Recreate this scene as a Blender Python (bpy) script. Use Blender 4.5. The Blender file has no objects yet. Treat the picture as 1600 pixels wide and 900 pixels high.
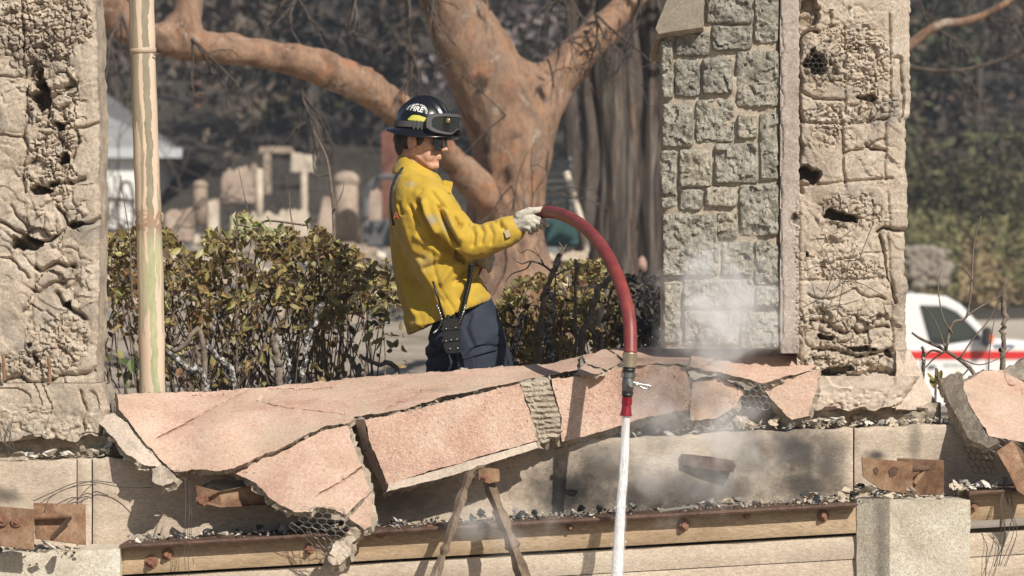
import bpy, bmesh, math, random
import numpy as np
from mathutils import Vector, Matrix, Euler
from mathutils.geometry import delaunay_2d_cdt

# ------------------------------------------------------------------ camera, sky, sun, exposure
SC = bpy.context.scene
COL = SC.collection
FPX = 5320.0                      # focal length in photo pixels (1600 wide); the horizon lies at photo row 500
cam_d = bpy.data.cameras.new('camera'); cam = bpy.data.objects.new('camera', cam_d); COL.objects.link(cam)
cam.location = (0, 0, 0); cam.rotation_euler = (math.radians(90), 0, 0)
cam_d.sensor_width = 36.0; cam_d.lens = FPX*36.0/1600.0; cam_d.shift_y = 50/1600.0
cam_d.clip_start = 0.5; cam_d.clip_end = 2000
cam_d.dof.use_dof = True; cam_d.dof.focus_distance = 13.8; cam_d.dof.aperture_fstop = 4.3
cam_d.dof.aperture_blades = 8
SC.camera = cam

SUN_AZ, SUN_EL = 33.0, 40.0       # degrees: to the right of the viewer's back, above the horizon
w = bpy.data.worlds.new('World'); SC.world = w; w.use_nodes = True
nt = w.node_tree
sky = nt.nodes.new('ShaderNodeTexSky'); sky.sky_type = 'NISHITA'; sky.sun_disc = False
sky.sun_elevation = math.radians(SUN_EL); sky.sun_rotation = math.radians(180-SUN_AZ)
nt.links.new(sky.outputs[0], nt.nodes['Background'].inputs[0]); nt.nodes['Background'].inputs[1].default_value = 0.062
sl = bpy.data.lights.new('sun', 'SUN'); sl.energy = 5.0; sl.angle = math.radians(0.5); sl.color = (1.0, 0.94, 0.84)
so = bpy.data.objects.new('sun', sl); COL.objects.link(so)
_a, _e = math.radians(SUN_AZ), math.radians(SUN_EL)
SUNV = Vector((math.sin(_a)*math.cos(_e), -math.cos(_a)*math.cos(_e), math.sin(_e)))
so.rotation_euler = SUNV.to_track_quat('Z', 'Y').to_euler(); so.location = (8, -12, 20)
SC.view_settings.view_transform = 'Standard'; SC.view_settings.look = 'None'
SC.view_settings.exposure = 0.10; SC.view_settings.gamma = 1.0; SC.view_settings.use_curve_mapping = False
SC.cycles.use_denoising = True
SC.cycles.max_bounces = 6; SC.cycles.transparent_max_bounces = 12; SC.cycles.volume_bounces = 3
SC.cycles.diffuse_bounces = 3; SC.cycles.glossy_bounces = 3; SC.cycles.caustics_reflective = False; SC.cycles.caustics_refractive = False
SC.cycles.sample_clamp_indirect = 6.0; SC.cycles.volume_step_rate = 0.9

# ------------------------------------------------------------------ helpers
def W(px, py, Y):
    "world point seen at photo pixel (px, py), Y metres from the camera plane"
    return Vector(((px-800)*Y/FPX, Y, (500-py)*Y/FPX))
def WA(px, py, Y):
    px = np.asarray(px, float); py = np.asarray(py, float); Y = np.asarray(Y, float)+0*px
    return np.stack([(px-800)*Y/FPX, Y, (500-py)*Y/FPX], -1)

_U = np.uint32
def _hash(ix, iy, iz, seed):
    with np.errstate(over='ignore'):
        h = (ix.astype(np.int64).astype(_U)*_U(374761393) + iy.astype(np.int64).astype(_U)*_U(668265263)
             + iz.astype(np.int64).astype(_U)*_U(2147483647) + _U((seed*1274126177) & 0xffffffff))
        h = (h ^ (h >> _U(13)))*_U(1274126177)
        h = (h ^ (h >> _U(15)))*_U(2246822519)
        return h ^ (h >> _U(16))
def vn(P, seed=0):
    "smooth value noise -1..1 at (N,3) or (N,2) points"
    P = np.asarray(P, float)
    if P.shape[-1] == 2: P = np.concatenate([P, np.full(P.shape[:-1]+(1,), .37)], -1)
    I = np.floor(P); f = P-I; f = f*f*f*(f*(f*6-15)+10)
    out = 0
    for dx in (0, 1):
        wx = f[..., 0] if dx else 1-f[..., 0]
        for dy in (0, 1):
            wy = f[..., 1] if dy else 1-f[..., 1]
            for dz in (0, 1):
                wz = f[..., 2] if dz else 1-f[..., 2]
                out = out + wx*wy*wz*(_hash(I[..., 0]+dx, I[..., 1]+dy, I[..., 2]+dz, seed)/4294967295.0)
    return out*2-1
def fbm(P, octs=4, seed=0, gain=.5):
    P = np.asarray(P, float); a = 1; s = 0; t = 0
    for k in range(octs):
        s = s+a*vn(P*(2**k)+k*7.3, seed+k); t += a; a *= gain
    return s/t*1.6
def voro(P, seed=0, full=False):
    "2-D cells: distance to the nearest and second nearest feature, random id of the nearest"
    P = np.asarray(P, float); I = np.floor(P)
    f1 = np.full(P.shape[0], 9.); f2 = f1.copy(); cid = np.zeros(P.shape[0]); dx_ = f1*0; dy_ = f1*0
    z = np.zeros(P.shape[0])
    for dx in (-1, 0, 1):
        for dy in (-1, 0, 1):
            cx, cy = I[:, 0]+dx, I[:, 1]+dy
            h1 = _hash(cx, cy, z, seed)/4294967295.0; h2 = _hash(cx, cy, z+5, seed)/4294967295.0
            d = np.hypot(cx+h1-P[:, 0], cy+h2-P[:, 1])
            near = d < f1
            f2 = np.where(near, f1, np.minimum(f2, d)); cid = np.where(near, (h1*7.13+h2*3.71) % 1.0, cid); f1 = np.where(near, d, f1)
            dx_ = np.where(near, P[:, 0]-cx-h1, dx_); dy_ = np.where(near, P[:, 1]-cy-h2, dy_)
    return (f1, f2, cid, dx_, dy_) if full else (f1, f2, cid)
def sst(a, b, x):
    t = np.clip((x-a)/(b-a), 0, 1); return t*t*(3-2*t)
def seg_dist(P, line):
    "distance of 2-D points to a polyline"
    best = np.full(P.shape[0], 1e9)
    for (x0, y0), (x1, y1) in zip(line[:-1], line[1:]):
        dx, dy = x1-x0, y1-y0; L = dx*dx+dy*dy+1e-9
        t = np.clip(((P[:, 0]-x0)*dx+(P[:, 1]-y0)*dy)/L, 0, 1)
        best = np.minimum(best, np.hypot(P[:, 0]-x0-t*dx, P[:, 1]-y0-t*dy))
    return best

def link(o, parent=None):
    COL.objects.link(o)
    if parent is not None: o.parent = parent
    return o
def mesh(name, V, F, mat=None, parent=None, smooth=False, origin=None, sharp=0):
    "one mesh object from WORLD coordinates; under a parent Empty the coordinates become local to it"
    V = np.asarray(V, float).reshape(-1, 3)
    base = Vector(origin) if origin is not None else None
    if parent is not None:
        o0 = parent.matrix_basis.translation.copy()
        if parent.parent is not None: o0 = o0+parent.parent.matrix_basis.translation
        off = o0
        if base is not None: off = base
    else:
        o0 = Vector((0, 0, 0)); off = base if base is not None else Vector((0, 0, 0))
    me = bpy.data.meshes.new(name)
    me.from_pydata((V-np.array(off)).tolist(), [], F if isinstance(F, list) else F.tolist())
    if smooth: me.polygons.foreach_set('use_smooth', np.ones(len(me.polygons), bool))
    me.update()
    if sharp:
        try: me.set_sharp_from_angle(angle=sharp)
        except Exception: pass
    o = bpy.data.objects.new(name, me)
    o.location = off-o0
    if mat:
        for m in (mat if isinstance(mat, (list, tuple)) else [mat]): me.materials.append(m)
    return link(o, parent)
def empty(name, loc, label=None, cat=None, group=None):
    o = bpy.data.objects.new(name, None); o.location = loc; o.empty_display_size = .1
    COL.objects.link(o); tag(o, label, cat, group); return o
def tag(o, label=None, cat=None, group=None, kind=None):
    if label: o['label'] = label
    if cat: o['category'] = cat
    if group: o['group'] = group
    if kind: o['kind'] = kind
    return o
def copy_obj(o, parent=None):
    c = o.copy(); COL.objects.link(c)
    c.parent = parent
    return c

class MB:
    "collects simple shapes into one mesh"
    def __init__(s): s.v = []; s.f = []; s.n = 0; s.mi = []
    def add(s, V, F, mi=0):
        V = np.asarray(V, float).reshape(-1, 3); s.v.append(V)
        for f in F: s.f.append([i+s.n for i in f]); s.mi.append(mi)
        s.n += len(V); return s
    def box(s, x0, x1, y0, y1, z0, z1, mi=0, R=None, c=None):
        V = np.array([(x, y, z) for z in (z0, z1) for y in (y0, y1) for x in (x0, x1)], float)
        if R is not None:
            c = np.array(c if c is not None else V.mean(0)); V = (V-c)@np.array(R.to_3x3()).T+c
        return s.add(V, [(0, 2, 3, 1), (4, 5, 7, 6), (0, 1, 5, 4), (2, 6, 7, 3), (0, 4, 6, 2), (1, 3, 7, 5)], mi)
    def tube(s, pts, rad, n=8, cap=True, mi=0, flat=1.0):
        pts = [Vector(p) for p in pts]
        if not hasattr(rad, '__len__'): rad = [rad]*len(pts)
        V = []; up = None
        for i, p in enumerate(pts):
            t = (pts[min(i+1, len(pts)-1)]-pts[max(i-1, 0)])
            t = t.normalized() if t.length > 1e-9 else Vector((0, 0, 1))
            if up is None:
                up = Vector((0, 0, 1)) if abs(t.z) < .9 else Vector((1, 0, 0))
            a = t.cross(up); a = a.normalized() if a.length > 1e-6 else Vector((1, 0, 0)); b = a.cross(t).normalized(); up = b
            for k in range(n):
                an = 2*math.pi*k/n
                V.append(p+(a*math.cos(an)+b*math.sin(an)*flat)*rad[i])
        F = []
        for i in range(len(pts)-1):
            for k in range(n):
                F.append((i*n+k, i*n+(k+1) % n, (i+1)*n+(k+1) % n, (i+1)*n+k))
        if cap: F += [tuple(range(n))[::-1], tuple(range((len(pts)-1)*n, len(pts)*n))]
        return s.add([tuple(v) for v in V], F, mi)
    def prism(s, outline, d, mi=0):
        "closed outline of 3-D points pushed along vector d"
        n = len(outline); A = np.array([tuple(p) for p in outline]); B = A+np.array(d)
        F = [tuple(range(n)), tuple(range(2*n-1, n-1, -1))]+[(i, i+n, (i+1) % n+n, (i+1) % n) for i in range(n)]
        return s.add(np.concatenate([A, B]), F, mi)
    def ell(s, c, r, R=None, nu=16, nv=10, mi=0):
        V = []; F = []
        for j in range(nv+1):
            ph = math.pi*j/nv
            for i in range(nu):
                th = 2*math.pi*i/nu
                V.append((r[0]*math.sin(ph)*math.cos(th), r[1]*math.sin(ph)*math.sin(th), r[2]*math.cos(ph)))
        for j in range(nv):
            for i in range(nu):
                F.append((j*nu+i, (j+1)*nu+i, (j+1)*nu+(i+1) % nu, j*nu+(i+1) % nu))
        V = np.array(V)
        if R is not None: V = V@np.array(R.to_3x3()).T
        return s.add(V+np.array(c), F, mi)
    def cap(s, a, b, ra, rb, n=14, mi=0):
        "tapered capsule"
        a, b = Vector(a), Vector(b); t = (b-a).normalized(); P = []; R = []
        for k in range(5):
            an = math.pi/2*(1-k/4); P.append(a-t*ra*math.sin(an)); R.append(max(ra*math.cos(an), 1e-4))
        for k in range(5):
            an = math.pi/2*k/4; P.append(b+t*rb*math.sin(an)); R.append(max(rb*math.cos(an), 1e-4))
        return s.tube(P, R, n, True, mi)
    def loft(s, rings, mi=0, cap=True):
        "rings: list of equal-length closed loops of 3-D points"
        n = len(rings[0]); F = []
        for i in range(len(rings)-1):
            for k in range(n): F.append((i*n+k, i*n+(k+1) % n, (i+1)*n+(k+1) % n, (i+1)*n+k))
        if cap: F += [tuple(range(n))[::-1], tuple(range((len(rings)-1)*n, len(rings)*n))]
        return s.add(np.concatenate([np.asarray(r, float) for r in rings]), F, mi)
    def obj(s, name, mat, parent=None, smooth=False, origin=None, bevel=0, auto=None):
        o = mesh(name, np.concatenate(s.v), s.f, mat, parent, smooth, origin)
        if isinstance(mat, (list, tuple)): o.data.polygons.foreach_set('material_index', s.mi)
        bm = bmesh.new(); bm.from_mesh(o.data)
        if bevel: bmesh.ops.bevel(bm, geom=[e for e in bm.edges if e.is_manifold and e.calc_face_angle(0) > .5], offset=bevel, segments=2, affect='EDGES')
        bmesh.ops.recalc_face_normals(bm, faces=bm.faces); bm.to_mesh(o.data); bm.free()
        if auto is not None:
            try: o.data.shade_auto(angle=auto)
            except Exception:
                try: o.data.set_sharp_from_angle(angle=auto); o.data.polygons.foreach_set('use_smooth', np.ones(len(o.data.polygons), bool))
                except Exception: pass
        return o
def fused(mb, voxel, smooth_it=2):
    "one continuous skin over overlapping shapes: vertex array and faces"
    V = np.concatenate(mb.v); me = bpy.data.meshes.new('tmp'); me.from_pydata(V.tolist(), [], mb.f)
    bm = bmesh.new(); bm.from_mesh(me); bmesh.ops.recalc_face_normals(bm, faces=bm.faces); bm.to_mesh(me); bm.free()
    o = bpy.data.objects.new('tmp', me); COL.objects.link(o)
    m = o.modifiers.new('r', 'REMESH'); m.mode = 'VOXEL'; m.voxel_size = voxel; m.adaptivity = 0
    if smooth_it:
        m2 = o.modifiers.new('s', 'SMOOTH'); m2.factor = .5; m2.iterations = smooth_it
    dg = bpy.context.evaluated_depsgraph_get(); dg.update()
    ev = o.evaluated_get(dg); em = ev.to_mesh()
    n = len(em.vertices); P = np.empty(n*3); em.vertices.foreach_get('co', P); P = P.reshape(-1, 3)
    NN = np.empty(n*3); em.vertices.foreach_get('normal', NN); NN = NN.reshape(-1, 3)
    F = [tuple(p.vertices) for p in em.polygons]
    ev.to_mesh_clear(); bpy.data.objects.remove(o); bpy.data.meshes.remove(me)
    return P.copy(), NN.copy(), F
def catmull(pts, n=8):
    P = [Vector(p) for p in pts]; P = [P[0]*2-P[1]]+P+[P[-1]*2-P[-2]]; out = []
    for i in range(1, len(P)-2):
        for k in range(n):
            t = k/n; a, b, c, d = P[i-1:i+3]
            out.append(.5*((2*b)+(c-a)*t+(2*a-5*b+4*c-d)*t*t+(3*b-a-3*c+d)*t**3))
    out.append(P[-2]); return out
def lerp_list(vals, n):
    "values resampled to n evenly spaced"
    x = np.linspace(0, len(vals)-1, n); return np.interp(x, range(len(vals)), vals)

# ------------------------------------------------------------------ materials
def node(nt, t, ins=None, **at):
    n = nt.nodes.new(t)
    for k, v in at.items(): setattr(n, k, v)
    for k, v in (ins or {}).items():
        s = n.inputs[k]
        if isinstance(v, bpy.types.NodeSocket): nt.links.new(v, s)
        elif isinstance(v, (int, float)) or not hasattr(s.default_value, '__len__'): s.default_value = v
        else: s.default_value = tuple(v)+((1,) if len(v) == 3 and len(s.default_value) == 4 else ())
    return n
def newmat(name):
    m = bpy.data.materials.new(name); m.use_nodes = True
    return m, m.node_tree, m.node_tree.nodes['Principled BSDF']
def pos(nt, scale=(1, 1, 1), obj=False):
    if obj: src = node(nt, 'ShaderNodeTexCoord').outputs['Object']
    else: src = node(nt, 'ShaderNodeNewGeometry').outputs['Position']
    return node(nt, 'ShaderNodeMapping', {'Vector': src, 'Scale': scale}).outputs[0]
def noise(nt, v, scale, detail=4, rough=.55, dist=0):
    return node(nt, 'ShaderNodeTexNoise', {'Vector': v, 'Scale': scale, 'Detail': detail, 'Roughness': rough, 'Distortion': dist}).outputs['Fac']
def ramp(nt, f, stops):
    r = node(nt, 'ShaderNodeValToRGB', {'Fac': f}); e = r.color_ramp.elements
    while len(e) < len(stops): e.new(.5)
    for k, (p, c) in enumerate(stops):
        e[k].position = p; e[k].color = tuple(c)+(1,) if hasattr(c, '__len__') else (c, c, c, 1)
    return r.outputs[0]
def mix(nt, f, a, b, mode='MIX'):
    n = nt.nodes.new('ShaderNodeMix'); n.data_type = 'RGBA'; n.blend_type = mode
    for s, v in ((n.inputs[0], f), (n.inputs[6], a), (n.inputs[7], b)):
        if isinstance(v, bpy.types.NodeSocket): nt.links.new(v, s)
        elif hasattr(v, '__len__'): s.default_value = tuple(v)+(1,)
        else: s.default_value = v
    return n.outputs[2]
def mth(nt, op, a, b=0.0, clamp=False):
    n = nt.nodes.new('ShaderNodeMath'); n.operation = op; n.use_clamp = clamp
    for s, v in ((n.inputs[0], a), (n.inputs[1], b)):
        if isinstance(v, bpy.types.NodeSocket): nt.links.new(v, s)
        else: s.default_value = v
    return n.outputs[0]
def bump(nt, b, specs, dist=.01):
    "specs: list of (height socket, strength, distance)"
    prev = None
    for h, st, d in specs:
        n = node(nt, 'ShaderNodeBump', {'Height': h, 'Strength': st, 'Distance': d})
        if prev is not None: nt.links.new(prev, n.inputs['Normal'])
        prev = n.outputs[0]
    nt.links.new(prev, b.inputs['Normal'])
def rough_mat(name, cols, cs=6, bs=120, bd=.004, rough=.9, speck=None, stain=None, obj=False, scale=(1, 1, 1), bst=.6, metal=0, mid=None, grain=.38, gs_=70):
    "mineral or rusty surface: colour ramp over noise, fine grain, dark flecks, larger stains, fine relief"
    m, nt, b = newmat(name); v = pos(nt, scale, obj)
    n1 = noise(nt, v, cs, 6, .6, .4); k = len(cols)
    c = ramp(nt, n1, [(.28+.44*i/max(k-1, 1), cols[i]) for i in range(k)])
    n2 = noise(nt, v, bs, 3, .7)
    c = mix(nt, .35, c, ramp(nt, n2, [(.3, .25), (.7, .95)]), 'OVERLAY')
    c = mix(nt, grain, c, ramp(nt, noise(nt, v, gs_, 5, .75, .3), [(.32, .22), (.68, .82)]), 'OVERLAY')
    if stain:
        sc, col, lo, hi, amt = stain
        s = ramp(nt, noise(nt, v, sc, 6, .65, .8), [(lo, 0.), (hi, 1.)])
        c = mix(nt, mth(nt, 'MULTIPLY', s, amt), c, col)
    if speck:
        sc, col, th = speck
        s = ramp(nt, noise(nt, v, sc, 3, .6), [(th, 0.), (th+.05, 1.)]); c = mix(nt, s, c, col)
    nt.links.new(c, b.inputs['Base Color']); b.inputs['Roughness'].default_value = rough; b.inputs['Metallic'].default_value = metal
    b.inputs['Specular IOR Level'].default_value = .25
    sp = [(n2, bst, bd)]
    if mid: sp.insert(0, (noise(nt, v, mid[0], 4, .6), mid[1], mid[2]))
    bump(nt, b, sp)
    return m
def plain(name, col, rough=.6, metal=0, bs=None, bd=.001, coat=0, var=0, vs=20):
    m, nt, b = newmat(name)
    b.inputs['Base Color'].default_value = tuple(col)+(1,); b.inputs['Roughness'].default_value = rough; b.inputs['Metallic'].default_value = metal
    if coat: b.inputs['Coat Weight'].default_value = coat
    if var:
        v = pos(nt); n1 = noise(nt, v, vs, 5, .6, .3)
        c = mix(nt, 1.0, col, ramp(nt, n1, [(.3, 1-var), (.7, 1.0)]), 'MULTIPLY'); nt.links.new(c, b.inputs['Base Color'])
    if bs: bump(nt, b, [(noise(nt, pos(nt), bs, 3, .6), .5, bd)])
    return m
# ------------------------------------------------------------------ shared materials of the ruin
M_pink = rough_mat('pink_stucco', [(.45, .285, .215), (.56, .375, .29), (.62, .445, .355)], 5, 260, .004, .92,
                   stain=(3.2, (.50, .41, .29), .45, .72, .6), speck=(80, (.26, .19, .15), .66), bst=.9, mid=(70, .55, .007))
_nt = M_pink.node_tree; _b = _nt.nodes['Principled BSDF']; _src = _b.inputs['Base Color'].links[0].from_socket; _P = pos(_nt)
_c = mix(_nt, mth(_nt, 'MULTIPLY', ramp(_nt, noise(_nt, _P, 2.6, 7, .68, 1.2), [(.56, 0.), (.70, 1.)]), .5), _src, (.20, .155, .125))
_c = mix(_nt, mth(_nt, 'MULTIPLY', ramp(_nt, noise(_nt, _P, 11, 6, .7, .6), [(.60, 0.), (.72, 1.)]), .45), _c, (.62, .52, .43)); _nt.links.new(_c, _b.inputs['Base Color'])
M_pinkp = rough_mat('pitted_pink_stucco', [(.45, .285, .215), (.54, .36, .275), (.60, .43, .34)], 6, 150, .006, .95,
                    speck=(60, (.13, .09, .075), .665), stain=(2.5, (.30, .24, .2), .55, .8, .5), bst=.8, mid=(60, .5, .01))
M_core = rough_mat('grey_mortar_core', [(.20, .17, .13), (.33, .28, .22), (.42, .36, .28)], 14, 120, .006, .95, stain=(6, (.09, .08, .07), .55, .75, .6), mid=(40, .6, .01))
M_stucco = rough_mat('bare_tan_stucco', [(.26, .21, .163), (.385, .318, .248), (.45, .376, .298), (.48, .42, .35)], 6, 150, .005, .95,
                     stain=(5, (.24, .215, .19), .50, .68, .7), bst=.8, mid=(45, .3, .005), speck=(70, (.17, .14, .115), .70), grain=.5)
M_strip = rough_mat('smooth_tan_render', [(.42, .345, .28), (.50, .41, .33), (.55, .46, .37)], 6, 220, .003, .9, stain=(8, (.28, .24, .21), .56, .72, .7), bst=.5)
M_conc = rough_mat('beige_concrete', [(.37, .295, .228), (.475, .39, .305), (.54, .46, .37)], 3, 160, .003, .9,
                   stain=(2.2, (.36, .30, .24), .5, .75, .5), scale=(.6, 1, 1.6), speck=(38, (.27, .22, .17), .74), bst=.5)  # mottled beige concrete, its own colour on every course
M_conc2 = rough_mat('whitened_concrete', [(.42, .365, .285), (.52, .465, .375), (.56, .52, .44)], 5, 140, .003, .9, stain=(4, (.40, .33, .25), .5, .75, .6), bst=.6, mid=(30, .3, .005))
M_char = rough_mat('charred_mortar', [(.035, .032, .03), (.10, .09, .08), (.2, .17, .14)], 12, 120, .006, .95)
M_rust = rough_mat('rusted_steel', [(.12, .065, .042), (.25, .145, .088), (.37, .25, .165)], 14, 200, .002, .85, stain=(7, (.42, .32, .22), .5, .72, .7), metal=.25)
M_rustd = rough_mat('dark_rusted_steel', [(.06, .04, .032), (.12, .075, .055), (.17, .10, .07)], 14, 200, .002, .8, metal=.25)
M_bolt = rough_mat('rusty_bolt', [(.14, .07, .05), (.26, .13, .085), (.30, .17, .11)], 30, 200, .002, .75, metal=.25)
M_beamf = rough_mat('tan_scaled_steel', [(.27, .19, .115), (.39, .285, .185), (.46, .355, .245)], 5, 160, .002, .85, scale=(.35, 1, 1.5),
                    stain=(4, (.22, .13, .075), .56, .78, .6), speck=(30, (.18, .12, .08), .72))
M_wire = plain('galvanised_wire', (.30, .28, .26), .5, .6)
M_wired = plain('burnt_wire', (.10, .085, .075), .6, .4)

def soot(mat_src, name, spots):
    "concrete with soot stains, each an ellipse (x, z, rx, rz, strength) in metres on the wall"
    m = mat_src.copy(); m.name = name; nt = m.node_tree; b = nt.nodes['Principled BSDF']
    src = b.inputs['Base Color'].links[0].from_socket
    P = node(nt, 'ShaderNodeNewGeometry').outputs['Position']
    wob = noise(nt, P, 9, 5, .65)
    sep = node(nt, 'ShaderNodeSeparateXYZ', {'Vector': P}); tot = None
    for x, z, rx, rz, st in spots:
        dx = mth(nt, 'DIVIDE', mth(nt, 'SUBTRACT', sep.outputs[0], x), rx); dz = mth(nt, 'DIVIDE', mth(nt, 'SUBTRACT', sep.outputs[2], z), rz)
        d = mth(nt, 'SQRT', mth(nt, 'ADD', mth(nt, 'MULTIPLY', dx, dx), mth(nt, 'MULTIPLY', dz, dz)))
        d = mth(nt, 'ADD', d, mth(nt, 'MULTIPLY', mth(nt, 'SUBTRACT', wob, .5), 1.5))
        f = mth(nt, 'MULTIPLY', node(nt, 'ShaderNodeMapRange', {'Value': d, 'From Min': 1.35, 'From Max': .15}, interpolation_type='SMOOTHSTEP').outputs[0], st*1.0)
        tot = f if tot is None else mth(nt, 'MAXIMUM', tot, f)
    nt.links.new(mix(nt, tot, src, (.05, .045, .042)), b.inputs['Base Color']); return m
def sp(px, py, rx, ry, st, Y=13.55):
    p = W(px, py, Y); k = Y/FPX; return (p.x, p.z, rx*k, ry*k, st)
M_soot = soot(M_conc, 'sooty_concrete', [sp(890, 765, 85, 60, 1.0), sp(1085, 770, 80, 50, .9), sp(1238, 705, 62, 60, .95), sp(1292, 725, 36, 75, .85), sp(1000, 775, 70, 36, .9), sp(1180, 710, 70, 60, .7), sp(1255, 760, 70, 40, .9), sp(940, 735, 60, 50, .8), sp(1130, 765, 90, 40, .8),
              sp(1195, 745, 60, 45, .5), sp(600, 780, 120, 30, .6), sp(10, 775, 30, 16, .7), sp(1370, 712, 18, 10, .9), sp(1430, 690, 12, 45, .5), sp(1480, 730, 40, 60, .25)])

# ------------------------------------------------------------------ retaining wall
def yb(x): return 852-.0571*(x-185)            # row of the steel flange
def yt(x): return 722-.040*x                   # row of the upper wall's top
def wall_piece(name, x0, x1, top, bot, Y, thick, mat, parent, amp=.004, step=7, seed=0, jag=0):
    "concrete face as a fine uneven sheet with returns; top and bottom are rows as functions of x"
    nx = max(2, int((x1-x0)/step)); xs = np.linspace(x0, x1, nx+1)
    h = np.mean([bot(x)-top(x) for x in (x0, x1)]); nz = max(2, int(h/step)); ts = np.linspace(0, 1, nz+1)
    X, T = np.meshgrid(xs, ts); tp = np.array([top(x) for x in xs]); bt = np.array([bot(x) for x in xs])
    PY = tp[None]*(1-T)+bt[None]*T
    if jag: PY[0] += jag*fbm(np.stack([xs/14, xs*0+seed], -1), 3, seed)
    P2 = np.stack([X.ravel()/90, PY.ravel()/45, X.ravel()*0+seed], -1)
    D = amp*fbm(P2, 4, seed).reshape(X.shape)+amp*.4*fbm(P2*7, 2, seed+3).reshape(X.shape)
    edge = np.minimum(np.minimum(X-x0, x1-X), np.minimum(PY-PY[0:1], PY[-1:]-PY)); D -= .006*np.exp(-(edge/2.5)**2)
    V = WA(X.ravel(), PY.ravel(), Y); V[:, 1] -= D.ravel()
    V[:, 0] = (X.ravel()-800)*Y/FPX; V[:, 2] = (500-PY.ravel())*Y/FPX
    B = V.copy(); B[:, 1] = Y+thick
    n = nx+1; F = []
    idx = np.arange((nz+1)*n).reshape(nz+1, n)
    F += np.stack([idx[:-1, :-1], idx[1:, :-1], idx[1:, 1:], idx[:-1, 1:]], -1).reshape(-1, 4).tolist()
    rim = np.concatenate([idx[0, :], idx[1:, -1], idx[-1, -2::-1], idx[-2:0:-1, 0]])
    N = len(V); V = np.concatenate([V, B[rim]]); m = len(rim)
    for i in range(m): F.append([int(rim[i]), int(rim[(i+1) % m]), N+(i+1) % m, N+i])
    F.append([N+i for i in range(m)])
    return mesh(name, V, F, mat, parent, True, sharp=.6)
wall = empty('retaining_wall', W(760, 760, 13.7), 'sooty concrete retaining wall under the broken pink coping', 'wall')
for k, (x0, x1) in enumerate(((-90, 119), (121, 143), (145, 1333), (1335.5, 1700))):
    wall_piece('wall_section', x0, x1, yt, (lambda x: yb(x)+9) if x0 > 100 else (lambda x: 872), 13.55+(.008 if k == 1 else 0), .36, M_soot, wall, seed=k, jag=3)
# lower courses of board-marked concrete
low = empty('lower_retaining_wall', W(760, 1000, 13.4), 'board marked pale concrete wall below the rusty steel beam', 'wall')
cs = [49.5, 87, 133, 180, 226, 272, 320, 368, 420, 475, 540]
for k in range(len(cs)-1):
    for (a, b) in ((176, 1342), (1512, 1700)):
        wall_piece('board_course', a, b, lambda x, c=cs[k]: yb(x if x < 1400 else x-130)+c+1.3, lambda x, c=cs[k+1]: yb(x if x < 1400 else x-130)+c, 13.285+.002*(k % 2), .3, M_conc, low, .0025, 12, 20+k)
blk = wall_piece('concrete_block', -90, 187, lambda x: 866-.03*(x+60), lambda x: 1330, 13.20, .36, M_conc2, None, .005, 6, 41, 2)
tag(blk, 'whitened concrete block under the rusty bracket beside the beam end', 'block')
# concrete post with an angled return
post = empty('concrete_post', W(1430, 1300, 13.2), 'pale concrete post between the two steel beams, bracket on top', 'post')
mb = MB()
fp = [(1341, 13.27), (1389, 13.195), (1514, 13.185), (1514, 13.54), (1341, 13.54)]
def post_ring(py): return [W(x, 0, Y)*Vector((1, 1, 0)) + Vector((0, 0, (500-py)*13.25/FPX)) if False else Vector(((x-800)*13.22/FPX, Y, (500-py)*13.22/FPX)) for x, Y in fp]
rings = []
for k in range(60):
    py = 781+k*10; r = post_ring(py+ (0 if k else 0)); rings.append([tuple(p) for p in r])
def densify(loop, n=14):
    out = []
    for i in range(len(loop)):
        a, b = np.array(loop[i]), np.array(loop[(i+1) % len(loop)])
        for t in range(n): out.append(a+(b-a)*t/n)
    return np.array(out)
R2 = [densify(r) for r in rings]
c0 = np.mean(R2[0], 0)
for i, r in enumerate(R2):
    d = fbm(r*np.array([9, 9, 14]), 4, 5)*.005+fbm(r*60, 2, 9)*.0015; dirv = r-r.mean(0); dirv[:, 2] = 0; dirv /= np.linalg.norm(dirv, axis=1)[:, None]
    r += dirv*d[:, None]
    if i == 0: r[:, 2] += fbm(r*40, 2, 4)*.006
mb.loft(R2)
mb.obj('shaft', soot(M_conc2, 'stained_post_concrete', [sp(1376, 850, 12, 110, .45, 13.25)]), post, auto=.28)

# ------------------------------------------------------------------ steel beams
def bolt(parent, px, py, Y, r=8, ln=.03, top=False):
    mb = MB(); p = W(px, py, Y); k = Y/FPX; r *= k
    d = Vector((0, -1, 0)) if not top else Vector((0, -.2, 1)).normalized(); tilt = Vector((random.uniform(-.25, .25), 0, random.uniform(-.3, .3)))
    d = (d+tilt*.5).normalized()
    mb.tube([p, p+d*.006], r*1.25, 14); mb.tube([p+d*.006, p+d*ln*.6], r*.95, 6); mb.tube([p+d*ln*.6, p+d*ln*1.1], r*.5, 10)
    return mb.obj('bolt', M_bolt, parent)
random.seed(3)
def steel(name, x0, x1, off, label, bolts):
    o = empty(name, W((x0+x1)/2, yb((x0+x1)/2)+off, 13.3), label, 'beam')
    f = lambda x: yb(x)+off
    wall_piece('flange', x0, x1, lambda x: f(x), lambda x: f(x)+6.5, 13.212, .33, M_rustd, o, .0012, 8, 7, .8)
    wall_piece('web', x0+1, x1-1, lambda x: f(x)+6.5, lambda x: f(x)+46.5, 13.268, .05, M_beamf, o, .0012, 8, 8)
    for px, py, r in bolts: bolt(o, px, py, 13.268, r)
    return o
steel('steel_beam', 186, 1339, 0, 'long rusty steel beam with bolts along the concrete wall', [(237, 877, 8.5), (262, 866, 7.5), (484, 857, 7), (595, 834, 6), (672, 824, 4),
      (890, 824, 5), (1068, 820, 8), (1167, 805, 5), (1286, 806, 7.5)])
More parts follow.
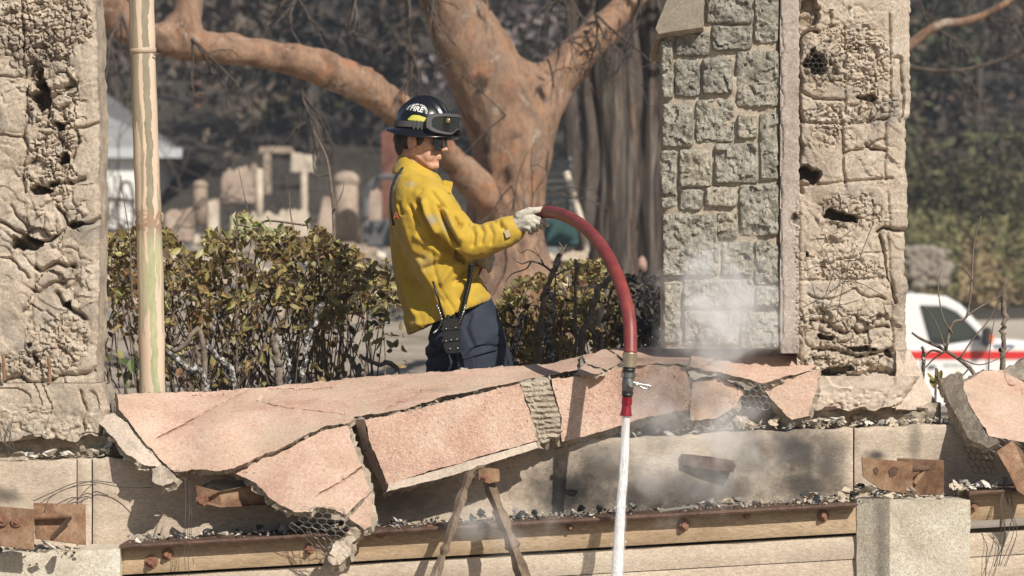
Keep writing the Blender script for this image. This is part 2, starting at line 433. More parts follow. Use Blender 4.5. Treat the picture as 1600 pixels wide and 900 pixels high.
steel('steel_beam', 1515, 1700, -8, 'short steel beam beyond the concrete post', [(1521, 792, 5)])
for x, y in ((893, 793), (262, 842), (1238, 768)):
    pass
# steel brackets
def plate(name, pts, Y, t, mat, parent, Ys=None):
    mb = MB(); Ys = Ys or [Y]*len(pts)
    mb.prism([W(x, y, yy) for (x, y), yy in zip(pts, Ys)], (0, t, 0)); return mb.obj(name, mat, parent, bevel=.0015)
br = empty('steel_bracket', W(60, 858, 13.3), 'rusty steel bracket with bolt holes over the whitened concrete block', 'bracket')
plate('front_plate', [(-40, 788), (53, 796), (53, 860), (-40, 848)], 13.10, .012, M_rust, br)
plate('back_plate', [(52, 786), (133, 788), (134, 852), (55, 842)], 13.26, .012, M_rust, br, [13.2, 13.36, 13.36, 13.2])
mb = MB(); mb.tube([W(46, 808, 13.16), W(110, 805, 13.28)], .013, 12); mb.obj('rod', M_rust, br)
mb = MB(); mb.tube([W(110, 808, 13.27), W(80, 842, 13.25)], .009, 4); mb.obj('strut', M_rustd, br)
mb = MB(); mb.tube([W(82, 808, 13.27), W(66, 832, 13.25)], .009, 4); mb.obj('strut', M_rustd, br)
bolt(br, 26, 814, 13.095, 7, .012); bolt(br, 4, 812, 13.095, 8, .012)
br2 = empty('steel_bracket', W(1410, 772, 13.4), 'rust streaked steel bracket standing on the concrete post', 'bracket')
plate('front_plate', [(1346, 714), (1426, 723), (1426, 773), (1375, 765), (1348, 745)], 13.30, .012, M_rust, br2)
plate('back_plate', [(1402, 716), (1475, 719), (1475, 774), (1402, 772)], 13.40, .012, M_rust, br2, [13.42, 13.36, 13.36, 13.42])
mb = MB(); mb.tube([W(1424, 733, 13.32), W(1450, 731, 13.36)], .012, 12); mb.obj('rod', M_rustd, br2)
mb = MB(); mb.tube([W(1446, 733, 13.36), W(1429, 756, 13.34)], .012, 4); mb.obj('strut', M_rust, br2)
plate('hole_rim', [(1388, 735), (1396, 728), (1404, 731), (1401, 742), (1390, 746)], 13.297, .012, M_rustd, br2)
plate('hole_rim', [(1364, 733), (1370, 729), (1374, 736), (1368, 743)], 13.297, .012, M_rustd, br2)
fb = plate('flat_bar', [(1065, 709), (1112, 714), (1147, 720), (1150, 728), (1146, 738), (1100, 733), (1066, 728)], 13.5, .03, M_rustd, None, [13.53, 13.51, 13.49, 13.49, 13.49, 13.51, 13.53])
tag(fb, 'short rusted flat bar stuck out of the sooty wall in the steam', 'bar')
ab = empty('angle_bar', W(370, 790, 13.45), 'rusted brown angle bar with one bolt under the pink slabs', 'bar')
plate('bar', [(305, 759), (342, 768), (400, 756), (432, 770), (432, 788), (345, 793), (310, 785)], 13.40, .02, M_rust, ab, [13.36, 13.33, 13.4, 13.45, 13.45, 13.33, 13.36])
bolt(ab, 316, 781, 13.33, 8, .03)
cb = plate('steel_plate', [(1557, 706), (1584, 687), (1625, 745), (1625, 790), (1590, 768), (1574, 735)], 13.2, .015, M_rust, None, [13.25, 13.3, 13.15, 13.1, 13.15, 13.2])
tag(cb, 'dark rusted steel plate hanging below the last pink slab', 'plate')
# two leaning bent bars
M_stick = rough_mat('scorched_weathered_bar', [(.085, .06, .042), (.19, .14, .10), (.34, .28, .22)], 9, 120, .004, .9, scale=(1, 1, .35), stain=(14, (.09, .06, .045), .54, .7, .7))
def angle_bar(name, path, wd, label, mat):
    mb = MB(); pts = [W(*p) for p in path]; L = []
    pts = catmull(pts, 5); n = len(pts)
    ws = lerp_list(wd, n); k = 13.1/FPX
    for i, p in enumerate(pts):
        t = (pts[min(i+1, n-1)]-pts[max(0, i-1)]).normalized(); a = Vector((0, -1, 0)).cross(t).normalized(); w_ = ws[i]*k*(1+.22*math.sin(i*1.7+wd[0]*3)+.12*math.sin(i*4.1))
        j = .0025*math.sin(i*2.3+wd[0])
        L.append([p-a*w_+Vector((0, j, 0)), p-a*w_*.15+Vector((0, -w_*1.1+j, 0)), p+a*w_+Vector((0, .002, 0)), p+a*w_*.9+Vector((0, .008, 0)), p+Vector((0, -w_*.7, 0)), p-a*w_*.95+Vector((0, .012, 0))])
    mb.loft([[tuple(q) for q in r] for r in L]); o = mb.obj(name, mat, None); tag(o, label, 'bar'); return o
angle_bar('bent_bar', [(758, 729, 13.2), (734, 744, 13.17), (714, 800, 13.1), (698, 850, 13.05), (672, 925, 13.0), (520, 1380, 12.7)], [4, 7, 7, 6.5, 7, 7], 'bent weathered bar leaning leftward from the slab down the wall', M_stick)
rb = angle_bar('leaning_bar', [(757, 738, 13.17), (775, 785, 13.14), (798, 845, 13.08), (826, 925, 13.03), (985, 1380, 12.7)], [9, 9, 10, 10, 10], 'thick scorched bar with end plate leaning rightward down the wall', M_stick)
plate('end_plate', [(747, 735), (758, 731), (780, 733), (781, 752), (764, 756), (748, 750)], 13.12, .02, M_rust, rb)
bolt(rb, 757, 745, 13.118, 4, .012)

# ------------------------------------------------------------------ broken slabs
def tps(ctrl):
    C = np.array(ctrl, float); p = C[:, :2]/100; n = len(C)
    def U(r): return np.where(r > 0, r*r*np.log(r+1e-9), 0)
    K = U(np.linalg.norm(p[:, None]-p[None], axis=-1))+np.eye(n)*.02
    A = np.zeros((n+3, n+3)); A[:n, :n] = K; A[:n, n] = 1; A[:n, n+1:] = p; A[n, :n] = 1; A[n+1:, :n] = p.T
    s = np.linalg.solve(A, np.concatenate([C[:, 2], np.zeros(3)]))
    def f(X):
        q = np.asarray(X, float)/100
        return U(np.linalg.norm(q[:, None]-p[None], axis=-1))@s[:n]+s[n]+q@s[n+1:]
    return f
def jagged(outline, amp, seed, step=4.0):
    rs = np.random.RandomState(seed); out = []
    n = len(outline)
    for i in range(n):
        a, b = np.array(outline[i][:2], float), np.array(outline[(i+1) % n][:2], float); L = np.linalg.norm(b-a); k = max(1, int(L/step)); nv = np.array([b[1]-a[1], a[0]-b[0]])/(L+1e-6)
        for j in range(k):
            t = j/k; q = a+(b-a)*t; e = math.sin(math.pi*t)**.5 if 0 < t < 1 else 0.15
            q = q+nv*amp*(1.1*float(fbm(np.array([[q[0]/16, q[1]/16, seed]]), 3, seed)[0])+.35*rs.uniform(-1, 1))*e
            out.append(q)
    return np.array(out)
def slab(name, outline, ctrl, thick, label, cat='slab', mats=None, amp=1.6, seed=0, parent=None, relief=.004, ridges=0, cracks=(), group=None, sp_=9, back=(0, 1, -.25)):
    O = jagged(outline, amp, seed); n = len(O); fY = tps(ctrl) if len(ctrl) > 2 else (lambda X: np.full(len(X), ctrl[0][2]))
    lo, hi = O.min(0), O.max(0); rs = np.random.RandomState(seed+9)
    gx, gy = np.meshgrid(np.arange(lo[0]+sp_/2, hi[0], sp_), np.arange(lo[1]+sp_/2, hi[1], sp_)); G = np.stack([gx.ravel(), gy.ravel()], -1)+rs.uniform(-2, 2, (gx.size, 2))
    for c in cracks:
        cp = np.array(c, float)
        for a, b in zip(cp[:-1], cp[1:]):
            k = int(np.linalg.norm(b-a)/3)+1
            for t in range(k):
                q = a+(b-a)*t/k; q = q+1.6*np.array([vn(np.array([[q[0]/7, q[1]/7]]), 3)[0], vn(np.array([[q[0]/7, q[1]/7]]), 4)[0]])
                G = np.concatenate([G, [q], [q+[1.3, 1.2]], [q-[1.3, 1.2]]])
    # keep interior points away from the rim
    x, y = G[:, 0], G[:, 1]; ins = np.zeros(len(G), bool)
    for i in range(n):
        x0, y0 = O[i]; x1, y1 = O[(i+1) % n]
        c = (y0 > y) != (y1 > y); ins ^= c & (x < (x1-x0)*(y-y0)/(y1-y0+1e-12)+x0)
    G = G[ins]; G = G[seg_dist(G, [tuple(p) for p in O]+[tuple(O[0])]) > 2.0]
    pts = [Vector((p[0], -p[1])) for p in np.concatenate([O, G])]
    vo, ed, fa, _, _, _ = delaunay_2d_cdt(pts, [(i, (i+1) % n) for i in range(n)], [], 1, 1e-4)
    V2 = np.array([(v.x, -v.y) for v in vo]); Y = fY(V2)
    nz = np.stack([V2[:, 0]/40, V2[:, 1]/40, V2[:, 0]*0+seed], -1)
    D = relief*fbm(nz, 4, seed)+relief*.35*fbm(nz*6, 2, seed+2)
    if ridges: D = D+.010*np.sin(V2[:, 1]*2*math.pi/ridges+1.2*fbm(nz*2, 2, 4)+V2[:, 0]*.05)*(.6+.4*fbm(nz*3, 2, 8))
    for c in cracks:
        D = D-.022*np.exp(-(seg_dist(V2+1.6*np.stack([-vn(V2/7, 3), -vn(V2/7, 4)], -1), c)/1.2)**2)
    V = WA(V2[:, 0], V2[:, 1], Y); V[:, 1] -= D
    # rim: find boundary order as the input outline (its first n output vertices coincide)
    used = {}
    d0 = np.linalg.norm(V2[:, None, :]-O[None, :, :], axis=-1) if len(V2)*n < 4e6 else None
    rim = [int(np.argmin(d0[:, i])) for i in range(n)]
    rim = [r for i, r in enumerate(rim) if r != rim[i-1]]
    m = len(rim); N = len(V); R = V[rim]; bk = np.array(back, float); bk /= np.linalg.norm(bk)
    cen = R.mean(0)
    layers = []
    for t, shrink in ((.35, .000), (.7, -.012), (1.0, -.02)):
        dirc = cen-R; dirc /= np.linalg.norm(dirc, axis=1)[:, None]+1e-9
        L = R+bk*thick*t-dirc*shrink*-1*(1+.0) + (rs.normal(0, .0035, R.shape)+np.stack([fbm(R*45, 2, seed+5)]*3, -1)*.006)*(1 if t > .3 else .5)
        layers.append(L)
    Vall = np.concatenate([V]+layers); F = [list(map(int, f)) for f in fa]; mi = [0]*len(F)
    prev = list(rim)
    for k in range(3):
        cur = [N+k*m+i for i in range(m)]
        for i in range(m):
            F.append([prev[i], prev[(i+1) % m], cur[(i+1) % m], cur[i]]); mi.append(1)
        prev = cur
    F.append(prev[::-1]); mi.append(1)
    mats = mats or [M_pink, M_core]
    o = mesh(name, Vall, F, mats, parent, False, None); o.data.polygons.foreach_set('material_index', mi)
    bm = bmesh.new(); bm.from_mesh(o.data); bmesh.ops.recalc_face_normals(bm, faces=bm.faces); bm.to_mesh(o.data); bm.free()
    sm = np.array([i == 0 for i in o.data.polygons.foreach_get('material_index', mi) or mi]); o.data.polygons.foreach_set('use_smooth', sm)
    try: o.data.set_sharp_from_angle(angle=.5)
    except Exception: pass
    if label: tag(o, label, cat, group)
    return o
# soft mass inside the coping that the slabs rest on
core = wall_piece('coping_core', 196, 1285, lambda x: 668-.06*(x-190) if x < 1000 else 612-.02*(x-1000), lambda x: yt(x)+2, 13.66, .24, M_core, wall, .03, 6, 77, 6)
wall_piece('plinth', -90, 186, lambda x: 676, lambda x: yt(x)+3, 13.66, .28, M_core, wall, .03, 5, 78, 5)
wall_piece('plinth', 1262, 1470, lambda x: 632, lambda x: yt(x)+3, 13.68, .24, M_core, wall, .03, 5, 79, 5)
P = slab
s1 = P('pink_slab', [(183, 617), (250, 613), (330, 612), (400, 606), (480, 599), (560, 590), (640, 584), (720, 578), (800, 572), (862, 568), (908, 556), (914, 568), (905, 577), (868, 585), (800, 598), (740, 611), (690, 620), (630, 640), (585, 647), (553, 651), (545, 661), (508, 666), (470, 684), (438, 701), (400, 715), (365, 732), (340, 736), (300, 733), (272, 737), (250, 718), (225, 690), (200, 655), (186, 640)],
  [(183, 617, 13.72), (330, 612, 13.86), (480, 599, 13.95), (860, 568, 14.02), (553, 651, 13.50), (400, 715, 13.36), (272, 737, 13.38), (200, 655, 13.55), (740, 611, 13.64), (868, 585, 13.75), (340, 670, 13.48), (908, 556, 14.0), (460, 640, 13.62)],
  .045, 'largest pink stucco slab, sloping top of the wall from pole to man', seed=1,
  cracks=[[(247, 684), (290, 662), (330, 640), (385, 610)], [(400, 627), (440, 636), (490, 642), (540, 648)], [(300, 618), (340, 620), (350, 617)], [(410, 607), (470, 609), (520, 606)], [(600, 640), (640, 622), (660, 610)]])
P('pink_slab', [(360, 738), (400, 720), (440, 705), (472, 689), (510, 671), (543, 665), (550, 690), (562, 720), (580, 767), (560, 785), (540, 805), (520, 796), (495, 792), (488, 800), (460, 800), (440, 790), (418, 775), (400, 755), (375, 743)],
  [(360, 738, 13.37), (440, 705, 13.38), (543, 665, 13.44), (580, 767, 13.2), (540, 805, 13.12), (460, 800, 13.14), (400, 755, 13.3), (490, 740, 13.27)], .04, 'hanging pink slab with pointed lower edge above the torn chicken wire', seed=2,
  cracks=[[(500, 770), (530, 755), (555, 738), (570, 725)]])
P('pink_fragment', [(545, 808), (580, 771), (583, 800), (581, 822), (570, 828), (556, 818)], [(545, 808, 13.13), (580, 771, 13.16), (570, 828, 13.1)], .035, 'small triangular pink fragment below the hanging slab', 'fragment', seed=3)
s4 = P('pitted_slab', [(570, 656), (640, 642), (700, 627), (760, 613), (811, 599), (822, 630), (832, 660), (840, 688), (770, 708), (700, 728), (640, 746), (607, 758), (590, 718), (578, 690)],
  [(570, 656, 13.44), (811, 599, 13.46), (840, 688, 13.40), (607, 758, 13.38)], .07, 'upright pitted pink slab held up by the two leaning bars', mats=[M_pinkp, M_core], seed=4, relief=.003)
P('side_face', [(553, 656), (569, 655), (577, 690), (589, 719), (606, 760), (600, 769), (585, 740), (567, 700)], [(553, 656, 13.50), (569, 655, 13.436), (606, 760, 13.374), (585, 740, 13.45)], .04, None, mats=[M_pink, M_core], seed=5, parent=s4, amp=.8)
P('bottom_lip', [(603, 769), (607, 757), (700, 730), (838, 690), (840, 700), (770, 722), (720, 739), (650, 757), (625, 762)], [(603, 769, 13.36), (838, 690, 13.385), (840, 700, 13.375), (700, 735, 13.37)], .05, None, mats=[M_strip, M_core], seed=6, parent=s4, amp=1)
P('mortar_strip', [(813, 598), (835, 594), (858, 592), (866, 620), (875, 650), (874, 682), (848, 692), (842, 688), (832, 655), (822, 625)], [(813, 598, 13.47), (858, 592, 13.49), (874, 682, 13.46), (842, 688, 13.44)], .06, 'ribbed grey mortar strip between the two pitted pink slabs', 'mortar', mats=[M_core, M_core], seed=7, ridges=8.5, sp_=3)
P('pitted_slab', [(862, 592), (900, 588), (945, 580), (972, 575), (1020, 570), (1072, 574), (1078, 610), (1076, 640), (1010, 652), (960, 668), (878, 690), (877, 650), (868, 620)], [(862, 592, 13.50), (1072, 574, 13.55), (1076, 640, 13.54), (878, 690, 13.48)], .07, 'upright pitted pink slab directly behind the hose nozzle', mats=[M_pinkp, M_core], seed=8, relief=.003)
P('pink_fragment', [(916, 567), (910, 555), (943, 546), (958, 552), (971, 566), (947, 578), (930, 573)], [(910, 555, 13.9), (943, 546, 13.95), (971, 566, 13.62), (947, 578, 13.5)], .035, 'cracked pink coping fragment just before the nozzle, in hose shadow', 'fragment', seed=9)
P('pink_fragment', [(898, 586), (906, 578), (915, 570), (930, 576), (944, 581), (925, 585)], [(898, 586, 13.5), (915, 570, 13.65), (944, 581, 13.48)], .03, 'thin pink sliver on the coping edge before the nozzle', 'fragment', seed=10)
P('pink_fragment', [(952, 545), (985, 542), (1010, 545), (1000, 556), (978, 566), (968, 556)], [(952, 545, 13.98), (985, 542, 13.98), (978, 566, 13.66), (1000, 556, 13.75)], .03, 'pink coping fragment behind the red hose end', 'fragment', seed=11)
P('pink_slab', [(993, 545), (1040, 541), (1082, 542), (1078, 560), (1073, 571), (1030, 568), (978, 572), (985, 560)], [(993, 545, 13.9), (1082, 542, 13.95), (1073, 571, 13.52), (978, 572, 13.5)], .04, 'short flat pink slab on the coping between nozzle and steam', seed=12)
P('pink_slab', [(1083, 542), (1133, 531), (1200, 539), (1240, 553), (1276, 572), (1255, 582), (1190, 599), (1160, 590), (1110, 580), (1077, 573)], [(1083, 542, 13.78), (1133, 531, 13.88), (1200, 539, 13.8), (1276, 572, 13.62), (1190, 599, 13.52), (1077, 573, 13.56)], .045, 'broad pink slab lying at the foot of the stone pillar in steam', seed=13, cracks=[[(1095, 575), (1130, 556), (1150, 548)]])
P('pink_fragment', [(1082, 597), (1120, 590), (1165, 612), (1147, 637), (1120, 653), (1080, 657), (1078, 625)], [(1082, 597, 13.60), (1165, 612, 13.59), (1120, 653, 13.56), (1080, 657, 13.56)], .04, 'five sided pink fragment below the broad slab, behind the steam', 'fragment', seed=14)
P('pink_fragment', [(1192, 607), (1240, 588), (1281, 577), (1276, 610), (1263, 650), (1237, 656), (1213, 632)], [(1192, 607, 13.58), (1281, 577, 13.58), (1237, 656, 13.55)], .04, 'pointed pink fragment leaning under the ruined right pillar', 'fragment', seed=15)
sr = P('pink_slab', [(1504, 598), (1535, 580), (1565, 578), (1600, 596), (1660, 622), (1670, 725), (1600, 691), (1580, 688), (1545, 681), (1530, 655), (1512, 625)], [(1504, 598, 13.6), (1565, 578, 13.8), (1660, 622, 13.7), (1600, 691, 13.3), (1545, 681, 13.3)], .05, 'pink slab slumped at the far end beyond the ruined pillar', seed=16, cracks=[[(1568, 580), (1575, 600), (1600, 618)]])
P('side_face', [(1468, 592), (1503, 583), (1511, 626), (1529, 656), (1544, 682), (1562, 690), (1545, 700), (1512, 684), (1498, 656), (1478, 617)], [(1468, 592, 13.74), (1503, 583, 13.62), (1544, 682, 13.3), (1512, 684, 13.38), (1478, 617, 13.62)], .05, None, mats=[M_core, M_core], seed=17, parent=sr)
P('mortar_sheet', [(147, 653), (180, 646), (200, 660), (225, 692), (250, 720), (275, 741), (253, 732), (222, 724), (197, 710), (177, 683)], [(147, 653, 13.62), (180, 646, 13.60), (275, 741, 13.40), (197, 710, 13.44)], .035, 'torn grey mortar sheet under the corner of the largest slab', 'mortar', mats=[M_strip, M_core], seed=18, amp=2.5)
P('mortar_chunk', [(238, 733), (252, 726), (268, 738), (272, 752), (255, 759), (239, 752)], [(238, 733, 13.4), (268, 738, 13.37), (255, 759, 13.36)], .05, 'rounded tan mortar chunk below the torn mortar sheet', 'chunk', mats=[M_stucco, M_core], seed=19, relief=.02)
P('mortar_sheet', [(322, 757), (345, 751), (370, 752), (402, 766), (385, 770), (355, 767)], [(322, 757, 13.45), (345, 751, 13.5), (402, 766, 13.46)], .02, 'thin tan mortar sheet wedged above the rusted angle bar', 'mortar', mats=[M_strip, M_core], seed=20)
P('mortar_chunk', [(512, 872), (520, 850), (540, 838), (547, 824), (560, 826), (562, 838), (549, 852), (547, 868), (530, 882), (518, 880)], [(512, 872, 13.1), (560, 826, 13.12), (530, 882, 13.08)], .05, 'crumbly mortar chunk dangling in the torn chicken wire', 'chunk', mats=[M_stucco, M_core], seed=21, relief=.035, amp=3)
P('cobbled_sheet', [(1560, 585), (1580, 572), (1602, 560), (1660, 550), (1660, 612), (1600, 594), (1580, 588)], [(1560, 585, 13.85), (1660, 550, 13.95), (1600, 594, 13.75)], .04, 'dark grey cobbled mortar back behind the slumped far slab', 'mortar', mats=[M_core, M_core], seed=22, relief=.02)
# ------------------------------------------------------------------ ruined stucco pillars
def crumble(PX, PY, seed, base, lumps, joints, cracks, holes, rough_at=lambda x, y: x*0):
    "outward relief in metres of decayed stucco at face coordinates (photo pixels)"
    P0 = np.stack([PX, PY], -1)
    wx = fbm(np.stack([PX/26, PY/26, PX*0+1], -1), 3, seed+1); wy = fbm(np.stack([PX/26, PY/26, PX*0+9], -1), 3, seed+2)
    Pw = P0+np.stack([wx, wy], -1)*5.0
    D = base*(fbm(np.stack([PX/70, PY/55, PX*0+seed], -1), 4, seed)*1.0+.16*fbm(np.stack([PX/9, PY/9, PX*0+seed], -1), 3, seed+4))
    # broken plates with sharp rims, and a few hairline cracks, where the face is rough
    T = fbm(np.stack([PX/110, PY/90, PX*0+seed*2.2], -1), 3, seed+14)*3; fr = T-np.floor(T); D = D+base*1.1*(np.floor(T)+sst(.47, .53, fr)-T*.85)
    f1, f2, cid, ddx, ddy = voro(Pw/52+np.stack([wy, wx], -1)*.22, seed+21, True); an = cid*50
    D = D+rough_at(PX, PY)*(-.016*np.exp(-((f2-f1)*52/1.8)**2)+.020*(cid-.5)+.016*(ddx*np.cos(an)+ddy*np.sin(an)))
    for cx, cy, rx, ry, amp, size in lumps:
        q = np.hypot((PX-cx)/rx, (PY-cy)/ry)+.25*wx; m = 1-sst(.65, 1.1, q)
        if not (m > 0).any(): continue
        Pz = Pw+np.stack([vn(P0/(size*.8), seed+3), vn(P0/(size*.8), seed+5)], -1)*size*.35
        f1, f2, cid, ddx, ddy = voro(Pz/size, seed+int(size), True); g = f2-f1
        h = .85*(1-sst(0, .17, g))+.35*(1-sst(0, .6, g)); an = cid*40
        D = D+m*amp*.68*(-h+.7*(cid-.5)*sst(.02, .15, g)+.6*(ddx*np.cos(an)+ddy*np.sin(an))*sst(0, .2, g)-1.4*(cid < .07)*sst(.02, .2, g)+.25)
        f1, f2, cid = voro(Pz/(size*.42)+4.4, seed+int(size)+1); D = D-m*amp*.22*(1-sst(0, .3, f2-f1))
    for line, wd, dep in joints+cracks:
        d = seg_dist(P0+np.stack([wx, wy], -1)*(1.2 if (line, wd, dep) in joints else 4.0), line)
        D = D-dep*np.exp(-(d/wd)**2)
    for cx, cy, rx, ry, dep in holes:
        q = np.hypot((Pw[:, 0]-cx)/rx, (Pw[:, 1]-cy)/ry)+.35*fbm(np.stack([PX/10, PY/10, PX*0+3], -1), 3, seed+7)
        D = D-dep*1.25*(1-sst(.80, 1.0, q))*(1+.3*wx)
        D = D+.004*np.exp(-((q-1.2)/.2)**2)
    return D
def ruin_column(name, parent, xl, xr, y0, y1, Y, side, step, mat, relief, edge_r=None, skew=0, depth=.4, bottom=0, ragged=0, seed=0, erode=.02):
    "front sheet with relief plus returns on both sides, all one mesh"
    nx = int((xr-xl)/step); ny = int((y1-y0)/step)
    xs = np.linspace(xl, xr, nx+1); ys = np.linspace(y0, y1, ny+1)
    X, Yg = np.meshgrid(xs, ys); px, py = X.ravel(), Yg.ravel()
    D = relief(px, py)
    t = (px-xl)/(xr-xl)
    er = edge_r(py) if edge_r is not None else xr+0*py
    el = xl+0*py
    pxx = px+(er-xr)*t
    pxx = pxx+np.where(t > .985, 1.6*fbm(np.stack([py/7, py*0+seed, py*0], -1), 3, seed+11), 0)
    pyy = py+ragged*sst(.9, 1., (py-y0)/(y1-y0))*fbm(np.stack([px/22, px*0+3, px*0], -1), 4, seed+12)
    Yd = Y+skew*(pxx-xl)/100.0
    rr = np.minimum(px-xl, xr-px); D = D-erode*np.exp(-(rr/(4.0 if erode > .01 else 1.5))**2)
    V = np.stack([(pxx-800)*Y/FPX, Yd-D, (500-pyy)*Y/FPX], -1)
    n = nx+1; idx = np.arange((ny+1)*n).reshape(ny+1, n)
    F = np.stack([idx[:-1, :-1], idx[1:, :-1], idx[1:, 1:], idx[:-1, 1:]], -1).reshape(-1, 4).tolist()
    N = len(V); extra = []
    m = 10
    for sidecol, sg in ((idx[:, -1], 1), (idx[:, 0], -1)):
        prev = sidecol.tolist()
        for k in range(1, m+1):
            L = V[sidecol].copy(); L[:, 1] += depth*k/m
            L[:, 0] += sg*min(1, k/3)*(.007*fbm(np.stack([L[:, 2]*16, L[:, 1]*16, L[:, 1]*0+seed], -1), 4, seed+11)-.006)-sg*(V[sidecol, 0]-np.convolve(np.pad(V[sidecol, 0], 15, mode='edge'), np.ones(31)/31, 'valid'))*min(1, k/2)*sg*1.0
            cur = list(range(N, N+len(L))); N += len(L); extra.append(L)
            for i in range(len(prev)-1):
                q = [prev[i], prev[i+1], cur[i+1], cur[i]]; F.append(q if sg > 0 else q[::-1])
            prev = cur
        if sg > 0: rb_ = prev
        else: lb_ = prev
    for i in range(len(rb_)-1): F.append([rb_[i], rb_[i+1], lb_[i+1], lb_[i]])
    # bottom and top lids
    F.append(idx[-1, :].tolist()[::-1]+[lb_[-1], rb_[-1]]); F.append(idx[0, :].tolist()+[rb_[0], lb_[0]])
    return mesh(name, np.concatenate([V]+extra), F, mat, parent, True, sharp=.9)
# left pillar
lp = empty('ruined_pillar', W(60, 700, 13.8), 'crumbling tan stucco pillar beside the peeling pole', 'pillar')
LL = [(60, 40, 90, 62, .026, 9.5), (30, 70, 60, 50, .02, 13), (80, 150, 50, 75, .03, 24), (85, 220, 36, 60, .026, 12), (70, 270, 50, 35, .028, 17), (95, 330, 45, 40, .016, 20), (90, 540, 55, 50, .014, 9), (20, 575, 60, 30, .014, 8), (20, 150, 40, 260, .008, 40), (110, 420, 40, 60, .012, 22), (70, 645, 90, 45, .008, 7)]
LC = [([(37, -20), (36, 90), (41, 180), (35, 260), (38, 300)], 2.2, .022), ([(0, 120), (20, 122), (36, 117)], 1.8, .02), ([(50, 105), (45, 125), (60, 135), (75, 150), (98, 142), (112, 130)], 5, .05),
      ([(0, 212), (28, 215), (40, 216)], 1.8, .02), ([(118, 198), (150, 190)], 2, .03), ([(0, 350), (18, 362), (40, 372), (70, 378), (82, 366)], 3, .035), ([(85, 325), (96, 350), (112, 352), (140, 350), (154, 340)], 3, .045),
      ([(50, 415), (65, 422), (85, 412), (110, 414)], 3.2, .04), ([(48, 450), (60, 455), (70, 448), (95, 442)], 2.5, .03), ([(88, 460), (98, 475), (112, 488), (124, 498)], 4, .05), ([(0, 403), (15, 405), (28, 420), (42, 432)], 2, .02),
      ([(48, 310), (50, 400), (48, 520)], 1.8, .008), ([(-40, 596), (30, 592), (60, 598), (110, 588), (150, 580)], 4, .035), ([(15, 320), (30, 345), (42, 362)], 2, .02), ([(115, 200), (118, 225), (110, 250)], 2.5, .03), ([(60, 300), (75, 285), (100, 290), (130, 280)], 3, .035)]
LH = [(64, 148, 16, 27, .14), (58, 118, 8, 14, .09), (89, 199, 7, 9, .09), (96, 252, 11, 12, .10), (40, 380, 22, 13, .10), (60, 296, 14, 8, .07), (105, 478, 7, 9, .06), (112, 350, 14, 6, .07), (80, 283, 8, 6, .06), (44, 540, 5, 5, .03), (52, 562, 4, 7, .04)]
lrel = lambda x, y: crumble(x, y, 31, .006, LL, [], LC, LH, lambda x, y: sst(30, 44, x)*sst(126, 112, x)*(.35+.65*sst(90, 120, y)))
M_lp = M_stucco
def ledge(py): return np.interp(py, [-40, 60, 180, 290, 300, 420, 560, 600, 690], [146, 150, 154, 153, 156, 154, 150, 150, 168])+1.2*fbm(np.stack([py/13, py*0, py*0], -1), 3, 3)
ruin_column('shaft', lp, -70, 150, -40, 598, 13.60, None, 1.9, M_lp, lrel, ledge, depth=.34, seed=31)
ruin_column('base_block', lp, -70, 150, 599, 686, 13.585, None, 1.9, M_lp, lambda x, y: crumble(x, y, 35, .009, [(60, 660, 110, 30, .007, 8)], [], [([(118, 610), (120, 650), (122, 690)], 2.5, .02)], []), lambda py: np.interp(py, [599, 640, 690], [156, 170, 150]), depth=.34, ragged=9, seed=35)
for x, yy in ((5, 572), (76, 575)):
    mb = MB(); mb.tube([W(x, yy-18, 13.565), W(x+2, yy+22, 13.57)], .0065, 8); mb.obj('reinforcing_rod', M_rust, lp)
# right pillar: stucco side
rp = empty('ruined_pillar', W(1230, 640, 13.8), 'tall pillar, half granite blocks and half crumbling stucco', 'pillar')
RL = [(1320, 40, 75, 35, .010, 12), (1330, 105, 75, 48, .020, 9), (1300, 185, 55, 30, .020, 8.5), (1365, 170, 40, 40, .018, 12), (1320, 60, 80, 25, .012, 7), (1300, 215, 55, 20, .014, 10), (1370, 245, 40, 40, .010, 20), (1330, 330, 60, 35, .018, 11), (1310, 400, 60, 35, .014, 14), (1325, 425, 70, 22, .014, 6), (1310, 520, 75, 55, .022, 20), (1320, 575, 85, 40, .022, 13), (1290, 490, 60, 30, .012, 26), (1325, 620, 75, 30, .012, 6), (1380, 500, 30, 60, .014, 25)]
RJ = [([(1318, 40), (1320, 190)], 2.0, .012), ([(1318, 190), (1321, 290)], 2.4, .022), ([(1248, 190), (1320, 194), (1390, 186)], 2.6, .016), ([(1250, 290), (1320, 284), (1395, 278)], 2.4, .016), ([(1388, 20), (1389, 120), (1386, 280)], 2.2, .014), ([(1250, 438), (1390, 434)], 2, .012), ([(1388, 300), (1396, 440), (1398, 560)], 2.2, .012)]
RC = [([(1248, 60), (1268, 48), (1280, 50)], 3, .035), ([(1255, 142), (1270, 155), (1320, 158)], 2.4, .022), ([(1322, 235), (1350, 232), (1386, 215)], 2, .02), ([(1355, 225), (1362, 233), (1385, 236)], 2.4, .03), ([(1248, 60), (1250, 260), (1252, 300)], 3.2, .035), ([(1395, 90), (1408, 92), (1405, 130), (1410, 190)], 2.2, .02), ([(1376, 362), (1385, 355), (1424, 358)], 2.8, .045), ([(1380, 368), (1386, 420), (1400, 470)], 2.4, .025), ([(1260, 400), (1300, 408), (1388, 392)], 1.6, .012), ([(1255, 525), (1270, 505), (1290, 500), (1315, 515)], 3, .03), ([(1330, 510), (1345, 520), (1390, 512)], 2.6, .03), ([(1270, 545), (1310, 550), (1345, 560), (1395, 545)], 3.2, .03), ([(1265, 460), (1300, 470), (1340, 452), (1385, 470)], 1.8, .016), ([(1250, 590), (1290, 583), (1340, 592), (1400, 580)], 5, .04)]
